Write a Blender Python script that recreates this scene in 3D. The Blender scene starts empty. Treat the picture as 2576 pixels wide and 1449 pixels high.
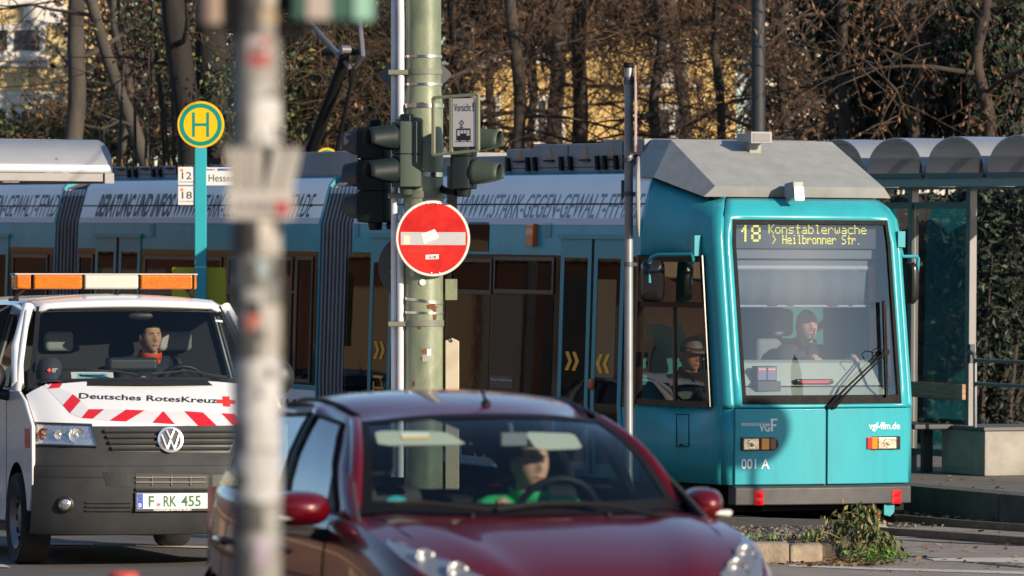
import bpy, bmesh, math, random
from mathutils import Vector, Matrix, noise as mnoise
R = math.radians
V = Vector
sc = bpy.context.scene
col = sc.collection
random.seed(7)

# ------------------------------------------------------------------ camera, sky, sun, exposure
F, U0, VH, CZ = 15000.0, 1287.5, 800.0, 1.8      # focal length in units of a 2575 wide frame, centre, horizon, eye height
cam = bpy.data.cameras.new('camera'); camo = bpy.data.objects.new('camera', cam); col.objects.link(camo)
camo.location = (0, 0, CZ); camo.rotation_euler = (R(90), 0, 0)
cam.sensor_width = 36; cam.lens = 36 * F / 2575; cam.shift_y = (VH - 724.5) / 2575
cam.clip_start = 0.5; cam.clip_end = 3000
cam.dof.use_dof = True; cam.dof.focus_distance = 48.0; cam.dof.aperture_fstop = 5.2; cam.dof.aperture_blades = 0
sc.camera = camo
SUN_AZ, SUN_EL = 133.0, 17.0                      # clockwise from +Y
world = bpy.data.worlds.new('World'); sc.world = world; world.use_nodes = True
wn = world.node_tree
sky = wn.nodes.new('ShaderNodeTexSky'); sky.sky_type = 'NISHITA'; sky.sun_disc = False
sky.sun_elevation = R(SUN_EL); sky.sun_rotation = R(SUN_AZ); sky.dust_density = 0.25; sky.air_density = 1.0; sky.ozone_density = 2.5
wn.links.new(sky.outputs[0], wn.nodes['Background'].inputs[0]); wn.nodes['Background'].inputs[1].default_value = 0.125
sl = bpy.data.lights.new('sun', 'SUN'); sl.energy = 5.0; sl.angle = R(0.5); sl.color = (1.0, 0.84, 0.64)
so = bpy.data.objects.new('sun', sl); col.objects.link(so)
sd = V((math.sin(R(SUN_AZ)) * math.cos(R(SUN_EL)), math.cos(R(SUN_AZ)) * math.cos(R(SUN_EL)), math.sin(R(SUN_EL))))
so.rotation_euler = sd.to_track_quat('Z', 'Y').to_euler()
vs = sc.view_settings; vs.view_transform = 'Standard'; vs.look = 'None'; vs.exposure = 0.5; vs.gamma = 1.0
sc.cycles.max_bounces = 8; sc.cycles.transparent_max_bounces = 16; sc.cycles.glossy_bounces = 4; sc.cycles.diffuse_bounces = 3
sc.cycles.use_denoising = True; sc.cycles.sample_clamp_indirect = 6.0

def at(u, v, Y):
    return V(((u - U0) * Y / F, Y, CZ + (VH - v) * Y / F))

# ------------------------------------------------------------------ materials
MATS = {}
def mat(name, c, rough=0.5, metal=0.0, coat=0.0, var=0.0, scale=6.0, bump=0.0, bscale=60.0, c2=None, spec=0.5, trans=0.0, thr=None, stretch=None, emit=None, estr=0.0, flake=0.0):
    if name in MATS: return MATS[name]
    m = bpy.data.materials.new(name); m.use_nodes = True; nt = m.node_tree; b = nt.nodes['Principled BSDF']
    b.inputs['Base Color'].default_value = (*c, 1); b.inputs['Roughness'].default_value = rough; b.inputs['Metallic'].default_value = metal
    b.inputs['Coat Weight'].default_value = coat; b.inputs['Coat Roughness'].default_value = 0.03; b.inputs['Specular IOR Level'].default_value = spec
    if trans: b.inputs['Transmission Weight'].default_value = trans
    if emit: b.inputs['Emission Color'].default_value = (*emit, 1); b.inputs['Emission Strength'].default_value = estr
    if var or c2 or bump:
        tc = nt.nodes.new('ShaderNodeTexCoord'); mp = nt.nodes.new('ShaderNodeMapping'); nt.links.new(tc.outputs['Object'], mp.inputs[0])
        if stretch: mp.inputs['Scale'].default_value = stretch
    if var or c2:
        n = nt.nodes.new('ShaderNodeTexNoise'); n.inputs['Scale'].default_value = scale; n.inputs['Detail'].default_value = 6; n.inputs['Roughness'].default_value = .65
        nt.links.new(mp.outputs[0], n.inputs['Vector'])
        rp = nt.nodes.new('ShaderNodeValToRGB'); lo, hi = thr or (0.32, 0.68)
        rp.color_ramp.elements[0].position = lo; rp.color_ramp.elements[1].position = hi
        d = c2 or tuple(x * (1 - var) for x in c)
        rp.color_ramp.elements[0].color = (*d, 1); rp.color_ramp.elements[1].color = (*c, 1)
        nt.links.new(n.outputs[0], rp.inputs[0]); nt.links.new(rp.outputs[0], b.inputs['Base Color'])
        mr = nt.nodes.new('ShaderNodeMapRange'); mr.inputs['To Min'].default_value = min(1, rough * 1.25); mr.inputs['To Max'].default_value = rough * .85
        nt.links.new(n.outputs[0], mr.inputs[0]); nt.links.new(mr.outputs[0], b.inputs['Roughness'])
    if bump:
        n2 = nt.nodes.new('ShaderNodeTexNoise'); n2.inputs['Scale'].default_value = bscale; n2.inputs['Detail'].default_value = 4
        nt.links.new(mp.outputs[0], n2.inputs['Vector'])
        bp = nt.nodes.new('ShaderNodeBump'); bp.inputs['Strength'].default_value = bump; bp.inputs['Distance'].default_value = .01
        nt.links.new(n2.outputs[0], bp.inputs['Height']); nt.links.new(bp.outputs[0], b.inputs['Normal'])
    MATS[name] = m; return m

def glass(name, tint=(.8, .85, .85), f0=0.06, rough=0.0, wav=0.0, wscale=2.0):
    """thin pane: tinted see-through mixed with a mirror by the angle of view, the same from both faces"""
    if name in MATS: return MATS[name]
    m = bpy.data.materials.new(name); m.use_nodes = True; nt = m.node_tree; nt.nodes.remove(nt.nodes['Principled BSDF'])
    out = nt.nodes['Material Output']
    lw = nt.nodes.new('ShaderNodeLayerWeight'); lw.inputs[0].default_value = .5
    p = nt.nodes.new('ShaderNodeMath'); p.operation = 'POWER'; p.inputs[1].default_value = 5; nt.links.new(lw.outputs['Facing'], p.inputs[0])
    ma = nt.nodes.new('ShaderNodeMath'); ma.operation = 'MULTIPLY_ADD'; ma.inputs[1].default_value = 1 - f0; ma.inputs[2].default_value = f0; nt.links.new(p.outputs[0], ma.inputs[0])
    t = nt.nodes.new('ShaderNodeBsdfTransparent'); t.inputs[0].default_value = (*tint, 1)
    g = nt.nodes.new('ShaderNodeBsdfGlossy'); g.inputs['Roughness'].default_value = rough
    if wav:
        tc = nt.nodes.new('ShaderNodeTexCoord'); n = nt.nodes.new('ShaderNodeTexNoise'); n.inputs['Scale'].default_value = wscale; n.inputs['Detail'].default_value = 1
        nt.links.new(tc.outputs['Object'], n.inputs['Vector'])
        bp = nt.nodes.new('ShaderNodeBump'); bp.inputs['Strength'].default_value = wav; bp.inputs['Distance'].default_value = .02
        nt.links.new(n.outputs[0], bp.inputs['Height']); nt.links.new(bp.outputs[0], g.inputs['Normal'])
    mx = nt.nodes.new('ShaderNodeMixShader'); nt.links.new(ma.outputs[0], mx.inputs[0]); nt.links.new(t.outputs[0], mx.inputs[1]); nt.links.new(g.outputs[0], mx.inputs[2])
    nt.links.new(mx.outputs[0], out.inputs['Surface'])
    MATS[name] = m; return m

# ------------------------------------------------------------------ mesh building
class MB:
    def __init__(s): s.v = []; s.f = []; s.mi = []; s.m = 0
    def add(s, vs, fs, m=None):
        o = len(s.v); s.v += [tuple(p) for p in vs]; s.f += [tuple(i + o for i in f) for f in fs]
        s.mi += [s.m if m is None else m] * len(fs); return s
    def box(s, x0, x1, y0, y1, z0, z1, m=None, M=None):
        p = [V((x, y, z)) for x in (x0, x1) for y in (y0, y1) for z in (z0, z1)]
        if M is not None: p = [M @ q for q in p]
        return s.add(p, [(0, 1, 3, 2), (4, 6, 7, 5), (0, 4, 5, 1), (2, 3, 7, 6), (0, 2, 6, 4), (1, 5, 7, 3)], m)
    def bar(s, a, b, w, h, up=(0, 0, 1), m=None):
        a, b = V(a), V(b); d = (b - a).normalized(); u = V(up); sx = d.cross(u)
        if sx.length < 1e-4: sx = d.cross(V((1, 0, 0)))
        sx.normalize(); uu = sx.cross(d)
        c = [sx * (w / 2 * i) + uu * (h / 2 * j) for i, j in ((-1, -1), (1, -1), (1, 1), (-1, 1))]
        return s.add([a + q for q in c] + [b + q for q in c], [(0, 3, 2, 1), (4, 5, 6, 7), (0, 1, 5, 4), (1, 2, 6, 5), (2, 3, 7, 6), (3, 0, 4, 7)], m)
    def tube(s, pts, r, n=8, m=None, caps=True):
        pts = [V(p) for p in pts]; rs = r if isinstance(r, (list, tuple)) else [r] * len(pts)
        rings = []; prev = None
        for i, p in enumerate(pts):
            d = (pts[min(i + 1, len(pts) - 1)] - pts[max(i - 1, 0)]).normalized()
            if prev is None:
                a = d.cross(V((0, 0, 1)));
                if a.length < .05: a = d.cross(V((1, 0, 0)))
            else: a = prev - d * prev.dot(d)
            a.normalize(); prev = a; b = d.cross(a)
            rings.append([p + (a * math.cos(2 * math.pi * k / n) + b * math.sin(2 * math.pi * k / n)) * rs[i] for k in range(n)])
        return s.loft(rings, True, caps, m)
    def loft(s, rings, closed=True, caps=False, m=None):
        n = len(rings[0]); vs = [p for r in rings for p in r]; fs = []
        for i in range(len(rings) - 1):
            for k in range(n if closed else n - 1):
                a, b = i * n + k, i * n + (k + 1) % n
                fs.append((a, b, b + n, a + n))
        if caps: fs += [tuple(range(n - 1, -1, -1)), tuple(range(len(vs) - n, len(vs)))]
        return s.add(vs, fs, m)
    def lathe(s, prof, o, ax=(0, 0, 1), n=24, m=None, caps=True):
        ax = V(ax).normalized(); a = ax.orthogonal().normalized(); b = ax.cross(a); o = V(o)
        return s.loft([[o + ax * z + (a * math.cos(2 * math.pi * k / n) + b * math.sin(2 * math.pi * k / n)) * r for k in range(n)] for r, z in prof], True, caps, m)
    def prism(s, poly, off, m=None):
        poly = [V(p) for p in poly]; off = V(off); n = len(poly)
        return s.add(poly + [p + off for p in poly], [tuple(range(n)), tuple(range(2 * n - 1, n - 1, -1))] + [(i, i + n, (i + 1) % n + n, (i + 1) % n) for i in range(n)], m)
    def poly(s, pts, m=None): return s.add(pts, [tuple(range(len(pts)))], m)
    def text(s, txt, o, X, Y, h, m=None, sx=1.0, shear=0.0, width=None, ext=0.0, bold=0.0, align='LEFT'):
        """lettering lying on the plane o + X,Y (unit vectors), cap height h; width fits the whole line"""
        vs, fs = text_mesh(txt, bold)
        if not vs: return s
        X, Y, o = V(X).normalized(), V(Y).normalized(), V(o)
        x0 = min(p[0] for p in vs); x1 = max(p[0] for p in vs); k = h / 0.70
        kx = (width / (x1 - x0)) if width else k * sx
        sh = {'LEFT': 0, 'CENTER': -(x1 - x0) * kx / 2, 'RIGHT': -(x1 - x0) * kx}[align]
        return s.add([o + X * ((p[0] - x0) * kx + sh + shear * p[1] * k) + Y * (p[1] * k) for p in vs], fs, m)
    def build(s, name, mats, parent=None, smooth=40, bevel=0.0, seg=2, recalc=True, subd=0, solid=0.0):
        me = bpy.data.meshes.new(name); me.from_pydata(s.v, [], s.f)
        for mm in (mats if isinstance(mats, (list, tuple)) else [mats]): me.materials.append(mm)
        me.polygons.foreach_set('material_index', s.mi)
        if recalc:
            bm = bmesh.new(); bm.from_mesh(me); bmesh.ops.recalc_face_normals(bm, faces=bm.faces[:]); bm.to_mesh(me); bm.free()
        if smooth:
            me.polygons.foreach_set('use_smooth', [True] * len(me.polygons))
            if not bevel and not subd: me.set_sharp_from_angle(angle=R(smooth))
        me.update()
        o = bpy.data.objects.new(name, me); col.objects.link(o)
        if parent: o.parent = parent
        if solid: md = o.modifiers.new('solid', 'SOLIDIFY'); md.thickness = solid; md.offset = -1
        if subd: md = o.modifiers.new('subd', 'SUBSURF'); md.levels = subd; md.render_levels = subd
        if bevel: md = o.modifiers.new('bevel', 'BEVEL'); md.width = bevel; md.segments = seg; md.limit_method = 'ANGLE'; md.angle_limit = R(35); md.harden_normals = True
        return o

_tc = {}
def text_mesh(txt, bold=0.0):
    if (txt, bold) in _tc: return _tc[(txt, bold)]
    cu = bpy.data.curves.new('lettering', 'FONT'); cu.body = txt; cu.resolution_u = 3; cu.offset = bold
    ob = bpy.data.objects.new('lettering', cu); col.objects.link(ob)
    dg = bpy.context.evaluated_depsgraph_get(); me = bpy.data.meshes.new_from_object(ob.evaluated_get(dg))
    r = ([tuple(v.co) for v in me.vertices], [tuple(p.vertices) for p in me.polygons])
    bpy.data.objects.remove(ob); bpy.data.curves.remove(cu); bpy.data.meshes.remove(me)
    _tc[(txt, bold)] = r; return r

def empty(name, loc=(0, 0, 0), rot=(0, 0, 0), label=None, cat=None, group=None, kind=None):
    o = bpy.data.objects.new(name, None); col.objects.link(o); o.location = loc; o.rotation_euler = rot; o.empty_display_size = .2
    return tag(o, label, cat, group, kind)
def tag(o, label=None, cat=None, group=None, kind=None):
    if label: o['label'] = label
    if cat: o['category'] = cat
    if group: o['group'] = group
    if kind: o['kind'] = kind
    return o
def matrix(o):
    return Matrix.LocRotScale(o.location, o.rotation_euler, o.scale)
def hit(M, u, v, p, n):
    """where the sight line of photo point (u, v) meets the plane (p, n) of a thing's own space"""
    I = M.inverted(); o = I @ V((0, 0, CZ)); d = (I @ at(u, v, 1.0)) - o; n = V(n)
    t = (V(p) - o).dot(n) / d.dot(n); return o + d * t
def copy_tree(o, parent=None):
    c = o.copy(); col.objects.link(c); c.parent = parent
    for ch in [x for x in bpy.data.objects if x.parent is o]: copy_tree(ch, c)
    return c
def circle(c, r, X, Y, n=32, a0=0, a1=360):
    full = abs(a1 - a0) >= 360; k = n if full else n + 1
    return [V(c) + V(X) * (r * math.cos(R(a0 + (a1 - a0) * i / n))) + V(Y) * (r * math.sin(R(a0 + (a1 - a0) * i / n))) for i in range(k)]
def lerp(a, b, t): return a + (b - a) * t
def spline(pts, n):
    """Catmull-Rom through pts, n points"""
    pts = [V(p) for p in pts]; P = [pts[0] * 2 - pts[1]] + pts + [pts[-1] * 2 - pts[-2]]; out = []; k = len(pts) - 1
    for i in range(n):
        t = i / (n - 1) * k; j = min(int(t), k - 1); t -= j; a, b, c, d = P[j:j + 4]
        out.append(.5 * (2 * b + (c - a) * t + (2 * a - 5 * b + 4 * c - d) * t * t + (3 * b - a - 3 * c + d) * t ** 3))
    return out
# ------------------------------------------------------------------ tram
TEAL = mat('teal paint', (.030, .32, .385), .3, spec=.3, coat=.06, c2=(.022, .235, .285), scale=2.2, thr=(.25, .55), stretch=(1, 1, .25), bump=.02, bscale=2.5)
TEALD = mat('teal paint trim', (.028, .29, .35), .35, spec=.35)
WHT = mat('white foil', (.88, .88, .90), .4, var=.05, scale=1.2)
WHT2 = mat('pale lilac foil edge', (.50, .47, .52), .45)
LETB = mat('black letters', (.012, .012, .014), .5)
LETG = mat('blue grey letters', (.15, .25, .32), .5)
DGLASS = mat('dark tram window', (.005, .0045, .005), .02, spec=.06, bump=.06, bscale=1.4)
BROWN = mat('brown window belt', (.022, .016, .014), .22, var=.2, scale=3, spec=.3)
BLK = mat('black rubber', (.006, .006, .0065), .65, var=.3, scale=8, spec=.2)
BLKG = mat('black gloss plastic', (.012, .012, .014), .25)
ROOF = mat('grey roof paint', (.30, .31, .305), .55, scale=5, c2=(.24, .245, .235), bump=.05, bscale=6)
ROOFB = mat('grey roof box', (.27, .27, .285), .6, var=.25, scale=3, stretch=(1, 1, .4))
BUMP = mat('dark grey bumper', (.046, .046, .05), .5, var=.25, scale=7)
DARK = mat('dark cab lining', (.022, .026, .034), .8)
DASH = mat('pale dashboard', (.40, .43, .35), .6, var=.06, scale=3)
BLIND = mat('roller blind', (.13, .14, .155), .9, var=.06, scale=10)
REDL = mat('red reflector', (.62, .012, .012), .15, coat=1, emit=(.6, .01, .01), estr=.12)
AMBL = mat('amber lens', (.75, .22, .004), .15, coat=1)
DREDL = mat('dark red lens', (.07, .004, .004), .12, coat=1)
WLET = mat('white lettering', (.82, .82, .82), .5)
YEL = mat('orange mark', (.85, .40, .02), .5)
CHR = mat('bright metal', (.75, .75, .75), .18, metal=1)
LAMPG = mat('lamp reflector glass', (.44, .39, .33), .25, metal=.8, bump=.35, bscale=16)
SILV = mat('bellows grey', (.085, .085, .095), .55, var=.3, scale=9, stretch=(1, 1, .1))
CABGL = glass('windscreen glass', (.68, .74, .79), .13, wav=.02, wscale=1.5)
CABSG = glass('cab side glass', (.50, .40, .34), .16, wav=.05, wscale=2.2)

T = empty('tram', (2.7335, 51.99, 0), (0, -.016, R(114)), 'turquoise articulated tram with a white lettered roof band and grey roof', 'tram')
TM = matrix(T)
BZ = [(.2, 1.14), (1.0, 1.175), (2.6, 1.135), (2.99, 1.03), (3.06, .97)]
def bz(z):
    for (a, p), (b, q) in zip(BZ, BZ[1:]):
        if z <= b: return p + (q - p) * (z - a) / (b - a)
    return BZ[-1][1]
def side(u, v):
    z = 1.5; b = 1.15
    for _ in range(5):
        p = hit(TM, u, v, (0, b, 0), (0, 1, 0)); b = bz(p.z)
    return p.x, p.z
def S(u, v=800): return side(u, v)[0]
def Zs(u, v): return side(u, v)[1]
def rake(z): return 0 if z < 1.02 else (.27 * (z - 1.02) / 1.64 if z < 2.66 else .27 + .18 * ((z - 2.66) / .18) ** 1.5)
def sf(b, z): return rake(z) + .085 * (b / .85) ** 2
def wf(z): return .85 if z < 2.5 else (.85 - .02 * (z - 2.5) / .16 if z < 2.66 else .83 - .10 * ((z - 2.66) / .18) ** 1.6)
def front(u, v, off=0.0):
    s = 0
    for _ in range(6):
        p = hit(TM, u, v, (s, 0, 0), (1, 0, 0)); s = sf(p.y, p.z) - off
    return p
def spanel(mb, s0, s1, z0, z1, off=0.004, th=.02, m=None, sg=1, n=1):
    zs = [z0] + [z for z, _ in BZ if z0 < z < z1] + [z1]
    prof = [(bz(z) + off, z) for z in zs] + [(bz(z) + off - th, z) for z in reversed(zs)]
    mb.loft([[V((s0 + (s1 - s0) * i / n, sg * b, z)) for b, z in prof] for i in range(n + 1)], True, True, m)
def spx(mb, u0, u1, v0, v1, off=0.004, th=.02, m=None):
    um = (u0 + u1) / 2; spanel(mb, S(u1), S(u0), Zs(um, v1), Zs(um, v0), off, th, m)

# -- the three shells
def shell(name, s0, s1, taper_in=0.0):
    b = MB(); prof = [(bz(z), z) for z in (.33, 1.0, 2.6, 2.99, 3.06)] + [(.80, 3.10), (-.80, 3.10)] + [(-bz(z), z) for z in (3.06, 2.99, 2.6, 1.0, .33)]
    b.loft([[V((s, p, z)) for p, z in prof] for s in (s0, s1)], True, True)
    return b.build(name, TEAL, T, 30)
SJ = [S(880), S(800), S(190), S(133)]
S0 = 1.405
shell('body_shell', S0 + .45, SJ[0]); shell('body_shell', SJ[1], SJ[2]); shell('body_shell', SJ[3], SJ[3] + 8.2)
b = MB()
for sg in (1, -1):
    spanel(b, S0, S0 + .46, .33, 3.06, 0, .04, sg=sg)
b.box(S0, S0 + .46, -.98, .98, 3.05, 3.10); b.box(S0, S0 + .46, -1.1, 1.1, .33, .40)
b.build('body_shell', TEAL, T, 30)

# -- cab: tapered sides with window openings, rounded corner posts
WZ0, WZ1 = 1.02, 2.335
def cab_side(sg):
    b = MB(); zr = [.35, .7, WZ0, WZ0 + .03, 1.5, 1.9, WZ1, 2.5, 2.66, 2.76, 2.85]
    cols = []
    def corner(z, k):   # k 0..5 round the post
        c = wf(z); s = sf(.85, z); e = [(0, 0), (.012, .034), (.036, .058), (.095, .082)][k]
        return V((s + e[0], sg * (c + e[1]), z))
    def tap(z, t):
        a = corner(z, 3); top = z > 2.7
        zz = z + (t * (3.02 - 2.85) if z >= 2.84 else (t * .10 if z > 2.7 else 0))
        return V((lerp(a.x, S0, t), sg * lerp(abs(a.y), bz(zz), t), zz))
    ts = [0, .115, .55, .985, 1.0]
    rows = [[corner(z, k) for k in range(3)] + [tap(z, t) for t in ts] for z in zr]
    n = len(rows[0]); vs = [p for r in rows for p in r]; fs = []
    for i in range(len(rows) - 1):
        for k in range(n - 1):
            if zr[i] >= WZ0 - .001 and zr[i + 1] <= WZ1 + .001 and k in (4, 5): continue
            if zr[i + 1] <= 1.03 and k < 3: continue      # the flat lower panels have their own edge
            fs.append((i * n + k, i * n + k + 1, (i + 1) * n + k + 1, (i + 1) * n + k))
    b.add(vs, fs); b.build('cab_side', TEAL, T, 30, solid=.03)
    b = MB(); lo = [tap(z, 0) for z in (.35, .7, WZ0)]; ed = [V((sf(.85, z) + .012, sg * .852, z)) for z in (.35, .7, WZ0)]
    b.loft([lo, ed], False); b.build('corner_skirt', TEALD, T, 30, solid=.02)
    # frame and panes
    P = lambda t, z, o=0.0: tap(z, t) + V((-.2 * o, sg * o, 0))
    fr = MB(); t0, t1 = .115, .985; zm = 1.905
    for (a, c, w, h) in ((P(t0, WZ0), P(t0, WZ1), .05, .05), (P(t1, WZ0), P(t1, WZ1), .05, .07), (P(t0, WZ0 + .02), P(t1, WZ0 + .02), .05, .06), (P(t0, WZ1 - .03), P(t1, WZ1 - .03), .05, .07), (P(t0, zm), P(t1, zm), .05, .055), (P(.53, WZ0), P(.53, zm), .035, .03)):
        fr.bar(a, c, w, h, up=(0, 1, 0))
    w = fr.build('cab_window', BROWN, T, 30)
    for (a, c, z0, z1) in ((t0, t1, zm, WZ1 - .03), (t0, .53, WZ0 + .04, zm), (.53, t1, WZ0 + .04, zm)):
        g = MB(); g.poly([P(a, z0), P(c, z0), P(c, z1), P(a, z1)]); g.build('pane', CABSG, w, 0)
    for q in (.17, .93): k = MB(); k.bar(P(q, 1.35, .035), P(q, 1.48, .035), .02, .03); k.build('latch', BLK, w, 0)
    return tap
TAP = cab_side(1); cab_side(-1)
# -- front mask round the windscreen
cb = [-1, -.912] + [-.912 + 1.824 * i / 8 for i in range(1, 8)] + [.912, 1]
zr = [1.02, 1.05, 1.3, 1.6, 1.9, 2.2, 2.45, 2.655, 2.70, 2.76, 2.81, 2.84]
vs = []; fs = []; n = len(cb)
for z in zr:
    for c in cb:
        bb = c * wf(z); vs.append((sf(bb, z), bb, z))
for i in range(len(zr) - 1):
    for k in range(n - 1):
        if 1.04 < zr[i] + .01 and zr[i + 1] < 2.66 and 0 < k < n - 2: continue
        fs.append((i * n + k, i * n + k + 1, (i + 1) * n + k + 1, (i + 1) * n + k))
b = MB(); b.add(vs, fs); b.build('front_mask', TEAL, T, 45, solid=.025)
WB = .912 * .85
def WS(cc, z, off=0.0): bb = cc * .912 * wf(z); return V((sf(bb, z) + off, bb, z))
b = MB(); zz = [1.05 + (2.655 - 1.05) * i / 8 for i in range(9)]
b.loft([[WS(-1 + 2 * i / 10, z, .012) for i in range(11)] for z in zz], False); scr = b.build('windscreen', CABGL, T, 60)
b = MB()   # black gasket, wide at the foot
for cc in (-1, 1): b.loft([[WS(cc, z, -.004), WS(cc * .958, z, -.004), WS(cc * .958, z, .02), WS(cc, z, .02)] for z in zz], True, True)
b.loft([[WS(-1 + .2 * i, z, o) for z, o in ((1.052, -.005), (1.128, -.005), (1.128, .02), (1.052, .02))] for i in range(11)], True, True)
b.loft([[WS(-1 + .2 * i, z, o) for z, o in ((2.615, -.005), (2.654, -.005), (2.654, .02), (2.615, .02))] for i in range(11)], True, True)
b.build('windscreen_gasket', BLK, scr, 40)
# -- lower front panels, bumper
for a, c in ((-.848, -.008), (.008, .848)):
    b = MB(); ks = [a + (c - a) * i / 6 for i in range(7)]
    b.loft([[V((sf(k, 1) - .012, k, .352)), V((sf(k, 1) - .012, k, 1.012)), V((sf(k, 1) + .03, k, 1.012)), V((sf(k, 1) + .03, k, .352))] for k in ks], True, True)
    b.build('front_panel', TEAL, T, 45, bevel=.008)
b = MB(); b.bar(front(2073, 1024), front(2073, 1221), .02, .02, m=0); b.build('panel_seam', mat('dark teal seam', (.006, .07, .08), .6), T, 0)
b = MB(); ks = [-.86 + 1.72 * i / 12 for i in range(13)]
b.loft([[V((sf(k, .3) - .05, k, .175)), V((sf(k, .3) - .05, k, .325)), V((sf(k, .3) - .02, k, .345)), V((sf(k, .3) + .10, k, .345)), V((sf(k, .3) + .10, k, .175))] for k in ks], True, True)
bp_ = b.build('bumper', BUMP, T, 35, bevel=.012)
for u0, u1, v0, v1 in ((1897, 1920, 1234, 1271), (2243, 2266, 1232, 1267)):
    p0 = front(u0, v1, .055); p1 = front(u1, v0, .055); r = MB(); c = (p0 + p1) / 2 - V((.018, 0, 0))
    q = [V((p0.x, p0.y, p0.z)), V((p1.x, p1.y, p0.z)), V((p1.x, p1.y, p1.z)), V((p0.x, p0.y, p1.z))]
    hm = [(q[0] + q[3]) / 2, (q[1] + q[2]) / 2]
    for quad in ((q[0], q[1], hm[1], hm[0]), (hm[0], hm[1], q[2], q[3])):
        cc = sum(quad, V()) / 4 - V((.014, 0, 0))
        for i in range(4): r.poly([quad[i], quad[(i + 1) % 4], cc])
    r.build('reflector', REDL, bp_, 0)
b = MB(); b.box(.35, 9, -.95, .95, .10, .36); b.box(.14, .6, -.8, .55, .12, .2); b.build('underframe', BLK, T, 0)
b = MB(); b.prism([(.05, -.60, .17), (.05, -.70, .17), (.05, -.70, .10), (.05, -.66, .06), (.05, -.60, .075)], (.03, 0, 0)); b.build('coupler_cover', TEALD, T, 0)
for sx in (2.0, 3.8, 10.8, 12.4):
    w = MB()
    for sy in (-.72, .72): w.lathe([(.0, -.06), (.30, -.06), (.30, .06), (0, .06)], (sx, sy, .31), (0, 1, 0), 28)
    w.lathe([(.05, -.7), (.05, .7)], (sx, 0, .31), (0, 1, 0), 8)
    w.build('wheelset', BLK, T, 40)
# -- head lamps
for sgn, (u0, u1, us, vt, vb) in ((1, (1863, 1958, ((1866, 1909, 'lamp'), (1913, 1935, 'amber'), (1935, 1952, 'dred')), 1100, 1134)), (-1, (2180, 2264, ((2208, 2251, 'lamp'), (2192, 2206, 'amber'), (2181, 2192, 'red')), 1097, 1132))):
    pc = [front(u0, vb, .018), front(u1, vt, .018)]; y0, y1 = pc[0].y, pc[1].y; z0, z1 = pc[0].z, pc[1].z; r = (z1 - z0) / 2; zc = (z0 + z1) / 2
    h = MB(); ring = []
    if sgn > 0: ring = [(y0, z0), (y0, z1)] + [(y1 + r - r * math.sin(R(a)), zc + r * math.cos(R(a))) for a in range(0, 181, 20)]
    else: ring = [(y1, z1), (y1, z0)] + [(y0 - r + r * math.sin(R(a)), zc - r * math.cos(R(a))) for a in range(0, 181, 20)]
    h.prism([(sf(y, 1) - .019, y, z) for y, z in ring], (.03, 0, 0)); ho = h.build('headlight', BLKG, T, 30)
    for a, c, k in us:
        q0, q1 = front(a, vb - 2.5, .024), front(c, vt + 2.5, .024); l = MB(); m = .5 * (q0.x + q1.x)
        l.box(min(q0.x, q1.x) - .006, m + .02, q1.y, q0.y, q0.z, q1.z); l.build('lens' if k != 'lamp' else 'reflector', {'lamp': LAMPG, 'amber': AMBL, 'dred': DREDL, 'red': REDL}[k], ho, 30, bevel=.006)
        if k == 'lamp':
            cq = (q0 + q1) / 2; l = MB(); xf = min(q0.x, q1.x) - .0075; l.lathe([(.040, 0), (.036, .004), (.022, .002), (.014, .008), (.008, .014), (0, .015)], V((xf, cq.y, cq.z)), (-1, 0, 0), 20); l.build('bulb', mat('bulb warm', (.75, .62, .45), .12, metal=.6), ho, 50)
# -- lettering on the front
def ftext(txt, u0, u1, v0, v1, m, bold=0.0, mo=.016, **k):
    p, q = front(u0, v1, mo), front(u1, v1, mo); t = MB(); t.text(txt, p, q - p, (0, 0, 1), (v1 - v0) / 288.5, width=(q - p).length, bold=bold, **k); return t
t = ftext('001 A', 1864, 1935, 1154, 1179, WLET, .012); t.build('fleet_number', WLET, T, 0)
t = ftext('vgf-ffm.de', 2185, 2263, 1062, 1079, WLET, .008); t.build('web_address', WLET, T, 0)
t = ftext('VG', 1909, 1936, 1067, 1085, WLET, .03)
for (a, c, d, e) in ((1938, 1955, 1053, 1057.5), (1938, 1944, 1053, 1085), (1938, 1952, 1067, 1072), (1864, 1937, 1064, 1065.2), (1864, 1937, 1067, 1068.2), (1864, 1908, 1070, 1071.2)):
    p, q = front(a, e, .017), front(c, d, .017); t.poly([p, V((q.x, q.y, p.z)), q, V((p.x, p.y, q.z))])
t.build('operator_mark', WLET, T, 0)
# -- wipers
wp = MB(); f = lambda u, v, o: front(u, v, o)
for du, dv in ((0, 0), (13, 4)):
    wp.tube([f(2082 + du, 1024, .03), f(2128 + du, 975, .06), f(2226 + du * .3, 884 + dv, .05)], [.016, .009, .007], 6)
    wp.tube([f(2082 + du, 1026, .03), f(2110 + du, 994, .055)], [.022, .013], 6)
wp.bar(f(2222, 757, .035), f(2229, 998, .03), .022, .03, up=(1, 0, 0)); wp.tube([f(2226, 775, .045), f(2230, 890, .05), f(2229, 985, .04)], .008, 6)
wp.lathe([(.03, 0), (.03, .03)], f(2230, 886, .06), (1, 0, 0), 10)
wp.tube([f(2195, 905, .05), f(2192, 884, .07), f(2203, 876, .07), f(2220, 882, .06)], .005, 5)
wp.build('wiper', BLK, T, 40)
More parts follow.
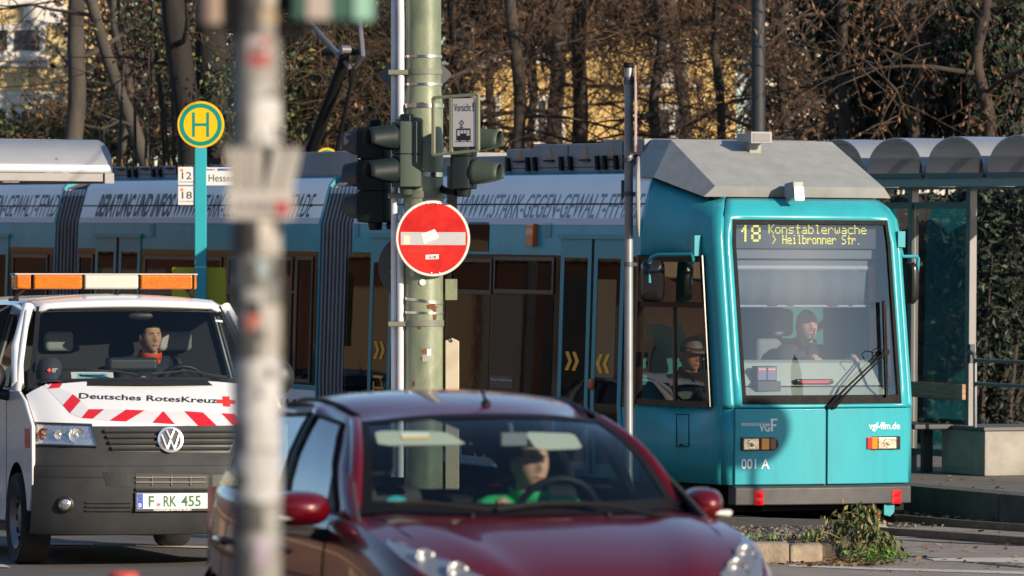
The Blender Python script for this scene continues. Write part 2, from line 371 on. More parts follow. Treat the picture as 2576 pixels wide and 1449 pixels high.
# -- roof fairing
b = MB(); Lc = lambda s, y, z: V((s, y, z))
ys = [-1, -.66, -.33, 0, .33, .66, 1]
lowr = [Lc(.50 + .08 * y * y, y * .88, 2.852) for y in ys]; lip = [Lc(.46 + .08 * y * y, y * .83, 2.945) for y in ys]; top = [Lc(1.5, y * .80, 3.36) for y in ys]
for sg in (1, -1):
    A = Lc(1.36, sg * 1.035, 3.02); Cq = lip[-1 if sg > 0 else 0]; nn = (top[-1 if sg > 0 else 0] - A).cross(Cq - A); D = lowr[-1 if sg > 0 else 0]; D = V((D.x, A.y - (nn.x * (D.x - A.x) + nn.z * (D.z - A.z)) / nn.y, D.z)); lowr[-1 if sg > 0 else 0] = D; C = lip[-1 if sg > 0 else 0]; Bq = top[-1 if sg > 0 else 0]
    b.poly([D, C, Bq, A]); b.poly([A, Bq, Lc(1.9, sg * .80, 3.37), Lc(1.9, sg * 1.035, 3.04)])
b.loft([lowr, lip, top, [Lc(1.9, y * .80, 3.37) for y in ys]], False)
b.build('roof_fairing', ROOF, T, 12)
b = MB(); b.loft([[Lc(.47 + .08 * y * y, y * .85, 2.838) for y in ys], [Lc(.53 + .08 * y * y, y * .85, 2.853) for y in ys], [Lc(.8, y * .85, 2.853) for y in ys]], False)
for sg in (1, -1): b.bar((.6, sg * .875, 2.845), (1.36, sg * 1.035, 3.012), .03, .02)
b.build('roof_gap_seal', BLK, T, 20)
def roof(u, v):   # on the sloping face
    n = (top[3] - lip[3]).cross(V((0, 1, 0))); return hit(TM, u, v, lip[3], n)
b = MB(); p = roof(1993, 481); q = V((-.35, 0, .93)); b.lathe([(.0, 0), (.0, .0)], p, q, 4, caps=False)
mk = MB(); e1 = V((0, 1, 0)); e2 = V((.12, 0, 1)).normalized(); e3 = e1.cross(e2)
def slab(mb, c, hw, hh, t, X=e1, Y=e2, m=None):
    N = V(X).cross(V(Y)).normalized(); mb.prism([c + X * (i * hw) + Y * (j * hh) for i, j in ((-1, -1), (1, -1), (1, 1), (-1, 1))], N * t, m)
slab(mk, p + V((.06, 0, .0)), .052, .066, -.18); hl = mk.build('roof_headlamp', ROOF, T, 30, bevel=.012)
mk = MB(); slab(mk, p + V((-.122, 0, -.022)), .049, .062, -.012); mk.build('lens', mat('roof lamp lens', (.80, .74, .70), .12, coat=1, bump=.3, bscale=40), hl, 30, bevel=.012)
b = MB(); p = hit(TM, 1905, 372, (1.30, 0, 0), (1, 0, 0)); b.box(1.22, 1.34, p.y + .0, p.y + .12, 3.24, 3.36); b.box(1.10, 1.34, p.y - .02, p.y + .19, 3.345, 3.42)
b.box(1.05, 1.10, p.y - .02, p.y + .19, 3.33, 3.435); b.build('roof_camera', ROOF, T, 30, bevel=.008)
b = MB(); b.box(1.045, 1.052, p.y + .005, p.y + .17, 3.345, 3.42); b.build('camera_window', mat('camera window', (.18, .18, .19), .2), T, 0)
# -- roof boxes of the front and middle car
def roofbox(s0, s1, b0, z1, cells, name='roof_box', dets=True):
    o = MB(); o.box(s0, s1, -b0, b0, 3.08, z1); ro = o.build(name, ROOFB, T, 30, bevel=.012)
    if dets:
        d = MB()
        for i in range(cells):
            a = lerp(s0, s1, i / cells); c = lerp(s0, s1, (i + 1) / cells); mid = (a + c) / 2
            d.box(a - .006, a + .006, b0, b0 + .003, 3.1, z1 - .02)
            h = MB(); h.box(mid - .10, mid + .10, b0, b0 + .03, 3.185, 3.2); h.build('handle', BLK, ro, 0)
            for e in (c - .1, a + .1):
                h = MB(); h.bar((e, b0 + .02, 3.10), (e, b0 + .03, 3.23), .05, .03); h.build('latch', BLK, ro, 0)
            tr = MB(); tr.prism([(mid - .055, b0 + .002, 3.215), (mid + .055, b0 + .002, 3.215), (mid, b0 + .002, 3.305)], (0, .003, 0)); tr.build('warning_triangle', mat('worn orange', (.45, .22, .05), .6), ro, 0)
        d.box(s0, s1, b0, b0 + .004, 3.125, 3.131); d.build('panel_seam', BLK, ro, 0)
roofbox(1.92, S(1440), .87, 3.375, 2); roofbox(S(1440), S(1300) + .35, .85, 3.345, 2); roofbox(S(1300) + .36, S(1190), .83, 3.31, 1); roofbox(S(1180), S(900), .80, 3.25, 3, dets=False)
roofbox(SJ[1] - .3, SJ[1] + 2.3, .86, 3.33, 1, dets=False); roofbox(SJ[1] + 2.35, SJ[2] - .2, .84, 3.22, 6)
roofbox(SJ[3] + .3, SJ[3] + 7, .84, 3.2, 6, dets=False)
for a in ((S(560), S(360), -.5, .5, 3.22, 3.30), (S(1260), S(1200), -.6, .6, 3.30, 3.36)): b = MB(); b.box(*a); b.build('roof_equipment', BLK, T, 0)
# -- white band with its lettering, dark belt, doors, windows
def band(s0, s1):
    w = MB(); spanel(w, s0, s1, 2.605, 3.058, .004, .01); wo = w.build('roof_band', WHT, T, 20)
    w = MB(); spanel(w, s0, s1, 2.60, 2.66, .0055, .005); w.build('band_edge', WHT2, wo, 0)
    w = MB(); spanel(w, s0, s1, 2.783, 2.795, .009, .01); w.build('rain_gutter', BLK, wo, 0)
    return wo
def btext(wo, txt, uR, uL, v0, v1, m, bold, shear=.28):
    """one line on the slanting band between photo columns uL and uR"""
    z0, z1 = Zs((uL + uR) / 2, v1), Zs((uL + uR) / 2, v0)
    for zz0, zz1 in ((z0, z1),):
        o = V((S(uL), bz(zz0) + .007, zz0)); Y = V((0, bz(zz1) - bz(zz0), zz1 - zz0)); t = MB()
        t.text(txt, o, (-1, 0, 0), Y, Y.length, width=S(uL) - S(uR), shear=shear, bold=bold); t.build('lettering', m, wo, 0)
w1 = band(S0 + .03, SJ[0] - .02)
btext(w1, 'WWW.STARK-GEGEN-GEWALT-FFM.DE', 1592, 1135, 487, 548, LETG, .0)
btext(w1, 'BERATUNG UND INFOS', 1122, 905, 488, 549, LETG, .03)
w2 = band(SJ[1] + .05, SJ[2] - .03)
btext(w2, 'BERATUNG UND INFOS', 415, 228, 489, 543, LETB, .03); btext(w2, 'WWW.STARK-GEGEN-GEWALT-FFM.DE', 766, 420, 488, 546, LETB, 0)
w3 = band(SJ[3] + .05, SJ[3] + 8.1)
btext(w3, 'WWW.STARK-GEGEN-GEWALT-FFM.DE', 136, -180, 490, 545, LETB, 0)
def belt(s0, s1):
    w = MB(); spanel(w, s0, s1, .985, 2.322, .003, .01); return w.build('window_belt', mat('dark window belt', (.007, .006, .006), .10, spec=.10, bump=.05, bscale=1.5), T, 20)
belt(S0 + .02, SJ[0] - .03); belt(SJ[1] + .04, SJ[2] - .03); belt(SJ[3] + .04, SJ[3] + 8.1)
for s0, s1 in ((S(1400), SJ[0] - .02), (SJ[1] + .04, SJ[2] - .03), (SJ[3] + .04, SJ[3] + 8.1)):
    w = MB(); spanel(w, s0, s1, .345, .93, .003, .01); sk = w.build('skirt_foil', WHT, T, 20)
    for k in range(int((s1 - s0) / 3.6) + 1):
        t = MB(); t.text('GEGEN GEWALT', V((min(s1 - .1, s0 + 3.4 + k * 3.6), bz(.45) + .006, .45)), (-1, 0, 0), (0, .045, 1), .36, width=min(3.2, s1 - s0 - .3), bold=.05, shear=.2); t.build('lettering', LETB, sk, 0)
        if s0 + 3.4 + k * 3.6 > s1: break
def window(u0, u1, v0, v1, name='window', kids=()):
    w = MB(); um = (u0 + u1) / 2; s0, s1 = S(u1), S(u0); z0, z1 = Zs(um, v1), Zs(um, v0); t = .035
    for a, c, d, e in ((s0, s1, z0, z0 + t), (s0, s1, z1 - t, z1), (s0, s0 + t, z0 + t, z1 - t), (s1 - t, s1, z0 + t, z1 - t)): spanel(w, a, c, d, e, .016, .02)
    wo = w.build(name, mat('window frame', (.05, .042, .038), .4), T, 0)
    g = MB(); spanel(g, s0 + t, s1 - t, z0 + t, z1 - t, .006, .01); g.build('pane', DGLASS, wo, 0); return wo
def pane(u0, u1, v0, v1): g = MB(); spx(g, u0, u1, v0, v1, .006, .01); g.build('pane', DGLASS, T, 0)
window(1241, 1392, 646, 738); window(1132, 1236, 650, 738)
for a in ((362, 556, 645, 730), (364, 556, 734, 958), (572, 735, 645, 730), (572, 735, 734, 960), (745, 786, 645, 962), (196, 232, 640, 950), (-170, -64, 640, 940), (30, 118, 640, 945)): window(*a)
for a in ((1237, 1392, 740, 1085), (1128, 1233, 740, 1085), (990, 1120, 645, 985), (868, 930, 640, 985), (1172, 1224, 559, 632)): pane(*a)
# front car doors
def door(uL, uR, vt, leaves, chev):
    h = MB(); um = (uL + uR) / 2; spanel(h, S(uR) - .02, S(uL) + .02, Zs(um, vt) - .04, Zs(um, vt), .03, .05); ho = h.build('door_header', TEALD, T, 0)
    for (a, c, gv) in leaves:
        d = MB(); um = (a + c) / 2; zt = Zs(um, vt + 9); s0, s1 = S(c), S(a); fw = .075 if s1 - s0 > .4 else .06
        for (x0, x1, z0, z1) in ((s0, s0 + fw, .36, zt), (s1 - fw, s1, .36, zt), (s0 + fw, s1 - fw, Zs(um, gv), zt), (s0 + fw, s1 - fw, .36, .46)): spanel(d, x0, x1, z0, z1, .012, .02)
        do = d.build('door_leaf', TEALD, T, 30); g = MB(); spanel(g, s0 + fw, s1 - fw, .46, Zs(um, gv), .007, .01); g.build('pane', DGLASS, do, 0)
    sl_ = MB(); 
    for (a, c, gv), (a2, c2, g2) in zip(leaves, leaves[1:]): spanel(sl_, S(a2), S(c), .36, Zs(a2, vt + 9), .008, .015)
    sl_.build('door_seal', BLK, T, 0)
    for (u0, u1, v0, v1, dr) in chev:
        m = MB(); s0, s1 = S(u1), S(u0); z0, z1 = Zs(u0, v1), Zs(u0, v0); W = (s1 - s0)
        for k in (0, 1):
            x = s1 - k * W * .5
            pts = [(x, z1), (x - W * .25, z1), (x - W * .5, (z0 + z1) / 2), (x - W * .25, z0), (x, z0), (x - W * .25, (z0 + z1) / 2)]
            if dr < 0: pts = [(s0 + s1 - a, zz) for a, zz in pts]
            m.prism([(a, bz(zz) + .010, zz) for a, zz in pts], (0, .003, 0))
        m.build('door_arrow', YEL, T, 0)
door(1406, 1570, 590, ((1409, 1486, 648), (1493, 1569, 650)), ((1427, 1462, 884, 931, 1), (1505, 1540, 890, 938, -1)))
door(928, 1060, 588, ((931, 987, 660), (994, 1058, 662)), ((945, 973, 858, 902, 1),))
door(236, 352, 588, ((238, 290, 632), (297, 350, 633)), ())
door(-60, 20, 588, ((-58, -22, 640), (-18, 18, 640)), ())
m = MB(); spx(m, 945, 969, 945, 951, .012, .003)   # pram symbol
p0 = side(950, 985); 
for a in range(0, 90, 15):
    r_ = .10; c_ = (S(958), Zs(958, 975)); q0 = (c_[0] - r_ * math.cos(R(a)), c_[1] + r_ * math.sin(R(a))); q1 = (c_[0] - r_ * math.cos(R(a + 15)), c_[1] + r_ * math.sin(R(a + 15)))
    m.bar((q0[0], bz(q0[1]) + .01, q0[1]), (q1[0], bz(q1[1]) + .01, q1[1]), .012, .006)
spx(m, 945, 972, 974, 978, .012, .003); spx(m, 945, 948, 960, 985, .012, .003)
m.build('pram_symbol', YEL, T, 0)
m = MB(); spx(m, 1500, 1550, 703, 950, .0085, .002); m.build('door_poster', mat('olive film', (.022, .022, .004), .2), T, 0)
m = MB(); m.lathe([(.0, 0), (.05, 0), (.05, .02), (.03, .03), (0, .03)], V((S(1497), bz(1.2) + .012, Zs(1497, 967))), (0, 1, 0), 20); m.build('door_button', mat('orange ring', (.55, .12, .03), .4), T, 0)
m = MB(); spx(m, 1239, 1296, 946, 976, .0085, .002); n_ = m.build('notice', mat('dark notice', (.05, .05, .055), .4), T, 0)
for i, tx in enumerate(('Einstieg nur mit gültigem Fahrausweis', 'Fahrschein-Automat an der Haltestelle')):
    t = MB(); t.text(tx, V((S(1241), bz(1.2) + .010, Zs(1268, 958 + 12 * i))), (-1, 0, 0), (0, 0, 1), .022, width=S(1241) - S(1294)); t.build('lettering', WLET, n_, 0)
m = MB(); spx(m, 1328, 1346, 563, 618, .05, .05); m.build('side_indicator', mat('orange lens', (.55, .09, .004), .2, coat=1), T, 30, bevel=.01)
for a, c in ((1363, 1381), (884, 897), (369, 383)):
    m = MB()
    for i in range(8): spx(m, a, c, 561 + i * 4.6, 563.4 + i * 4.6, .012, .01)
    m.build('vent', mat('vent light teal', (.10, .42, .50), .4), T, 0)
m = MB()
pv = lambda u, v: TAP(Zs(u, v), max(0, min(1, .53)))
# maintenance flap in the cab side
hp = lambda u, v: hit(TM, u, v, TAP(.7, .5), (TAP(.7, 1) - TAP(.7, 0)).cross(V((0, 0, 1))))
q = [hp(1702, 1123), hp(1733, 1123), hp(1733, 1042), hp(1702, 1042)]; N = V((-.2, .98, 0)) * .004
for i in range(4): m.bar(q[i] + N, q[(i + 1) % 4] + N, .006, .006)
m.box(hp(1718, 1120).x - .02, hp(1718, 1120).x + .02, q[0].y, q[0].y + .012, q[0].z + .01, q[0].z + .025)
m.build('flap', BLK, T, 0)
# bellows
def bellows(s0, s1, n):
    for k, (sa, sb) in enumerate(((s0 + .02, s1 - .02),)):
        m = MB(); cnt = n * 2
        rings = []
        for i in range(cnt + 1):
            s = lerp(sa, sb, i / cnt); d = .075 if i % 2 == 0 else 0.0
            pr = [(bz(z) - d - .01, z) for z in (.30, 1.0, 2.45, 2.60, 2.99)] + [(.85, 3.05 - d), (-.85, 3.05 - d)] + [(-bz(z) + d + .01, z) for z in (2.99, 2.60, 2.45, 1.0, .30)]
            rings.append([V((s, p, z)) for p, z in pr])
        m.loft(rings, True, True); bo = m.build('bellows', SILV, T, 25)
        m = MB()
        for i in range(1, cnt, 2):
            s = lerp(sa, sb, i / cnt); m.tube([(s, bz(z) - .01, z) for z in (.32, 1.0, 2.45, 2.6, 2.9)], .017, 6)
        m.build('fold_hoop', mat('hoop grey', (.26, .245, .25), .5, var=.2, scale=5), bo, 60)
        m = MB()
        for i in range(1, cnt, 2):
            s = lerp(sa, sb, i / cnt); m.tube([(s, bz(z) - .008, z) for z in (2.9, 2.97)], .018, 6)
        m.build('hoop_cap', mat('pale hoop cap', (.6, .6, .62), .5), bo, 60)
bellows(SJ[0], SJ[1], 8); bellows(SJ[2], SJ[3], 6)
# -- mirrors
m = MB(); mo = lambda u, v: hit(TM, u, v, (.45, 1.20, 0), (0, 1, 0))
a = hit(TM, 1757, 618, TAP(2.4, .2), (TAP(2.4, 1) - TAP(2.4, 0)).cross(V((0, 0, 1))))
m.box(a.x - .04, a.x + .04, a.y, a.y + .06, a.z - .09, a.z + .09)
arm = [a + V((0, .04, -.06)), a + V((0, .05, -.13)), hit(TM, 1740, 640, (a.x, 1.1, 0), (0, 1, 0)), hit(TM, 1655, 641, (0, 1.25, 0), (0, 1, 0)), hit(TM, 1637, 648, (0, 1.28, 0), (0, 1, 0)), hit(TM, 1632, 662, (0, 1.28, 0), (0, 1, 0)), hit(TM, 1634, 712, (0, 1.28, 0), (0, 1, 0))]
m.tube(arm, .016, 8); mr = m.build('mirror_arm', TEALD, T, 40, bevel=.005)
def mirror_head(c, X, hw, hh, dp, par):
    m = MB(); X = V(X).normalized(); Z = V((0, 0, 1)); N = X.cross(Z).normalized(); pr = []
    for a in range(0, 360, 15):
        ca, sa = math.cos(R(a)), math.sin(R(a)); pr.append((abs(ca) ** .4 * math.copysign(1, ca), abs(sa) ** .35 * math.copysign(1, sa)))
    rings = [[c + X * (x * hw * k) + Z * (y * hh * k) + N * o for x, y in pr] for k, o in ((.96, 0), (1, .02), (1, dp * .5), (.8, dp), (.4, dp * 1.05))]
    m.loft(rings, True, True); return m.build('mirror_housing', BLKG, par, 50)
c1 = hit(TM, 1645, 707, (0, 1.22, 0), (0, 1, 0)); mirror_head(c1 + V((.03, 0, 0)), (.55, 1, 0), .105, .185, -.09, mr)
m = MB(); pR = hit(TM, 2264, 612, (.35, -.86, 0), (0, 1, 0)); yR = -.86
m.box(.30, .42, -.92, -.85, 2.42, 2.56); p1 = hit(TM, 2270, 645, (.35, -.9, 0), (1, 0, 0)); p2 = hit(TM, 2306, 645, (.35, 0, 0), (1, 0, 0)); p3 = hit(TM, 2309, 650, (.35, 0, 0), (1, 0, 0)); p4 = hit(TM, 2304, 722, (.35, 0, 0), (1, 0, 0))
m.tube([(.35, -.89, 2.44), V((.35, p1.y, p1.z)), p2, p3, p4], .016, 8); mr2 = m.build('mirror_arm', TEALD, T, 40)
c2 = hit(TM, 2284, 712, (.40, 0, 0), (1, 0, 0)); mirror_head(c2, (.95, -.12, 0), .10, .185, .07, mr2)
# -- cab inside: dashboard, display, blind, linings, seat
b = MB(); ds = [-.80 + 1.6 * i / 8 for i in range(9)]
b.loft([[V((sf(y, 1) + s_, y, z)) for s_, z in ((.05, 1.03), (.07, 1.10), (.22, 1.195), (.225, 1.21), (.36, 1.40), (.42, 1.425), (.75, 1.42), (.75, 1.0))] for y in ds], True, True); b.build('dashboard', DASH, T, 25)
b = MB(); b.loft([[V((sf(y, 1) + .205, y, 1.196)), V((sf(y, 1) + .215, y, 1.205))] for y in ds], False); b.build('dashboard_seam', BLK, T, 0)
b = MB(); b.box(S0 + .50, S0 + .54, -1.08, 1.08, .4, 3.0); b.box(.62, S0 + .4, -.80, .80, 2.72, 2.78); b.box(.15, S0 + .4, -.82, .82, .36, .45); b.build('cab_lining', DARK, T, 0)
p0, p1 = hit(TM, 1838, 624, (.42, 0, 0), (1, 0, 0)), hit(TM, 2214, 556, (.42, 0, 0), (1, 0, 0))
b = MB(); b.box(.42, .52, p1.y, p0.y, p0.z, p1.z + .02); dp_ = b.build('destination_display', mat('display face', (.010, .012, .017), .5), T, 0)
b = MB(); b.box(.46, .55, -.74, .74, 2.31, 2.40); b.box(.5, .62, -.74, .74, 2.24, 2.30); b.build('cab_header', mat('cab header grey', (.16, .16, .17), .7), T, 0, bevel=.01)
FONT = dict(K='1110011 0110011 0110110 0111100 0110110 0110011 1110011'.split())
G = {'K': ('10001', '10010', '10100', '11000', '10100', '10010', '10001'), 'o': ('00000', '00000', '01110', '10001', '10001', '10001', '01110'), 'n': ('00000', '00000', '11110', '10001', '10001', '10001', '10001'),
     's': ('00000', '00000', '01111', '10000', '01110', '00001', '11110'), 't': ('00100', '00100', '01111', '00100', '00100', '00100', '00110'), 'a': ('00000', '00000', '01110', '00001', '01111', '10001', '01111'),
     'b': ('10000', '10000', '11110', '10001', '10001', '10001', '11110'), 'l': ('01100', '00100', '00100', '00100', '00100', '00100', '00110'), 'e': ('00000', '00000', '01110', '10001', '11111', '10000', '01111'),
     'r': ('00000', '00000', '10110', '11001', '10000', '10000', '10000'), 'w': ('00000', '00000', '10001', '10001', '10101', '10101', '01010'), 'c': ('00000', '00000', '01111', '10000', '10000', '10000', '01111'),
     'h': ('10000', '10000', '11110', '10001', '10001', '10001', '10001'), '>': ('10000', '01000', '00100', '00010', '00100', '01000', '10000'), 'H': ('10001', '10001', '10001', '11111', '10001', '10001', '10001'),
     'i': ('00100', '00000', '01100', '00100', '00100', '00100', '01110'), 'S': ('01111', '10000', '10000', '01110', '00001', '00001', '11110'), '.': ('00000',) * 6 + ('00100',), ' ': ('00000',) * 7,
     '1': ('00100', '01100', '10100', '00100', '00100', '00100', '00100'), '8': ('01110', '10001', '10001', '01110', '10001', '10001', '01110')}
LED = mat('amber diode', (.4, .35, .02), .5, emit=(1.0, .86, .10), estr=1.0)
d = MB()
def led(txt, u0, u1, v0, v1, w=5, r=.0038):
    a, c = hit(TM, u0, v1, (.418, 0, 0), (1, 0, 0)), hit(TM, u1, v0, (.418, 0, 0), (1, 0, 0)); n = len(txt) * 6 - 1
    for i, ch in enumerate(txt):
        for y, row in enumerate(G[ch]):
            for x, bit in enumerate(row):
                if bit == '1':
                    yy = lerp(a.y, c.y, (i * 6 + x + .5) / n); zz = lerp(c.z, a.z, (y + .5) / 7)
                    d.box(.412, .419, yy - r, yy + r, zz - r, zz + r)
led('Konstablerwache', 1932, 2178, 566, 588); led('> Heilbronner Str.', 1942, 2164, 592, 614)
led('1', 1864, 1884, 566, 608, r=.0085); led('8', 1889, 1912, 566, 608, r=.0085)
d.build('diode_text', LED, dp_, 0)
b = MB(); p0, p1 = hit(TM, 1848, 770, (.5, 0, 0), (1, 0, 0)), hit(TM, 2180, 680, (.5, 0, 0), (1, 0, 0))
N_ = 24; b.loft([[V((.5 + .012 * math.sin(i * 1.7) + .01 * math.sin(i * .6), lerp(p0.y, p1.y, i / N_) + (0 if z > p0.z + .03 else 0), z)) for i in range(N_ + 1)] for z in (p0.z, lerp(p0.z, p1.z, .5), p1.z)], False)
bl = b.build('roller_blind', BLIND, T, 60, solid=.004); b = MB(); b.tube([(.5, p0.y, p0.z), (.5, p1.y - .03, p0.z)], .012, 8); b.tube([(.52, p0.y, p1.z + .02), (.52, p1.y - .05, p1.z + .02)], .03, 10); b.build('blind_bar', mat('blind bar', (.32, .33, .35), .5), bl, 40)
# fare/route box and red strip lamp on the dashboard
p = hit(TM, 1918, 955, (.30, 0, 0), (1, 0, 0)); b = MB(); b.box(.17, .32, p.y - .115, p.y + .115, p.z - .10, p.z - .01); b.box(.22, .32, p.y - .10, p.y + .10, p.z - .01, p.z + .12); sb_ = b.build('route_box', BUMP, T, 30, bevel=.008)
b = MB()
for k in (-1, 1): b.box(.214, .221, p.y + k * .048 - .04, p.y + k * .048 + .04, p.z + .0, p.z + .11)
b.build('screen', mat('route screen', (.16, .13, .22), .3, emit=(.30, .25, .42), estr=.15), sb_, 0)
b = MB(); 
for k in (-1, 1):
    for i in range(5): b.box(.211, .215, p.y + k * .048 - .03 + i * .014, p.y + k * .048 - .022 + i * .014, p.z + .088, p.z + .098)
b.build('screen_digits', mat('red digits', (.5, .1, .02), .5, emit=(1, .25, .05), estr=1.5), sb_, 0)
p0, p1 = hit(TM, 1998, 960, (.22, 0, 0), (1, 0, 0)), hit(TM, 2094, 958, (.22, 0, 0), (1, 0, 0))
b = MB(); b.box(.19, .25, p1.y, p0.y, p0.z - .022, p0.z + .022); so_ = b.build('strip_lamp', BLKG, T, 30, bevel=.015)
b = MB(); b.box(.186, .192, p1.y + .05, p0.y - .05, p0.z - .011, p0.z + .011); b.build('lens', mat('red strip lens', (.6, .01, .015), .3, emit=(.8, .02, .03), estr=.25), so_, 0)
b = MB()
p = hit(TM, 1970, 812, (1.16, 0, 0), (1, 0, 0)); b.box(1.14, 1.24, p.y - .105, p.y + .105, p.z - .12, p.z + .125); b.box(1.18, 1.30, p.y - .30, p.y + .25, .95, p.z - .14); b.box(.75, 1.25, p.y - .3, p.y + .25, .85, .97)
b.build('driver_seat', mat('seat fabric', (.22, .23, .24), .9), T, 50, bevel=.06, seg=4)
# -- pantograph on the middle car
def pt(u, v, y): return hit(TM, u, v, (0, y, 0), (0, 1, 0))
pm = MB(); GR = mat('grey aluminium', (.10, .10, .115), .45)
yb = .1; base = pt(778, 392, yb); kn = pt(862, 165, yb); crs = pt(868, 130, yb)
pm.tube([base + V((0, 0, -.25)), base, kn, crs], [.07, .07, .06, .05], 12, 0); pm.box(base.x - .9, base.x + .9, -.55, .55, 3.2, 3.26, 0)
pm.tube([pt(847, 380, yb - .1), pt(884, 208, yb - .1), pt(886, 168, yb - .1)], [.025, .022, .05], 8, 0)
c0 = pt(868, 132, 0); L_, R_ = V((c0.x, .34, c0.z)), V((c0.x, -.34, c0.z))
pL, pR = pt(814, 132, 0), pt(925, 131, 0)
pm.tube([pL, pR], .035, 10, 0); pm.lathe([(.05, -.05), (.05, .05)], pt(868, 126, yb), (0, 1, 0), 14, 1)
nd = pt(886, 172, yb)
for ua, ub, ut, vt in ((846, 880, 792, 72), (912, 893, 905, 64)):
    a, c, t_ = pt(ub, 170, yb), pt(ua, 132 if ua < 880 else 140, yb), pt(ut, vt, yb); pm.tube([a, c, t_, t_ + (t_ - c) * 1.0], [.022, .03, .03, .025], 8, 1)
hd = pt(850, 0, 0); pm.bar((hd.x - .2, -.85, 5.42), (hd.x - .2, .85, 5.42), .06, .03, m=0); pm.bar((hd.x + .2, -.85, 5.42), (hd.x + .2, .85, 5.42), .06, .03, m=0)
pm.build('pantograph', [BLK, GR], T, 40)
# ------------------------------------------------------------------ ground, track, platforms
ASPH = mat('asphalt', (.115, .104, .096), .85, var=.35, scale=1.2, bump=.45, bscale=70)
ASPL = mat('worn asphalt', (.31, .25, .20), .85, c2=(.19, .155, .13), scale=2.6, bump=.5, bscale=80)
LINE = mat('road paint', (.52, .47, .40), .7, c2=(.22, .2, .18), scale=9, thr=(.25, .45))
STONE = mat('kerb stone', (.34, .265, .19), .9, c2=(.17, .135, .10), scale=5, bump=.8, bscale=38)
DIRT = mat('dirt with leaves', (.10, .075, .05), .95, c2=(.035, .028, .02), scale=7, bump=.8, bscale=25)
BALL = mat('track ballast', (.075, .062, .05), .95, c2=(.02, .017, .014), scale=14, bump=1.0, bscale=30)
RAIL = mat('rail steel', (.19, .15, .12), .4, metal=.7, var=.4, scale=6)
PLAT = mat('platform paving', (.16, .135, .12), .85, var=.35, scale=3.5, bump=.3, bscale=40)
PLATE = mat('platform edge stone', (.085, .078, .068), .85, var=.4, scale=3, bump=.4, bscale=25)
def L(s, b, z=0.0): return TM @ V((s, b, z))
def gz(p, z): return V((p.x, p.y, z))
def gp(u, v, z=0.004): return at(u, v, (CZ - z) * F / (v - VH))
g = MB(); g.poly([(-900, -300, 0), (900, -300, 0), (900, 1500, 0), (-900, 1500, 0)]); tag(g.build('road', ASPH, None, 0), kind='structure')
g = MB(); g.poly([gz(L(-1.0, 1.6), .002), gz(L(-1.0, -1.4), .002), L(1.6, -1.4, -.0), L(60, -1.4, .03), L(60, 1.6, .03), L(1.6, 1.6, -.0)]); tag(g.build('track_bed', BALL, None, 0), kind='structure')
g = MB(); g.poly([gz(L(-14, 6.5), .004), gz(L(-14, -6), .004), gz(L(-1.45, -6), .004), gz(L(-1.45, -1.42), .004), gz(L(-.75, -1.38), .004), gz(L(-.95, 1.2), .004), gz(L(-3.2, 6.5), .004)]); tag(g.build('crossing', ASPL, None, 0), kind='structure')
for sg, nm in ((-.72, 'rail'), (.72, 'rail')):
    r = MB(); pts = [gz(L(-12, sg), .0), gz(L(-1.2, sg), .0), L(0.6, sg, .01), L(40, sg, .06)]
    for a, c in zip(pts, pts[1:]):
        r.bar(a + V((0, 0, .035)), c + V((0, 0, .035)), .07, .06); r.bar(a + V((0, 0, -.02)), c + V((0, 0, -.02)), .14, .03)
    tag(r.build(nm, RAIL, None, 0), kind='structure')
def platform(name, b0, b1, s0, s1, z=.275, walls=True):
    p = MB(); p.prism([L(s0, b0 + (.32 if b1 > b0 else -.32), z), L(s1, b0 + (.32 if b1 > b0 else -.32), z), L(s1, b1, z), L(s0, b1, z)], (0, 0, -.9)); o = p.build(name, PLAT, None, 0); tag(o, kind='structure')
    n = int((s1 - s0) / 1.0); bb = b0 + (.32 if b1 > b0 else -.32)
    e = MB()
    for i in range(n):
        a = s0 + i; q = [L(a + .006, b0, z + .004), L(a + .994, b0, z + .004), L(a + .994, bb, z + .004), L(a + .006, bb, z + .004)]
        e.prism(q, (0, 0, -.6))
    k = e.build('platform_edge', PLATE, None, 0, bevel=.006); tag(k, kind='structure')
platform('platform', -1.38, -6.5, -2.6, 40)
platform('platform', 1.55, 5.2, 5.6, 40)
# red cycle path, far road and verge behind the stop
g = MB(); g.poly([(-60, 66.5, .30), (60, 66.5, .30), (60, 69, .30), (-60, 69, .30)]); tag(g.build('cycle_path', mat('red paving', (.13, .035, .04), .8, var=.3), None, 0), kind='structure')
g = MB(); g.poly([(-80, 69, .32), (80, 69, .32), (80, 120, .5), (-80, 120, .5)]); tag(g.build('park_lawn', mat('leaf litter', (.085, .065, .035), .95, c2=(.04, .045, .018), scale=1.5, bump=.6, bscale=12), None, 0), kind='structure')
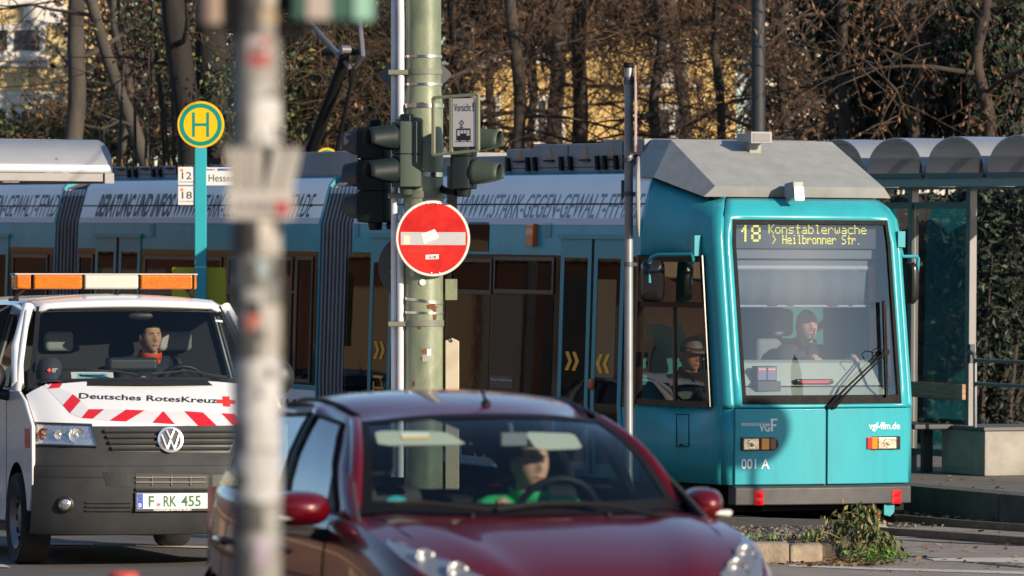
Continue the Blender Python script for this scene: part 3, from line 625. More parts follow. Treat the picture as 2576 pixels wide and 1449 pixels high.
# traffic island and kerb
isl = MB(); fl = [gp(1500, 1417, 0), gp(1985, 1417, 0), gp(2075, 1412, 0), gp(2165, 1395, 0), gp(2190, 1372, 0), gp(2130, 1345, 0), gp(1700, 1332, 0), gp(1450, 1340, 0)]
isl.prism([gz(p, .125) for p in fl], (0, 0, -.125)); tag(isl.build('traffic_island', DIRT, None, 0, bevel=.04), kind='structure')
def kerb(u0, u1, h=.155, lab=None, tilt=0.0):
    k = MB(); a, c = gp(u0, 1417, 0), gp(u1, 1417 + tilt, 0); d = (c - a); n = 14; st = random.Random(int(u0))
    rings = []
    for i in range(n + 1):
        p = a + d * (i / n); j = lambda q: (st.random() - .5) * q
        e = .012 if i in (0, n) else 0
        rings.append([p + V((0, -.02 + e + j(.01), 0)), p + V((0, -.02 + e + j(.012), h * .5)), p + V((0, -.012 + e + j(.008), h - .025 - e)), p + V((0, .008 + j(.006), h - .006 - e)), p + V((0, .04, h - e + j(.004))), p + V((0, .20, h - e + j(.006))), p + V((0, .21, 0))])
    k.loft(rings, True, True); return tag(k.build('kerb_stone', STONE, None, 45), lab, 'kerb stone', 'kerb stones of the traffic island')
kerb(1988, 2068, .14, 'short pale kerb stone crumbling beside the wilted bush', -2); kerb(1796, 1984, .155, 'long pale kerb stone between the red car and the short kerb stone'); kerb(1600, 1792, .155, 'kerb stone mostly hidden behind the red car bonnet')
mk = MB()
for q in (((128, 1366), (234, 1367), (236, 1371), (126, 1370)), ((342, 1369), (530, 1374), (530, 1378.5), (340, 1373)), ((0, 1419), (12, 1420), (28, 1427), (0, 1426)), ((2330, 1404), (2575, 1402), (2575, 1416), (2350, 1410)), ((1990, 1420), (2180, 1427), (2575, 1437), (2575, 1444), (2180, 1432), (1980, 1424)), ((2250, 1349), (2500, 1351), (2500, 1354), (2250, 1351))):
    mk.poly([gp(u, v, .008) for u, v in q])
tag(mk.build('road_marking', LINE, None, 0), kind='structure')
ck = MB()  # flat dark strips painted in place of long shadows across the road
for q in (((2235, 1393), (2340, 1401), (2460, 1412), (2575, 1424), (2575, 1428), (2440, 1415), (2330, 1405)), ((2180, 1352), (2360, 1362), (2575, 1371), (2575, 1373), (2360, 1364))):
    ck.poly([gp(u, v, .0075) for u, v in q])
tag(ck.build('road_shadow_streak', mat('painted shadow streak', (.02, .019, .018), .6), None, 0), kind='structure')
# dead leaves and gravel: nobody could count them
def scatter(name, mats, boxes, n, smin, smax, seed, flat=True):
    rr = random.Random(seed); m = MB()
    for i in range(n):
        f_ = rr.choice(boxes); p = f_(rr); s = rr.uniform(smin, smax); a = rr.random() * 6.28; t = rr.uniform(-.6, .6)
        X = V((math.cos(a), math.sin(a), t * .6)) * s; Y = V((-math.sin(a), math.cos(a), rr.uniform(-.5, .5))) * s * rr.uniform(.4, .8)
        m.m = rr.randrange(len(mats))
        if flat: m.poly([p - X, p - Y * .8, p + X, p + Y * .9])
        else:
            Zz = V((0, 0, s * .6)); m.add([p - X, p + X, p - Y, p + Y, p + Zz], [(0, 2, 4), (2, 1, 4), (1, 3, 4), (3, 0, 4)])
    return tag(m.build(name, mats, None, 0), kind='stuff')
LV = [mat('dead leaf', (.20, .10, .04), .8), mat('pale dead leaf', (.34, .22, .10), .8), mat('dark dead leaf', (.06, .03, .016), .8)]
o = scatter('fallen_leaves', LV, [lambda r: gz(at(r.uniform(1790, 2190), 1400, r.uniform(44.1, 45.8)), .14), lambda r: gz(gp(r.gauss(2110, 60), 1400 + r.uniform(8, 24)), .012), lambda r: gz(gp(r.gauss(2130, 70), 1400 + r.uniform(6, 26)), .014), lambda r: gz(gp(r.uniform(2150, 2575), r.uniform(1335, 1440)), .012), lambda r: L(r.uniform(-2.4, 1.5), r.uniform(-1.36, -1.0), .04), lambda r: gz(gp(r.uniform(1800, 2250), 1400 + r.uniform(15, 22)), .012),
    lambda r: L(r.uniform(-1, 3), r.uniform(-1.36, -1.1), .05), lambda r: L(r.uniform(-2, 4), r.uniform(-6, -1.5), .287), lambda r: gz(L(r.uniform(-1.2, 2), r.uniform(-.6, 1.4)), .03)], 1500, .010, .042, 3)
tag(o, 'brown fallen leaves lying on the traffic island and along the track', 'leaves')
o = scatter('gravel', [mat('gravel stone', (.16, .135, .11), .9), mat('dark gravel stone', (.05, .042, .036), .9)], [lambda r: gz(L(r.uniform(-1.1, 2.5), r.uniform(-1.36, 1.5)), .01), lambda r: gz(at(r.uniform(1750, 2120), 1400, r.uniform(45, 47.8)), .126)], 1500, .012, .04, 4, False)
tag(o, 'grey track gravel and leaf crumbs between the rails under the tram nose', 'gravel')
# ------------------------------------------------------------------ plants at the kerb
def leaf(m, p, d, up, l, w, mi=None):
    d = d.normalized(); x = d.cross(up)
    if x.length < .05: x = d.cross(V((1, 0, 0)))
    x.normalize(); nn = x.cross(d)
    m.add([p, p + d * l * .45 + x * w * .5 + nn * w * .2, p + d * l, p + d * l * .45 - x * w * .5 + nn * w * .2, p + d * l * .45], [(0, 1, 4), (1, 2, 4), (2, 3, 4), (3, 0, 4)], mi)
rr = random.Random(11)
bush = empty('wilted_bush', gp(2165, 1408, 0), label='wilted green bush drooping over the end of the kerb', cat='bush')
bc = bush.location; st = MB(); lf = MB(); tips = []
PXM = 15000 / bc.y
def loc(u, v, dy=0.0): return V(((u - U0) / F * (bc.y + dy) - bc.x, dy, CZ + (VH - v) / F * (bc.y + dy)))
stems = [((2165, 1405), (2175, 1340), (2150, 1290), (2085, 1300)), ((2170, 1405), (2180, 1330), (2172, 1285), (2168, 1272)), ((2168, 1405), (2190, 1345), (2200, 1300), (2196, 1282)), ((2160, 1405), (2120, 1360), (2070, 1338), (2030, 1350)), ((2175, 1405), (2210, 1375), (2245, 1365), (2262, 1392)), ((2165, 1405), (2140, 1350), (2110, 1325), (2075, 1365)), ((2172, 1405), (2205, 1365), (2190, 1320), (2165, 1330)), ((2172, 1405), (2220, 1380), (2225, 1350), (2240, 1400)), ((2168, 1405), (2150, 1365), (2130, 1300), (2100, 1330)), ((2168, 1405), (2178, 1350), (2205, 1330), (2218, 1370))]
for k, q in enumerate(stems):
    dy = rr.uniform(-.12, .2); P = spline([loc(u, v, dy * (i / 3)) for i, (u, v) in enumerate(q)], 12); st.tube(P, [.006 - .0004 * i for i in range(12)], 5)
    for i in range(3, 12):
        for j in range(7):
            p = P[i] + V((rr.gauss(0, .035), rr.gauss(0, .05), rr.gauss(0, .03))); leaf(lf, p, V((rr.gauss(0, .5), rr.gauss(0, .5), -1)), V((rr.gauss(0, 1), rr.gauss(0, 1), .2)), rr.uniform(.04, .085), rr.uniform(.02, .038), rr.choice((0, 0, 1, 2)))
for _ in range(5):
    a = loc(rr.uniform(2160, 2195), 1330, 0); st.tube([a, loc(rr.uniform(2165, 2190), 1270 + rr.random() * 20, 0)], .0035, 4)
st.build('stem', mat('dry stem', (.22, .15, .08), .8), bush, 0)
lf.build('foliage', [mat('wilted leaf', (.10, .13, .035), .7, var=.4, scale=20), mat('dull leaf', (.055, .075, .022), .7), mat('yellowing leaf', (.20, .17, .05), .7)], bush, 0)
wd = MB()
for i in range(420):
    p = gz(gp(rr.gauss(2205, 38), 1400 + rr.uniform(2, 20), 0), abs(rr.gauss(.0, .045)) + .005); leaf(wd, p, V((rr.gauss(0, 1), rr.gauss(-.3, 1), rr.uniform(.0, .7))), V((0, 0, 1)), rr.uniform(.02, .05), rr.uniform(.018, .04), rr.choice((0, 0, 1)))
for i in range(90):
    p = gz(gp(rr.gauss(2068, 14), 1400 + rr.uniform(-2, 8), 0), abs(rr.gauss(.0, .04)) + .01); leaf(wd, p, V((rr.gauss(0, 1), rr.gauss(-.3, 1), rr.uniform(.0, .7))), V((0, 0, 1)), rr.uniform(.02, .05), rr.uniform(.018, .035), rr.choice((0, 1)))
for i in range(60):
    p = V((rr.uniform(.04, .058) * 44.6, 0, 0)); p = gz(at(rr.uniform(1795, 2060), 1350, rr.uniform(44.4, 45.6)), .14); leaf(wd, p, V((rr.gauss(0, .6), rr.gauss(0, .5), 1)), V((0, 1, 0)), rr.uniform(.02, .06), rr.uniform(.008, .018), rr.choice((0, 1, 1)))
tag(wd.build('weeds', [mat('fresh weed', (.13, .26, .035), .6), mat('weed', (.07, .14, .03), .6)], None, 0), 'bright green weeds at the foot of the wilted bush', 'weeds', kind='stuff')
# track marker
tm_ = empty('track_marker', gp(2208, 1338, 0), label='small red tipped marker on a grey concrete wedge beside the rail', cat='marker')
b = MB(); b.loft([[V((-.14, -.1, 0)), V((.16, -.1, 0)), V((.16, .15, 0)), V((-.14, .15, 0))], [V((-.10, .0, .10)), V((-.02, .0, .10)), V((-.02, .1, .10)), V((-.10, .1, .10))]], True, True); b.build('base', mat('marker concrete', (.3, .28, .26), .9, var=.2), tm_, 0)
b = MB(); b.box(-.02, .015, -.01, .02, .03, .12); b.build('post', mat('post white', (.6, .58, .55), .7), tm_, 0)
b = MB(); b.box(-.022, .017, -.012, .022, .12, .18); b.build('tip', mat('signal red', (.72, .05, .03), .5), tm_, 0)
# ------------------------------------------------------------------ stop shelters
SFR = mat('shelter grey frame', (.17, .165, .17), .4, metal=.3, var=.1)
SFRD = mat('shelter dark frame', (.03, .03, .035), .5)
VAULT = mat('vault sheet', (.30, .32, .36), .22, coat=.4, var=.06, scale=2); VAULT.node_tree.nodes['Principled BSDF'].inputs['Alpha'].default_value = .72
SGL = glass('shelter glass', (.38, .44, .42), .16, wav=.06, wscale=1.2)
def shelter(name, s0, n, b0, b1, wall, label, w=1.17, z0=3.09, rise=.335, first=None):
    """vaults side by side along the platform, open ends at b0; posts and glass along b=wall"""
    e = empty(name, T.location + V((0, 0, 0)), T.rotation_euler, label, 'shelter'); sg = 1 if b1 > b0 else -1
    for i in range(n):
        c = s0 + i * w; m = MB(); h = w / 2 - .035
        arc = [(c + h * math.cos(R(a)), z0 + rise * math.sin(R(a)) ** .9) for a in range(0, 181, 6)]
        m.loft([[V((x, b, z)) for x, z in arc] + [V((x, b, z - .012)) for x, z in reversed(arc)] for b in (b0, b1)], True, True)
        vo = m.build('vault', VAULT, e, 50); m = MB()
        for bb in (b0 + sg * .55, b1 - sg * .35):
            m = MB(); m.loft([[V((x, b, z - .014)) for x, z in arc] + [V((x, b, z - .04)) for x, z in reversed(arc)] for b in (bb, bb + sg * .09)], True, True); m.build('rib', SFRD, vo, 50)
        m = MB(); m.tube([(c, b0 + sg * .5, z0 + rise), (c, b0 + sg * .5, z0 + rise + .018)], .010, 6); m.tube([(c - h * .93, b0 + sg * .6, z0 + .12), (c - h * .93, b0 + sg * .6, z0 + .135)], .014, 6); m.build('bolt', SFRD, vo, 0)
    m = MB(); a, c = s0 - w * .55, s0 + (n - .45) * w
    for bb in (b0 + sg * .02, b1 - sg * .08):
        m.box(a, c, min(bb, bb + sg * .10), max(bb, bb + sg * .10), z0 - .12, z0 - .015)
    for i in range(n + 1):
        x = s0 + (i - .5) * w; m.box(x - .03, x + .03, min(b0, b1) + .12, max(b0, b1) - .08, z0 - .10, z0 - .02)
    m.build('beam', SFR, e, 30)
    m = MB()
    for i in range(n): c = s0 + i * w; m.box(c - w * .47, c + w * .47, min(b0 - sg * .01, b0 + sg * .05), max(b0 - sg * .01, b0 + sg * .05), z0 - .04, z0 + .004)
    m.build('gutter', SFRD, e, 0)
    if wall is None:
        for i in range(0, n + 1, 3): m = MB(); x = s0 + (i - .5) * w; m.box(x - .05, x + .05, b1 - .15, b1 - .05, .27, z0 - .1); m.build('post', SFR, e, 0)
        return e
    x0_ = first if first is not None else s0 - .5 * w; n = int((s0 + (n - .5) * w - x0_) / w + .01)
    for i in range(n + 1):
        m = MB(); x = x0_ + i * w; m.box(x - .04, x + .04, wall - .04, wall + .04, .27, z0 - .08); m.build('post', SFR, e, 0, bevel=.006)
        if i < n:
            m = MB(); m.box(x + .05, x + w - .05, wall - .025, wall + .025, 2.78, 2.84); m.build('glass_frame', SFR, e, 0); m = MB(); m.box(x + .05, x + w - .05, wall - .025, wall + .025, .42, .48)
            fo = m.build('glass_frame', SFR, e, 0); m = MB(); m.poly([(x + .05, wall, .48), (x + w - .05, wall, .48), (x + w - .05, wall, 2.78), (x + .05, wall, 2.78)]); m.build('pane', SGL, fo, 0)
    return e
sA = hit(TM, 2250, 359, (0, -2.0, 0), (0, 1, 0)).x
SH = shelter('tram_shelter', sA - 1.17 * 2, 6, -2.0, -3.75, -3.2, 'grey tram stop shelter with a row of barrel vaults right of the tram', first=hit(TM, 2441, 800, (0, -3.2, 0), (0, 1, 0)).x)
sB = hit(TM, 238, 350, (0, 2.5, 0), (0, 1, 0)).x
shelter('tram_shelter', sB, 5, 2.5, 4.6, None, 'pale grey barrel vaulted shelter roof left of the stop sign', z0=3.12)
Tr = T.rotation_euler
b = MB(); px_ = lambda u, v, bb: hit(TM, u, v, (0, bb, 0), (0, 1, 0))
wp0, wp1 = px_(2424, 1006, -3.12), px_(2268, 958, -3.12)
bd = MB(); bd.box(wp0.x, wp1.x + .3, -3.14, -3.10, wp0.z, wp1.z); o = bd.build('bench_backrest', mat('weathered wood', (.44, .27, .18), .7, c2=(.20, .12, .08), scale=3, stretch=(1, 6, 14), bump=.3), None, 30, bevel=.006)
bench = empty('bench', T.location, Tr, 'brown wooden bench against the shelter glass behind the tram', 'bench'); o.name = 'backrest'; o.parent = bench
bd = MB(); q = px_(2380, 1072, -3.0); bd.box(q.x - .0, q.x + 1.6, -3.08, -2.66, q.z - .03, q.z + .02); bd.build('seat', SFRD, bench, 0, bevel=.01)
for k in (.3, 1.3): bd = MB(); bd.box(q.x + k - .03, q.x + k + .03, -3.0, -2.9, .27, q.z - .03); bd.build('leg', SFRD, bench, 0)
CONC = mat('block concrete', (.33, .31, .275), .85, c2=(.19, .18, .16), scale=2.5, bump=.25, bscale=50)
blk = empty('concrete_planter', T.location, Tr, 'square concrete planter block on the platform at the right edge', 'planter')
c0 = px_(2476, 1196, -3.0); bq = -2.85
c0 = hit(TM, 2476, 1198, (0, 0, .277), (0, 0, 1))
m = MB(); m.box(c0.x, c0.x + .86, c0.y - 1.2, c0.y, .277, .70); m.build('body', CONC, blk, 30, bevel=.012)
m = MB(); m.box(c0.x - .02, c0.x + .88, c0.y - 1.22, c0.y + .02, .70, .735); m.build('rim', mat('planter rim', (.10, .095, .095), .6), blk, 30, bevel=.008)
m = MB(); m.box(c0.x + .24, c0.x + .70, c0.y, c0.y + .008, .34, .62); m.build('panel', CONC, blk, 0)
hr = empty('handrail', T.location, Tr, 'grey tubular handrail with two bars at the right edge', 'handrail'); m = MB(); k = -3.02
P = lambda u, v: px_(u, v, k)
m.tube([P(2434, 895), P(2440, 885), P(2449, 890), P(2452, 905), P(2452, 1075)], .020, 8); hz = [P(2452, 906), P(2452, 965)]
for h_ in hz: m.tube([h_, h_ + V((-2.2, 0, 0))], .019, 8)
m.tube([hz[0] + V((-2.2, 0, 0)), hz[0] + V((-2.2, 0, -1.2))], .02, 8)
m.build('rail', mat('galvanised tube', (.14, .14, .15), .45, metal=.5), hr, 50)
m = MB(); q = P(2436, 890); m.box(q.x - .03, q.x + .03, k - .05, k, q.z - .09, q.z + .09); m.build('bracket', SFRD, hr, 0)

# ------------------------------------------------------------------ the big mast and what hangs on it
MY = 47.4; mx = at(1065, 800, MY).x
MAST = mat('mast green paint', (.235, .265, .165), .42, c2=(.12, .145, .095), scale=3.5, thr=(.38,.62), bump=.15, bscale=60, coat=.15, stretch=(1, 1, .5))
RUST = mat('rust', (.22, .07, .02), .8, c2=(.08, .03, .012), scale=14)
CLIP = mat('clamp grey green', (.17, .18, .135), .5, var=.2)
STEEL = mat('steel band', (.72, .70, .66), .22, metal=1, var=.1)
zz = lambda v, Y=MY: CZ + (VH - v) * Y / F
mast = empty('catenary_mast', (mx, MY, 0), label='thick olive green steel mast with strap bands behind the no entry sign', cat='mast')
m = MB(); m.lathe([(.155, 0), (.155, zz(275)), (.152, zz(262)), (.142, zz(232)), (.140, zz(210)), (.138, 9)], (0, 0, 0), n=40); m.build('shaft', MAST, mast, 60)
def band_(v, h, r, mt=STEEL, nm='strap', tilt=0):
    m = MB(); z = zz(v)
    ring = lambda rr, z_, n=36: [V((rr * math.cos(2 * math.pi * i / n), rr * math.sin(2 * math.pi * i / n), z_ - tilt * math.cos(2 * math.pi * i / n))) for i in range(n)]
    m.loft([ring(r, z - h), ring(r + .006, z - h), ring(r + .006, z + h), ring(r, z + h)], True); return m.build(nm, mt, mast, 40)
for v in (143, 213): band_(v, .010, .142)
band_(181, .022, .142, CLIP, 'clamp'); band_(267, .016, .158, STEEL); band_(813, .024, .157, CLIP, 'clamp'); band_(757, .011, .156, STEEL, tilt=.022); band_(787, .009, .156, STEEL, tilt=.004); band_(440, .018, .157, STEEL); band_(490, .028, .158, CLIP, 'clamp'); band_(563, .012, .157)
m = MB()
for u, v, w, h in ((1057, 263, 24, 7), (1086, 787 - 14, 17, 9), (1093, 790, 8, 18), (1068, 884, 12, 6), (1066, 902, 10, 6), (1040, 965, 5, 9), (1055, 823, 6, 8)):
    q = at(u, v, MY - .155) - V((mx, MY, 0)); a = math.asin(max(-.99, min(.99, q.x / .157))); rr_ = random.Random(u); pts = []
    for k in range(10):
        t = k / 10 * 6.283; du = math.cos(t) * w * MY / F * rr_.uniform(.6, 1.1) / .157; dz = math.sin(t) * h * MY / F * rr_.uniform(.5, 1.2)
        pts.append(V((.1575 * math.sin(a + du), -.1575 * math.cos(a + du), q.z + dz)))
    m.poly(pts)
m.build('rust_patch', RUST, mast, 0)
def onmast(u, v, w, h, mt, nm, r=.160):
    q = at(u, v, MY - .15).x - mx; a = math.asin(q / r); dw = w * MY / F / r; dh = h * MY / F; z = zz(v); m = MB()
    m.loft([[V((r * math.sin(a + dw * (i / 4 - .5)), -r * math.cos(a + dw * (i / 4 - .5)), z + k * dh / 2)) for i in range(5)] for k in (-1, 1)], False); return m.build(nm, mt, mast, 0)
STK = mat('white sticker', (.70, .69, .67), .5, var=.1)
m = MB(); q = at(1063, 710, MY - .16) - V((mx, MY, 0)); m.lathe([(0, 0), (.026, 0), (.026, .002), (0, .002)], q, (0, -1, 0), 20); m.build('round_sticker', STK, mast, 0)
onmast(1079, 886, 11, 16, STK, 'tag'); onmast(1077, 892 + 9, 30, 17, mat('number plate', (.30, .31, .24), .6, var=.2), 'plate', .159)
m = MB(); q = at(1037, 694, MY - .165) - V((mx, MY, 0)); m.text('6', q, (1, 0, 0), (0, 0, 1), .044, bold=.02, align='CENTER'); m.build('numeral', mat('grey numeral', (.5, .52, .48), .6), mast, 0)
CDT = mat('conduit white', (.62, .61, .63), .4, coat=.2, var=.06)
cd = empty('conduit', (at(1000, 800, MY).x, MY, 0), label='pair of white plastic conduits strapped to the left of the green mast', cat='conduit')
for du, vt, vb, r in ((-8, -200, 1200, 9.0), (8, -200, 300, 9.5), (8, 560, 1200, 9.0)):
    m = MB(); x = du * MY / F; k = r * MY / F; m.tube([(x, -.05 if du > 0 else 0, max(.02, zz(vb))), (x, -.05 if du > 0 else 0, zz((vt + vb) / 2)), (x - (.02 if vt < 0 and du > 0 else 0), -.05 if du > 0 else 0, zz(vt))], k, 14); m.build('pipe', CDT, cd, 60)
for v in (183, 493, 815): m = MB(); m.box(-.075, .09, -.09, .04, zz(v) - .02, zz(v) + .02); m.build('clip', CLIP, cd, 30, bevel=.006)
jb = empty('cable_box', (at(1137, 920, MY).x, MY, 0), label='tall beige cable cover on the right side of the green mast', cat='cover'); m = MB(); x = .052
m.prism([(-.055, -.04, zz(1300)), (.055, -.04, zz(1300)), (.055, -.04, zz(858)), (.0, -.04, zz(850)), (-.055, -.04, zz(856))], (0, .09, 0)); m.build('cover', mat('beige plastic', (.50, .43, .31), .5, var=.1), jb, 30, bevel=.008)
m = MB(); m.tube([(-.05, -.05, zz(853)), (-.02, -.06, zz(846)), (.0, -.05, zz(860))], .006, 6); m.build('strap', BLK, jb, 0)
m = MB(); m.box(-.055, .04, -.02, 0, zz(755), zz(702)); o = m.build('sign_tab', MAST, None, 30, bevel=.003); o.location = (at(1137, 800, MY).x, MY, 0); tag(o, 'small green metal tab sticking out right of the mast below the no entry sign', 'tab')

# no entry sign: round, turned a little to the right
ang = R(13); NX = V((math.cos(ang), math.sin(ang), 0)); NZ = V((0, 0, 1)); NN = NX.cross(NZ)
ns = empty('no_entry_sign', (at(1089, 600, MY).x, MY - .20, zz(600, MY - .2)), (0, 0, ang), 'round red no entry sign with a torn white sticker on the green mast', 'road sign')
SR = .302; m = MB(); m.lathe([(0, .012), (SR - .004, .012), (SR, .006), (SR, -.006), (0, -.006)], (0, 0, 0), (0, -1, 0), 72); m.build('plate', mat('sign rim white', (.52, .51, .49), .4, var=.06), ns, 30)
m = MB(); m.lathe([(0, 0), (SR - .022, 0), (SR - .022, .0012), (0, .0012)], (0, -.012, 0), (0, -1, 0), 72); m.build('red_field', mat('sign red', (.50, .016, .010), .55, c2=(.36, .006, .008), scale=2.8, thr=(.40, .58), spec=.12), ns, 30)
m = MB(); m.box(-.262, .262, -.0155, -.0135, -.052, .050); m.build('white_bar', mat('sign bar', (.38, .38, .40), .6, var=.08, spec=.2), ns, 0)
m = MB(); m.poly([(-.095, -.0165, .035), (-.03, -.0168, .058), (.012, -.017, .075), (.045, -.017, .02), (.038, -.017, .0), (-.02, -.017, -.02), (-.072, -.0165, -.045)]); m.poly([(-.025, -.0175, .03), (.01, -.0175, .07), (.043, -.0175, .01), (.005, -.0175, -.01)])
m.build('torn_sticker', mat('torn paper', (.64, .63, .60), .8, var=.12, scale=12), ns, 0)
m = MB(); m.poly([(-.24, -.0165, -.045), (-.19, -.0165, -.047), (-.187, -.0165, .02), (-.236, -.0165, .022)]); m.build('small_sticker', mat('cream sticker', (.62, .55, .36), .6), ns, 0)
m = MB(); m.poly([(-.06, -.0148, -.165), (.045, -.0148, -.162), (.045, -.0148, -.125), (-.06, -.0148, -.13)]); so_ = m.build('small_sticker', STK, ns, 0); m = MB(); m.text('GLOBI', (-.038, -.0158, -.157), (1, 0, 0), (0, 0, 1), .022, width=.062, bold=.03); m.build('scrawl', LETB, so_, 0)
m = MB(); m.text('Eurppheue', (-.243, -.0136, -.115), (1, 0, .04), (0, 0, 1), .036, width=.33, shear=.15, bold=-.008); m.build('scrawl', mat('dark red marker', (.30, .008, .012), .6), ns, 0)
for x, z in ((-.045, .275), (.03, .275), (-.015, -.272), (.05, -.272)): m = MB(); m.lathe([(.009, 0), (.006, .008), (0, .01)], (x, -.012, z), (0, -1, 0), 10); m.build('rivet', CHR, ns, 40)
m = MB(); m.bar((0, .04, .2), (0, .04, -.2), .03, .05); m.build('bracket', CLIP, ns, 0)

# dark round sign and diamond sign seen from behind
def backsign(name, u, v, Y, poly, a, lab, m_=None):
    e = empty(name, at(u, v, Y), (0, 0, R(a)), lab, 'road sign'); b = MB(); b.prism(poly, (0, .012, 0)); b.build('plate', m_ or mat('sign back dark', (.022, .024, .027), .5), e, 30); return e
e = backsign('round_sign', 1030, 672, MY + .28, [V((.27 * math.cos(R(a)), 0, .27 * math.sin(R(a)))) for a in range(0, 360, 8)], -20, 'black back of a round sign behind the white conduit left of the mast')
for x, z, w, h, a in ((-.14, .03, .04, .03, 0), (-.13, -.04, .07, .03, 0), (-.13, -.20, .02, .05, 30)):
    b = MB(); c_, s_ = math.cos(R(a)), math.sin(R(a)); b.poly([(x + i * w / 2 * c_ - j * h / 2 * s_, -.002, z + i * w / 2 * s_ + j * h / 2 * c_) for i, j in ((-1, -1), (1, -1), (1, 1), (-1, 1))]); b.build('sticker', mat('worn sticker', (.3, .28, .25), .7), e, 0)
dm = []
for q in range(4):
    a0 = q * 90
    for t in (-8, 0, 8): dm.append(V((.295 * math.cos(R(a0)) + .0, 0, .28 * math.sin(R(a0)))) + V((-.012 * math.cos(R(a0)) * abs(t) / 8 - .02 * math.sin(R(a0)) * t / 8 * 1.2, 0, .02 * math.cos(R(a0)) * t / 8 - .012 * math.sin(R(a0)) * abs(t) / 8)))
backsign('diamond_sign', 1043, 188, MY + .30, dm, 0, 'dark diamond sign seen from behind near the top of the mast', mat('sign back grey', (.10, .10, .10), .45))

# ------------------------------------------------------------------ signal heads
SIGD = mat('signal green dark', (.011, .019, .020), .5, spec=.25, var=.08); SIGL = mat('signal green', (.050, .068, .056), .5, spec=.25, var=.08); SIGK = mat('signal black green', (.006, .009, .010), .5, spec=.2)
LENS = mat('signal lens', (.02, .02, .02), .1, coat=1)
def visor(m, c, d, r, l, tilt=.1):
    """hood: open tube cut away below, along d from c"""
    d = V(d).normalized(); x = d.cross(V((0, 0, 1))).normalized(); z = x.cross(d); rings = []
    for k in range(7):
        t = k / 6; sp = 300 - 95 * t ** 1.3; rr_ = r * (1 - .10 * t)
        rings.append([c + d * (l * t) - z * (l * t * tilt) + (x * math.sin(R(sp * (i / 20 - .5))) + z * math.cos(R(sp * (i / 20 - .5)))) * rr_ for i in range(21)])
    m.loft(rings, False)
def head(name, u, v0, v1, Y, d, w, dp, n, lab, mt, mv, vl=.24, r=.112, grp='traffic light heads on the green mast'):
    """lamp box with n chambers looking along d; placed by the photo column of its back edge"""
    d = V(d).normalized(); x = d.cross(V((0, 0, 1))).normalized(); zt, zb = CZ + (VH - v0) * Y / F, CZ + (VH - v1) * Y / F
    p = at(u, v0, Y); e = empty(name, (p.x, p.y, zb), label=lab, cat='traffic light', group=grp); h = (zt - zb) / n
    b = MB(); pr = [(-w / 2, 0), (-w / 2, dp * .7), (-w / 2 + .02, dp), (w / 2 - .02, dp), (w / 2, dp * .7), (w / 2, 0), (w / 2 - .05, -.03), (-w / 2 + .05, -.03)]
    for i in range(n): b.prism([x * a + d * c + V((0, 0, i * h + .003)) for a, c in pr], (0, 0, h - .006))
    b.prism([x * a * .9 + d * (c * .9) for a, c in pr], (0, 0, h * n)); b.lathe([(.055, h * n), (.055, h * n + .05), (.045, h * n + .06)], d * dp * .45, n=16); b.lathe([(.05, -.06), (.06, 0)], d * dp * .45, n=16)
    b.build('housing', mt, e, 30, bevel=.006)
    for i in range(n):
        c = d * (dp + .001) + V((0, 0, (i + .5) * h)); vz = MB(); visor(vz, c, d, r, vl); vo = vz.build('visor', mv, e, 60, solid=.004)
        l = MB(); l.lathe([(r * .95, .0), (r * .9, .012), (r * .5, .022), (0, .026)], c, d, 24); l.build('lens', LENS, e, 40)
    return e
dl = V((-.93, -.36, 0)); dr_ = V((.93, -.36, 0))
t1 = head('traffic_light', 1046, 306, 472, MY - .12, dl, .24, .17, 2, 'two lamp green traffic light on the left of the mast, hoods pointing left', SIGL, SIGD)
t2 = head('traffic_light', 974, 320, 560, MY + .25, V((-.97, .24, 0)), .26, .22, 3, 'black three lamp traffic light left of the green mast, seen from behind', SIGK, mat('visor grey', (.05, .055, .06), .5, spec=.25), vl=.13, r=.115)
t3 = head('traffic_light', 1148, 312, 476, MY - .27, dr_, .22, .14, 2, 'green two lamp traffic light right of the mast, hoods pointing right', SIGD, SIGL, vl=.23, r=.105)
for e, a in ((t1, V((.13, .10, .08))), (t2, V((.30, -.1, .06))), (t3, V((-.16, .30, .04)))):
    b = MB(); b.tube([(0, 0, -.03), a * .6 + V((0, 0, -.03)), a], .028, 8); b.build('bracket', SIGK, e, 50)
b = MB(); q = at(1125, 520, MY + .10); b.box(-.03, .05, -.02, .02, -.13, .40); o = b.build('signal_back_rail', SIGK, None, 0, bevel=.004); o.location = at(1134, 545, MY + .16); tag(o, 'dark narrow rail behind the right traffic light', 'rail')
# caution sign in its frame
fr = empty('caution_sign', at(1090, 316, MY - .40), (0, 0, R(-28)), 'framed white sign reading Vorsicht with a tram pictogram', 'warning sign')
FRM = mat('sign frame olive', (.20, .21, .14), .5, var=.15); k = (MY - .2) / F / math.cos(R(28)); kz = (MY - .2) / F
W_ = 112 * k; b = MB(); zt, zb = 76 * kz, -64 * kz; sl = .0
for a, c in (((0, zt - .02), (0, zb - .03)), ((W_, zt), (W_, zb)), ((0, zt - .02), (W_, zt)), ((0, zb - .03), (W_, zb)), ((W_ * .40, zt - .012), (W_ * .40, zb - .02))): b.bar((a[0], 0, a[1]), (c[0], 0, c[1]), .022, .03, up=(0, 1, 0))
b.build('frame', FRM, fr, 0)
b = MB(); x0, x1 = W_ * .44, W_ * .95; z0, z1 = zb + .03, zt - .03; b.box(x0, x1, -.008, .0, z0, z1); pl = b.build('panel', mat('sign white', (.50, .48, .47), .5, var=.06), fr, 0, bevel=.003)
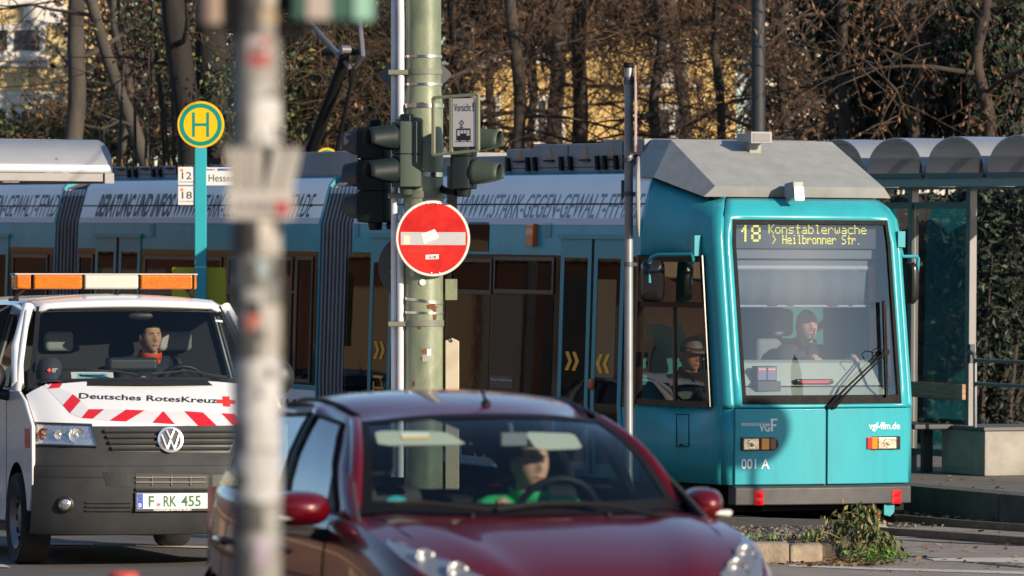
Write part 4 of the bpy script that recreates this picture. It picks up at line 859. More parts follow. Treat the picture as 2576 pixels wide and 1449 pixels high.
b = MB(); b.text('Vorsicht', (x0 + .015, -.010, z1 - .100), (1, 0, 0), (0, 0, 1), .060, width=(x1 - x0) * .74, bold=.0); b.text('!', (x1 - .022, -.010, z1 - .100), (1, 0, 0), (0, 0, 1), .066, width=.010, bold=.03); b.build('lettering', LETB, pl, 0)
b = MB(); c = (x0 + x1) / 2; K = .72; g_ = lambda a, d, e, f_: b.poly([(c + a * K, -.010, z0 + e * K), (c + d * K, -.010, z0 + e * K), (c + d * K, -.010, z0 + f_ * K), (c + a * K, -.010, z0 + f_ * K)])
g_(-.105, .105, .055, .060); g_(-.09, .085, .072, .12); g_(-.085, .08, .185, .20); g_(-.09, -.08, .12, .19); g_(.075, .083, .12, .19); g_(-.045, -.04, .12, .19); g_(-.005, 0, .12, .19); g_(.035, .04, .12, .19); g_(-.045, .03, .12, .145); g_(-.06, -.04, .06, .072); g_(.035, .055, .06, .072)
for a, d in (((-.025, .235), (-.05, .26)), ((-.05, .26), (-.025, .29)), ((-.025, .29), (0, .26)), ((0, .26), (-.025, .235)), ((-.025, .2), (-.025, .235)), ((-.05, .215), (0, .215))): b.bar((c + a[0] * K, -.010, z0 + a[1] * K), (c + d[0] * K, -.010, z0 + d[1] * K), .004, .002, up=(0, 1, 0))
b.build('tram_pictogram', LETB, pl, 0)

# ------------------------------------------------------------------ stop sign with its line plates
HY = 60.5
hs = empty('stop_sign', (at(505, 800, HY).x, HY, 0), label='yellow and green round stop sign with an H on a turquoise square post', cat='stop sign')
hz = lambda v: CZ + (VH - v) * HY / F; hw = lambda p: p * HY / F
m = MB(); m.box(-hw(14.5), hw(14.5), -.05, .05, .2, hz(372)); m.build('post', mat('post turquoise', (.03, .36, .42), .35, coat=.2, var=.05), hs, 30, bevel=.006)
m = MB(); m.box(-hw(15), hw(15), -.054, .054, hz(673), hz(671)); m.build('strap', STK, hs, 0)
m = MB(); m.box(-hw(14.5) - .002, -hw(14.5) + .01, -.052, -.01, hz(665), hz(655)); m.build('sticker', STK, hs, 0)
rd = hw(59); cz_ = hz(314)
HYL = mat('stop yellow', (.80, .43, .002), .45, var=.04, spec=.3); HGR = mat('stop green', (.0, .22, .16), .45, spec=.3)
m = MB(); m.lathe([(0, .02), (rd - .004, .02), (rd, .014), (rd, -.014), (rd - .004, -.02), (0, -.02)], (0, -.02, cz_), (0, -1, 0), 64); dsc = m.build('disc', HYL, hs, 30)
m = MB(); m.loft([[V((0, -.0412, cz_)) + V((r_ * math.cos(R(a)), 0, r_ * math.sin(R(a)))) for a in range(0, 360, 6)] for r_ in (hw(42.5), hw(53.5))], True); m.build('ring', HGR, dsc, 0)
m = MB(); w_, h_, t_ = hw(21.5), hw(31), hw(7.5)
for a in ((-w_, -w_ + t_, -h_, h_), (w_ - t_, w_, -h_, h_), (-w_ + t_, w_ - t_, -t_ / 2, t_ / 2)): m.box(a[0], a[1], -.0420, -.0405, cz_ + a[2], cz_ + a[3])
m.build('letter', HGR, dsc, 0)
PLW = mat('line plate white', (.66, .64, .62), .5, var=.03)
for v0, v1, no, sub in ((420, 466, '12', 'Rheinlandstraße'), (469, 516, '18', 'Louisa Bahnhof')):
    m = MB(); m.box(hw(448 - 505), -hw(14), -.03, -.01, hz(v1), hz(v0)); po = m.build('line_plate', PLW, hs, 30, bevel=.003)
    m = MB(); m.text(no, (hw(458 - 505), -.0315, hz(v0 + 31)), (1, 0, 0), (0, 0, 1), hw(18), width=hw(24 if no == '12' else 25)); m.text(sub, (hw(452 - 505), -.0315, hz(v0 + 39)), (1, 0, 0), (0, 0, 1), hw(3), width=hw(37)); m.build('lettering', LETB, po, 0)
    m = MB(); m.poly([(hw(a - 505), -.0312, hz(v)) for a, v in ((454, v0 + 12), (461, v0 + 12), (461, v0 + 5), (454, v0 + 5))]); m.build('tram_symbol', mat('orange symbol', (.62, .2, .06), .5), po, 0)
m = MB(); m.box(hw(14), hw(150), -.03, -.01, hz(467), hz(421)); po = m.build('name_plate', PLW, hs, 30, bevel=.003)
m = MB(); m.text('Hessen', (hw(525 - 505), -.0315, hz(457)), (1, 0, 0), (0, 0, 1), hw(18.5), width=hw(66)); m.build('lettering', LETB, po, 0)
m = MB(); m.poly([(hw(a), -.0312, hz(v)) for a, v in ((42, 430), (150, 430), (150, 424), (42, 424))]); m.text('RMV', (hw(15), -.0312, hz(429)), (1, 0, 0), (0, 0, 1), hw(4), width=hw(22), bold=.04); m.build('blue_strip', mat('plate blue', (.04, .09, .42), .5), po, 0)
yp = empty('yellow_panel', (at(499, 800, HY).x, HY + .09, 0), label='olive yellow panel behind the turquoise stop post above the van', cat='panel'); m = MB()
c_ = [(-68, 860), (68, 860), (68, 678), (64, 673), (-64, 672), (-68, 676)]; m.prism([(hw(a), 0, hz(v)) for a, v in c_], (0, .02, 0)); m.build('plate', mat('panel yellow', (.50, .40, .008), .5, var=.05), yp, 0)
h2 = empty('stop_sign', (at(822, 800, 66).x, 66, 0), label='top of a second yellow and green stop sign peeking over the tram roof', cat='stop sign')
k2 = 66 / F; z2 = CZ + (VH - 402) * k2
m = MB(); m.lathe([(0, .02), (30 * k2, .02), (30 * k2, -.02), (0, -.02)], (0, 0, z2), (0, -1, 0), 48); d2 = m.build('disc', HYL, h2, 30)
m = MB(); m.loft([[V((0, -.0212, z2)) + V((r_ * math.cos(R(a)), 0, r_ * math.sin(R(a)))) for a in range(0, 360, 8)] for r_ in (13 * k2, 25 * k2)], True); m.build('ring', HGR, d2, 0)
m = MB(); m.box(-.05, .05, .02, .08, .3, z2); m.build('post', mat('post turquoise', (0, 0, 0)), h2, 0)

# ------------------------------------------------------------------ thin post with signs seen edge-on
PY = 49.0; pz = lambda v: CZ + (VH - v) * PY / F
pp = empty('sign_post', (at(1581, 800, PY).x, PY, 0), label='thin galvanised post in front of the tram door with signs edge on', cat='post')
GALV = mat('galvanised steel', (.30, .31, .33), .42, metal=.6, var=.25, scale=5)
m = MB(); m.tube([(.0, 0, 0), (0, 0, pz(160))], .036, 18); m.build('tube', GALV, pp, 60)
m = MB(); m.tube([(0, 0, pz(171)), (0, 0, pz(158))], .040, 18); m.build('cap', BLK, pp, 60)
for v in (200, 403, 488, 665 - 0, 207): 
    m = MB(); m.tube([(0, 0, pz(v) - .02), (0, 0, pz(v) + .02)], .041, 16); m.box(.02, .07, -.02, .02, pz(v) - .015, pz(v) + .015); m.build('clamp', mat('clamp dark', (.10, .10, .11), .5, metal=.5), pp, 40)
sg1 = empty('triangle_sign', (pp.location.x + .062, PY, 0), (0, 0, R(88.6)), 'red rimmed triangular sign edge on at the top of the thin post', 'road sign')
m = MB(); tri = [(-.36, pz(385)), (.36, pz(385)), (.38, pz(370)), (.03, pz(165)), (-.03, pz(165)), (-.38, pz(370))]; m.prism([(a, 0, c) for a, c in tri], (0, .012, 0)); m.build('plate', mat('sign alu', (.45, .42, .38), .5, metal=.3), sg1, 0)
m = MB(); tri2 = [(-.31, pz(378)), (.31, pz(378)), (0, pz(185))]; m.prism([(a, -.003, c) for a, c in tri], (0, .002, 0)); m.build('red_rim', mat('rim red', (.65, .03, .03), .4), sg1, 0)
m = MB(); m.prism([(a * .72, -.005, c * .72 + pz(315) * .28) for a, c in tri], (0, .002, 0)); m.build('white_field', PLW, sg1, 0)
sg2 = empty('round_sign', (pp.location.x + .066, PY, pz(495)), (0, 0, R(87.2)), 'round grey sign edge on at mid height of the thin post', 'road sign')
m = MB(); m.lathe([(0, .0), (.325, .0), (.335, .012), (.335, .02), (.32, .014), (0, .014)], (0, 0, 0), (0, -1, 0), 48); m.build('plate', mat('sign alu', (0, 0, 0)), sg2, 30)

# ------------------------------------------------------------------ out of focus sticker pole close to the camera
QY = 12.0; qz = lambda v: CZ + (VH - v) * QY / F; qw = lambda p: p * QY / F
qp = empty('sticker_pole', (at(645, 800, QY).x, QY, 0), label='blurred near pole pasted with torn stickers', cat='pole')
qr = qw(61)
m = MB(); m.tube([(0, 0, 0), (0, 0, 3.4)], qr, 32); m.build('tube', mat('pole grey paint', (.23, .215, .195), .6, c2=(.10, .10, .09), scale=7, thr=(.35, .6)), qp, 60)
def wrap(v0, v1, a0, a1, c, nm='sticker', r=None, m_=None):
    m = MB(); r = r or qr + .0012; n = 14
    m.loft([[V((r * math.sin(R(lerp(a0, a1, i / n))), -r * math.cos(R(lerp(a0, a1, i / n))), qz(v))) for i in range(n + 1)] for v in (v0, v1)], False)
    return m.build(nm, m_ or mat('sticker %d %d' % (v0, a0), c, .6, var=.45, scale=22), qp, 60)
wrap(-40, 35, -90, 20, (0.092, 0.084, 0.076)); wrap(-40, 20, 22, 85, (0.425, 0.374, 0.306)); wrap(30, 95, -90, 10, (0.084, 0.076, 0.071)); wrap(25, 60, 12, 70, (0.380, 0.280, 0.180))
wrap(95, 170, -20, 35, (0.379, 0.367, 0.355), m_=mat('sticker red white', (0.404, 0.392, 0.379), .6, c2=(.26, .04, .045), scale=16, thr=(.5, .55)))
wrap(175, 260, -75, -18, (0.228, 0.228, 0.212)); wrap(205, 245, -10, 28, (0.379, 0.367, 0.355)); wrap(250, 365, -12, 85, (0.440, 0.428, 0.416), m_=mat('sticker print', (0.428, 0.416, 0.404), .6, c2=(0.272, 0.272, 0.281), scale=40, thr=(.38, .45)))
wrap(560, 640, -80, 5, (0.046, 0.042, 0.039)); wrap(555, 640, 8, 80, (0.468, 0.425, 0.374)); wrap(645, 720, -75, -20, (0.212, 0.212, 0.196)); wrap(655, 700, 2, 32, (0.257, 0.337, 0.355)); wrap(660, 760, -85, 0, (0.068, 0.068, 0.068)); wrap(725, 800, -30, 20, (0.357, 0.348, 0.340))
wrap(790, 830, -20, 12, (0.500, 0.116, 0.084)); wrap(770, 880, 20, 85, (0.367, 0.343, 0.306)); wrap(835, 905, -80, 5, (0.100, 0.100, 0.100)); wrap(905, 1060, -85, -18, (0.357, 0.365, 0.374)); wrap(900, 1130, -16, 85, (0.453, 0.447, 0.447)); wrap(1065, 1140, -85, -18, (0.180, 0.180, 0.196)); wrap(1135, 1260, -60, 85, (0.440, 0.434, 0.440)); wrap(1265, 1340, -85, 20, (0.076, 0.076, 0.074)); wrap(1290, 1380, 22, 85, (0.300, 0.300, 0.280)); wrap(1345, 1420, -5, 45, (0.340, 0.281, 0.357)); wrap(1385, 1500, -85, -8, (0.100, 0.100, 0.100))

rq = random.Random(5)
for _ in range(46):
    v0 = rq.uniform(-20, 1400); a0 = rq.uniform(-85, 60); g_ = rq.choice((.03, .06, .10, .2, .32, .45)); w_ = rq.uniform(6, 26)
    if 360 < v0 < 556: continue
    wrap(v0, v0 + rq.uniform(8, 40), a0, a0 + w_, None, 'scrap', qr + .002 + rq.random() * .001, mat('scrap grey %.2f' % g_, (g_, g_ * .96, g_ * .92), .7, var=.5, scale=60))
wrap(368, 482, -88, 88, (.03, .028, .027), nm='dark_strip', r=qr + .0022)
# torn placard with five dark gaps, wider than the pole
pc = empty('placard', (qp.location.x, QY - qr - .006, 0), label='pale flared placard with dark gaps like fingers tied to the near pole', cat='placard')
PLC = mat('placard pale', (.44, .41, .375), .7, var=.1, scale=14); cols_ = [((575, 606), (575, 370)), ((622, 625), (632, 372)), ((655, 640), (668, 376)), ((690, 660), (706, 384)), ((735, 690), (752, 372)), ]
lx = lambda u: qw(u - 645)
m = MB(); m.prism([(lx(u), 0, qz(v)) for u, v in ((575, 552), (740, 552), (742, 480), (572, 480))], (0, .008, 0)); m.build('board', PLC, pc, 0, bevel=.002)
for a, c in (((580, 600), (572, 595)), ((606, 628), (600, 628)), ((636, 660), (634, 662)), ((668, 696), (690, 722)), ((702, 738), (730, 758))):
    m = MB(); m.prism([(lx(a[0]), 0, qz(482)), (lx(a[1]), 0, qz(482)), (lx(c[1]), -.012, qz(385)), (lx((c[0] + c[1]) / 2), -.015, qz(366)), (lx(c[0]), -.012, qz(380))], (0, .006, 0)); m.build('finger', PLC, pc, 0, bevel=.002)
m = MB(); m.text('ATARI', (lx(583), -.002, qz(532)), (1, 0, 0), (0, 0, 1), qw(20), width=qw(102), bold=.03); m.build('lettering', mat('placard grey', (.16, .15, .15), .6), pc, 0)
m = MB(); m.poly([(lx(u), -.003, qz(v)) for u, v in ((695, 542), (728, 540), (732, 508), (696, 508))]); m.build('red_mark', mat('placard red', (.34, .045, .055), .6), pc, 0)
SG2 = [mat('near signal dark green', (.035, .10, .075), .5), mat('near signal pale', (.38, .32, .28), .6), mat('near signal light green', (.26, .46, .36), .5)]
nb = empty('near_signal', (at(735, 0, QY).x, QY, qz(58)), label='blurred green signal housing at the top beside the near pole', cat='traffic light')
m = MB(); m.box(0, qw(205), -.06, .10, 0, .5); m.build('housing', SG2[0], nb, 30, bevel=.01)
m = MB(); m.box(qw(40), qw(98), -.064, -.05, .004, .5); m.build('sticker', SG2[1], nb, 0)
m = MB(); m.box(qw(158), qw(204), -.066, -.05, .003, .5); m.build('door', SG2[2], nb, 0)
m = MB(); m.box(-qw(50), .02, -.03, .03, .02, .06); m.box(-.03, qw(35), -.03, .10, -.03, 0); m.build('bracket', BLK, nb, 0)
nb2 = empty('near_signal', (at(515, 0, QY).x, QY - .02, qz(62)), label='blurred brown bracket at the top left of the near pole', cat='bracket')
m = MB(); m.loft([[V((qw(35) * math.cos(R(a)) + qw(20), qw(35) * math.sin(R(a)), z)) for a in range(0, 360, 20)] for z in (0, .4)], True, True); m.build('shell', mat('near brown', (.24, .17, .13), .6), nb2, 40)
m = MB(); m.box(qw(30), qw(75), -.02, .04, -.01, .12); m.build('clamp', BLK, nb2, 0)
rb = empty('red_bollard', at(310, 1437, 21), label='blurred red top of a low post at the bottom left edge', cat='post'); m = MB(); k = 40 * 21 / F
m.lathe([(k, -.35), (k, -.012), (k - .012, 0), (0, .002)], (0, 0, 0), n=28); m.build('cap', mat('bollard red', (.42, .055, .04), .5, var=.1), rb, 40); m = MB(); m.lathe([(k * .9, -rb.location.z), (k * .9, -.34)], (0, 0, 0), n=24); m.build('post', mat('post white', (0, 0, 0)), rb, 40)

# unseen round sign and post right of frame, placed to shade the tram nose
p = front(1890, 1092); c = p; cw_ = TM @ c + sd * 9.5
rs_ = empty('round_sign', (cw_.x, cw_.y, 0), (0, 0, R(45)), 'unseen round sign on a post right of the tram, placed to shade the nose', 'road sign')
m = MB(); m.lathe([(0, .004), (.30, .004), (.30, -.004), (0, -.004)], (0, 0, cw_.z), (0, -1, 0), 40); m.build('plate', mat('sign alu', (0, 0, 0)), rs_, 30); m = MB(); m.tube([(0, .05, 0), (0, .05, cw_.z + .3)], .03, 10); m.build('post', GALV, rs_, 50)
# ------------------------------------------------------------------ surfaces and decals shared by both road vehicles
def proj(M, h, u, v, off=0.003, lo=-3, hi=6):
    """point where the sight line of (u, v) meets the surface z = h(s, y) of a vehicle"""
    I = M.inverted(); o = I @ V((0, 0, CZ)); d = ((I @ at(u, v, 1.0)) - o); d /= -d.x if d.x < 0 else d.x
    sgn = 1 if (o.x > 0) else -1
    # march from the front backwards along the ray
    t0 = (lo - o.x) / d.x; prev = None; N = 400
    for i in range(N + 1):
        x = lo + (hi - lo) * i / N; p = o + d * ((x - o.x) / d.x); f = p.z - h(p.x, p.y)
        if f <= 0 and prev is not None:
            a, b = prev, x
            for _ in range(18):
                m = (a + b) / 2; p = o + d * ((m - o.x) / d.x)
                if p.z - h(p.x, p.y) > 0: a = m
                else: b = m
            p = o + d * ((b - o.x) / d.x); return V((p.x, p.y, h(p.x, p.y) + off))
        prev = x
    return V((0, 0, 0))
def decal(mb, M, h, quads, sub=6, off=.003, m=None):
    for q in quads:
        q = [V((a, b, 0)) for a, b in q]; rows = []
        for i in range(sub + 1):
            l, r = q[0].lerp(q[3], i / sub), q[1].lerp(q[2], i / sub)
            rows.append([proj(M, h, *l.lerp(r, j / sub).xy, off) for j in range(sub + 1)])
        mb.loft(rows, False, False, m)
def decal_text(mb, M, h, txt, p0, p1, hpx, bold=0, off=.004, shear=0.0, m=None):
    vs, fs = text_mesh(txt, bold); x0 = min(v[0] for v in vs); x1 = max(v[0] for v in vs); a, b = V((*p0, 0)), V((*p1, 0)); d = (b - a); n = V((d.y, -d.x, 0)).normalized()
    out = []
    for v in vs:
        q = a + d * ((v[0] - x0) / (x1 - x0)) + n * (v[1] / .7 * hpx) + d.normalized() * (shear * v[1] / .7 * hpx); out.append(proj(M, h, q.x, q.y, off))
    mb.add(out, fs, m)
def wheel(parent, s, y, r, w, tm, rm, out=1, holes=12):
    e = MB(); rim = r * .66
    e.lathe([(rim, -w / 2 + .02), (r - .02, -w / 2), (r, -w / 2 + .03), (r, w / 2 - .03), (r - .02, w / 2), (rim, w / 2 - .02)], (s, y, r), (0, 1, 0), 40, caps=False); wo = e.build('wheel', tm, parent, 35)
    k = MB(); o = out * (w / 2 - .03); dr = out
    k.lathe([(rim + .005, -w / 2 + .03), (rim, out * (w / 2 - .012)) if out > 0 else (rim, -(w / 2 - .012)), (rim - .02, o - .01 * dr), (rim * .72, o - .05 * dr), (rim * .5, o - .02 * dr), (.0, o - .02 * dr)], (s, y, r), (0, 1, 0), 40, caps=False)
    k.build('rim', rm, wo, 40); k = MB()
    for i in range(holes):
        a = 2 * math.pi * i / holes; c = V((s + rim * .80 * math.cos(a), y + o - .028 * dr, r + rim * .80 * math.sin(a))); k.lathe([(0, 0), (.022, 0)], c, (0, 1, 0), 10, caps=False); k.lathe([(.022, -.03), (.022, .006), (0, .006)], c, (0, dr, 0), 10, caps=False)
    k.build('rim_hole', BLK, wo, 0); return wo
TYRE = mat('tyre rubber', (.022, .021, .021), .8, var=.3, scale=8); RIMM = mat('steel rim', (.20, .20, .21), .4, metal=.7)
# ------------------------------------------------------------------ the van
VP = V(((428 - U0) * 43.0 / F, 43.0, 0)); VPHI = 15.5
van = empty('van', VP, (0, 0, R(90 + VPHI)), 'white red cross van with an orange light bar and red striped bonnet', 'van'); VMx = matrix(van)
VW = mat('van white paint', (.76, .76, .76), .25, coat=.6, var=.03); VPL = mat('van grey plastic', (.044, .045, .048), .66, c2=(.026, .027, .029), scale=3, bump=.1, bscale=200, spec=.25)
VBK = mat('van black trim', (.014, .014, .015), .5); VGL = glass('van windscreen', (.66, .72, .72), .07); VSG = glass('van side glass', (.45, .5, .5), .10)
REDF = mat('red foil', (.60, .012, .020), .4, coat=.3); SILF = mat('silver foil', (.62, .62, .64), .35, coat=.3)
HLG = glass('lamp cover', (.92, .93, .95), .10); CHRM = mat('lamp chrome', (.74, .72, .70), .22, metal=.85, bump=.8, bscale=34); INT = mat('van interior dark', (.022, .023, .026), .8)
def vfs(y, z):
    q = [(.22, .10), (.30, .04), (.45, .0), (.72, .005), (.80, .05), (.90, .07), (1.02, .12)]
    for (a, p), (b, r_) in zip(q, q[1:]):
        if z <= b: break
    base = p + (r_ - p) * max(0, min(1, (z - a) / (b - a))); return base + .34 * (abs(y) / .95) ** 3.4
def vhood(s, y):
    s1 = s - .34 * (abs(y) / .95) ** 3.0 * max(0, 1 - s * .9); t = max(0, min(1, (s1 - .11) / .66)); z = 1.0 + .345 * t ** .82
    if s1 < .11: z = 1.0 - (.11 - s1) * 3
    return z - .035 * (y / .85) ** 2 - max(0, abs(y) - .80) * .5
# front fascia
ys = [-.95 + 1.9 * i / 24 for i in range(25)]; b = MB()
b.loft([[V((vfs(y, z), y, z)) for y in ys] for z in (.24, .30, .45, .60, .68, .72, .80, .88, .95, 1.02)], False)
b.loft([[V((vfs(y, .24) + o, y, .24)) for y in ys] for o in (0, .5)], False)
vb = b.build('bumper', VPL, van, 40)
b = MB()
for z in (.735, .655): b.loft([[V((vfs(y, z) - .0015, y, z)) for y in ys] for z in (z - .003, z + .003)], False)
b.build('bumper_seam', VBK, vb, 0)
def vf(u, v, off=.006):
    s = .1
    for _ in range(8): p = hit(VMx, u, v, (s, 0, 0), (1, 0, 0)); s = vfs(max(-.95, min(.95, p.y)), p.z) - off
    return p
def vquad(mb, q, off=.006, n=4, m=None):
    q = [V((*a, 0)) for a in q]; mb.loft([[vf(*q[0].lerp(q[1], j / n).lerp(q[3].lerp(q[2], j / n), i / n).xy, off) for j in range(n + 1)] for i in range(n + 1)], False, False, m)
def mirq(q): return [(2 * 428 + (428 - 428) - a + 0, b + 0) for a, b in q]
# bonnet
b = MB(); ss = [.10, .13, .2, .3, .4, .5, .6, .7, .78]; yy = [-.90, -.86, -.78] + [-.7 + 1.4 * i / 14 for i in range(15)] + [.78, .86, .90]
def hp_(s, y):
    s1 = s + .34 * (abs(y) / .95) ** 3.0 * max(0, 1 - s * 1.15); return V((s1, y, vhood(s1, y)))
b.loft([[hp_(s, y) - V((0, 0, .05 if s == .10 else 0)) for y in yy] for s in ss], False); bon = b.build('bonnet', VW, van, 50)
dc = MB(); H = vhood
for q in (((137, 958), (163, 957), (150, 976), (120, 979)), ((183, 992), (203, 1008), (176, 1040), (158, 1020)), ((223, 1030), (262, 1030), (233, 1054), (205, 1052)), ((317, 1031), (364, 1033), (317, 1061), (275, 1059)), ((409, 1036), (412, 1036), (440, 1068), (383, 1064)), ((463, 1035), (510, 1038), (550, 1076), (500, 1074)), ((556, 1040), (590, 1042), (610, 1072), (585, 1070))):
    decal(dc, VMx, H, [q], 5)
dc.build('red_stripe', REDF, bon, 0); dc = MB()
for q in (((122, 957), (137, 958), (120, 979), (110, 972)), ((150, 976), (183, 992), (158, 1020), (120, 979)), ((203, 1008), (223, 1030), (205, 1052), (176, 1040)), ((262, 1030), (317, 1031), (275, 1059), (233, 1054)), ((364, 1033), (409, 1036), (383, 1064), (317, 1061)), ((412, 1036), (463, 1035), (500, 1074), (440, 1068)), ((510, 1038), (556, 1040), (585, 1070), (550, 1076))):
    decal(dc, VMx, H, [q], 5, .002)
dc.build('silver_stripe', SILF, bon, 0)
dc = MB(); decal_text(dc, VMx, H, 'Deutsches RotesKreuz', (199, 1003), (547, 1015), 13.5, .012); dc.build('lettering', mat('dark blue letters', (.015, .018, .035), .5), bon, 0)
dc = MB(); decal(dc, VMx, H, [((546, 1006), (592, 1008), (592, 1017), (546, 1015)), ((560, 998), (577, 999), (579, 1024), (562, 1023))], 3, .0045); dc.build('red_cross', mat('cross red', (.75, .03, .02), .4), bon, 0)
# grille, badge, intakes, plate, lamps
g = MB(); vquad(g, ((258, 1077), (602, 1079), (578, 1139), (284, 1137)), .004, 8); gr = g.build('grille', VBK, van, 30)
for i in range(4):
    v0 = 1082 + i * 14.5; k = i * 6; g = MB(); g.tube([vf(lerp(263 + k, 597 - k, j / 8), v0 + 2, .02) for j in range(9)], .013, 6); g.build('slat', VPL, gr, 40)
p = vf(428, 1106, .03); q_ = (33 * 43 / F); wb = MB(); wb.lathe([(q_, 0), (q_, .012), (q_ * .82, .016), (q_ * .80, .006), (0, .006)], p, (-1, 0, .15), 40, m=0); wb.lathe([(q_ * .8, .0065), (0, .0065)], p, (-1, 0, .15), 32, m=1, caps=False)
X_, Z_ = V((0, -1, 0)), V((.15, 0, 1)).normalized()
def stroke(a, c, w=.012): wb.bar(p + X_ * (a[0] * q_) + Z_ * (a[1] * q_) + V((-.013, 0, 0)), p + X_ * (c[0] * q_) + Z_ * (c[1] * q_) + V((-.013, 0, 0)), w, .008, up=(1, 0, 0), m=0)
for a, c in (((-.30, .74), (0, .08)), ((.30, .74), (0, .08)), ((-.68, .42), (-.28, -.72)), ((-.28, -.72), (0, .0)), ((.68, .42), (.28, -.72)), ((.28, -.72), (0, 0))): stroke(a, c)
wb.build('badge', [mat('badge chrome', (.78, .78, .80), .2, metal=.8), VBK], van, 40)
for q in (((258, 1188), (332, 1188), (334, 1224), (270, 1223)), ((341, 1190), (524, 1194), (524, 1232), (341, 1231)), ((534, 1194), (598, 1194), (590, 1224), (534, 1224))):
    g = MB(); vquad(g, q, .003, 5); io = g.build('air_intake', VBK, van, 0)
    if q[0][0] == 341:
        for v0 in (1201, 1213): g = MB(); g.tube([vf(lerp(342, 518, j / 5), v0, .012) for j in range(6)], .006, 6); g.build('slat', mat('slat beige grey', (.20, .185, .165), .5), io, 40)
        for u0 in (383, 432, 480): g = MB(); g.bar(vf(u0, 1196, .014), vf(u0, 1221, .014), .006, .006); g.build('slat', mat('slat beige grey', (0, 0, 0)), io, 0)
        g = MB(); g.tube([vf(lerp(341, 522, j / 5), 1231, .012) for j in range(6)], .012, 6); g.build('lip', VPL, io, 40)
for v0 in (1264, 1274, 1284): g = MB(); g.tube([vf(lerp(216, 330, j / 5), v0, .004 + .006 * min(1, j / 2)) for j in range(6)], .008, 6); g.build('air_slat', VPL, vb, 40)
pl = MB(); a, c = vf(340, 1283, .03), vf(544, 1239, .03); sx = min(a.x, c.x) - .0
pl.prism([V((sx, a.y, a.z - .012)), V((sx, c.y, a.z - .012)), V((sx, c.y, c.z + .008)), V((sx, a.y, c.z + .008))], (.02, 0, 0)); po = pl.build('plate_holder', VBK, van, 0, bevel=.003)
pl = MB(); X = V((0, -1, 0)); w_ = .52; y0 = a.y - .012; zb_ = c.z - .113; P_ = lambda x, z, o=.001: V((sx - o, y0 - x, zb_ + z))
pl.prism([P_(0, 0), P_(w_, 0), P_(w_, .11), P_(0, .11)], (-.002, 0, 0)); np_ = pl.build('number_plate', mat('plate white', (.72, .72, .68), .4), van, 0)
pl = MB(); pl.poly([P_(.002, .002, .004), P_(.045, .002, .004), P_(.045, .108, .004), P_(.002, .108, .004)]); pl.build('blue_field', mat('euro blue', (.01, .06, .40), .4), np_, 0)
pl = MB(); pl.text('D', P_(.013, .014, .0055), X, (0, 0, 1), .026, width=.019, bold=.03); pl.build('country_letter', WLET, np_, 0)
for i in range(12):
    t = R(30 * i); pl = MB(); 
    pl.poly([P_(.0235 + .014 * math.cos(t) + .0022 * math.cos(R(k)), .074 + .014 * math.sin(t) + .0022 * math.sin(R(k)), .0055) for k in (90, 210, 330)]); pl.build('star', YEL, np_, 0)
pl = MB(); pl.text('F', P_(.085, .017, .0045), X, (0, 0, 1), .076, width=.042, bold=.02); pl.text('RK', P_(.195, .017, .0045), X, (0, 0, 1), .076, width=.098, bold=.02); pl.text('455', P_(.325, .017, .0045), X, (0, 0, 1), .076, width=.145, bold=.02); pl.build('plate_number', mat('plate green', (.02, .11, .045), .5), np_, 0)
pl = MB(); pl.lathe([(.020, 0), (.020, .001), (0, .001)], P_(.158, .03, .003), (-1, 0, 0), 20); so_ = pl.build('seal', mat('seal grey', (.4, .4, .42), .4), np_, 0); pl = MB(); pl.lathe([(.009, 0), (0, .0)], P_(.158, .03, .0055), (-1, 0, 0), 12, caps=False); pl.build('crest', mat('crest red', (.4, .05, .08), .5), so_, 0)
pl = MB(); pl.text('VOLKSWAGEN ZENTRUM UELZEN', V((sx - .002, y0 - .12, a.z - .006)), X, (0, 0, 1), .011, width=.28, bold=.03); pl.build('holder_lettering', WLET, po, 0)
def vlamp(sg):
    m_ = (lambda q: q) if sg > 0 else None
    L_ = [vf(u, v, .0) for u, v in ((84, 1064), (228, 1068), (241, 1123), (81, 1118))]
    if sg < 0: L_ = [V((p.x, -p.y, p.z)) for p in L_]
    def pt_(i, j, o): 
        p = L_[0].lerp(L_[1], i).lerp(L_[3].lerp(L_[2], i), j); return V((vfs(p.y, p.z) - o, p.y, p.z))
    n = 6; m = MB(); m.loft([[pt_(i / n, j / n, .002 + .0) + V((.0, 0, 0)) for i in range(n + 1)] for j in range(n + 1)], False); h = m.build('headlight', CHRM, van, 40)
    for i, rr_, mt in ((.70, .058, CHRM), (.42, .040, CHRM), (.16, .045, mat('amber bulb cup', (.55, .25, .10), .15, metal=.9))):
        c = pt_(i, .5, .010); m = MB(); m.lathe([(rr_, .008), (rr_ * .85, .0), (rr_ * .5, -.02), (.012, -.028), (.012, .0), (0, .004)], c + V((-.006, 0, 0)), (-1, 0, 0), 20, caps=False); m.build('reflector', mt, h, 50)
    m = MB(); m.loft([[pt_(i / n, j / n, .030) for i in range(n + 1)] for j in range(n + 1)], False); m.build('lens', HLG, h, 50)
    m = MB(); pr = [pt_(0, 0, .015), pt_(.5, 0, .015), pt_(1, 0, .015), pt_(1, 1, .015), pt_(.5, 1, .015), pt_(0, 1, .015), pt_(0, 0, .015)]; m.tube(pr, .010, 6); m.build('lamp_seal', VBK, h, 40)
vlamp(1); vlamp(-1)
for sg in (1, -1):
    p = vf(165, 1268, .0); p.y *= sg; m = MB(); m.lathe([(.06, .004), (.048, .012), (.04, .0), (0, .0)], V((vfs(p.y, p.z), p.y, p.z)), (-1, sg * .5, 0), 24); fo = m.build('fog_lamp', VBK, van, 40); m = MB(); m.lathe([(.038, .004), (.025, .012), (0, .014)], V((vfs(p.y, p.z), p.y, p.z)), (-1, sg * .5, 0), 20); m.build('lens', CHRM, fo, 40)
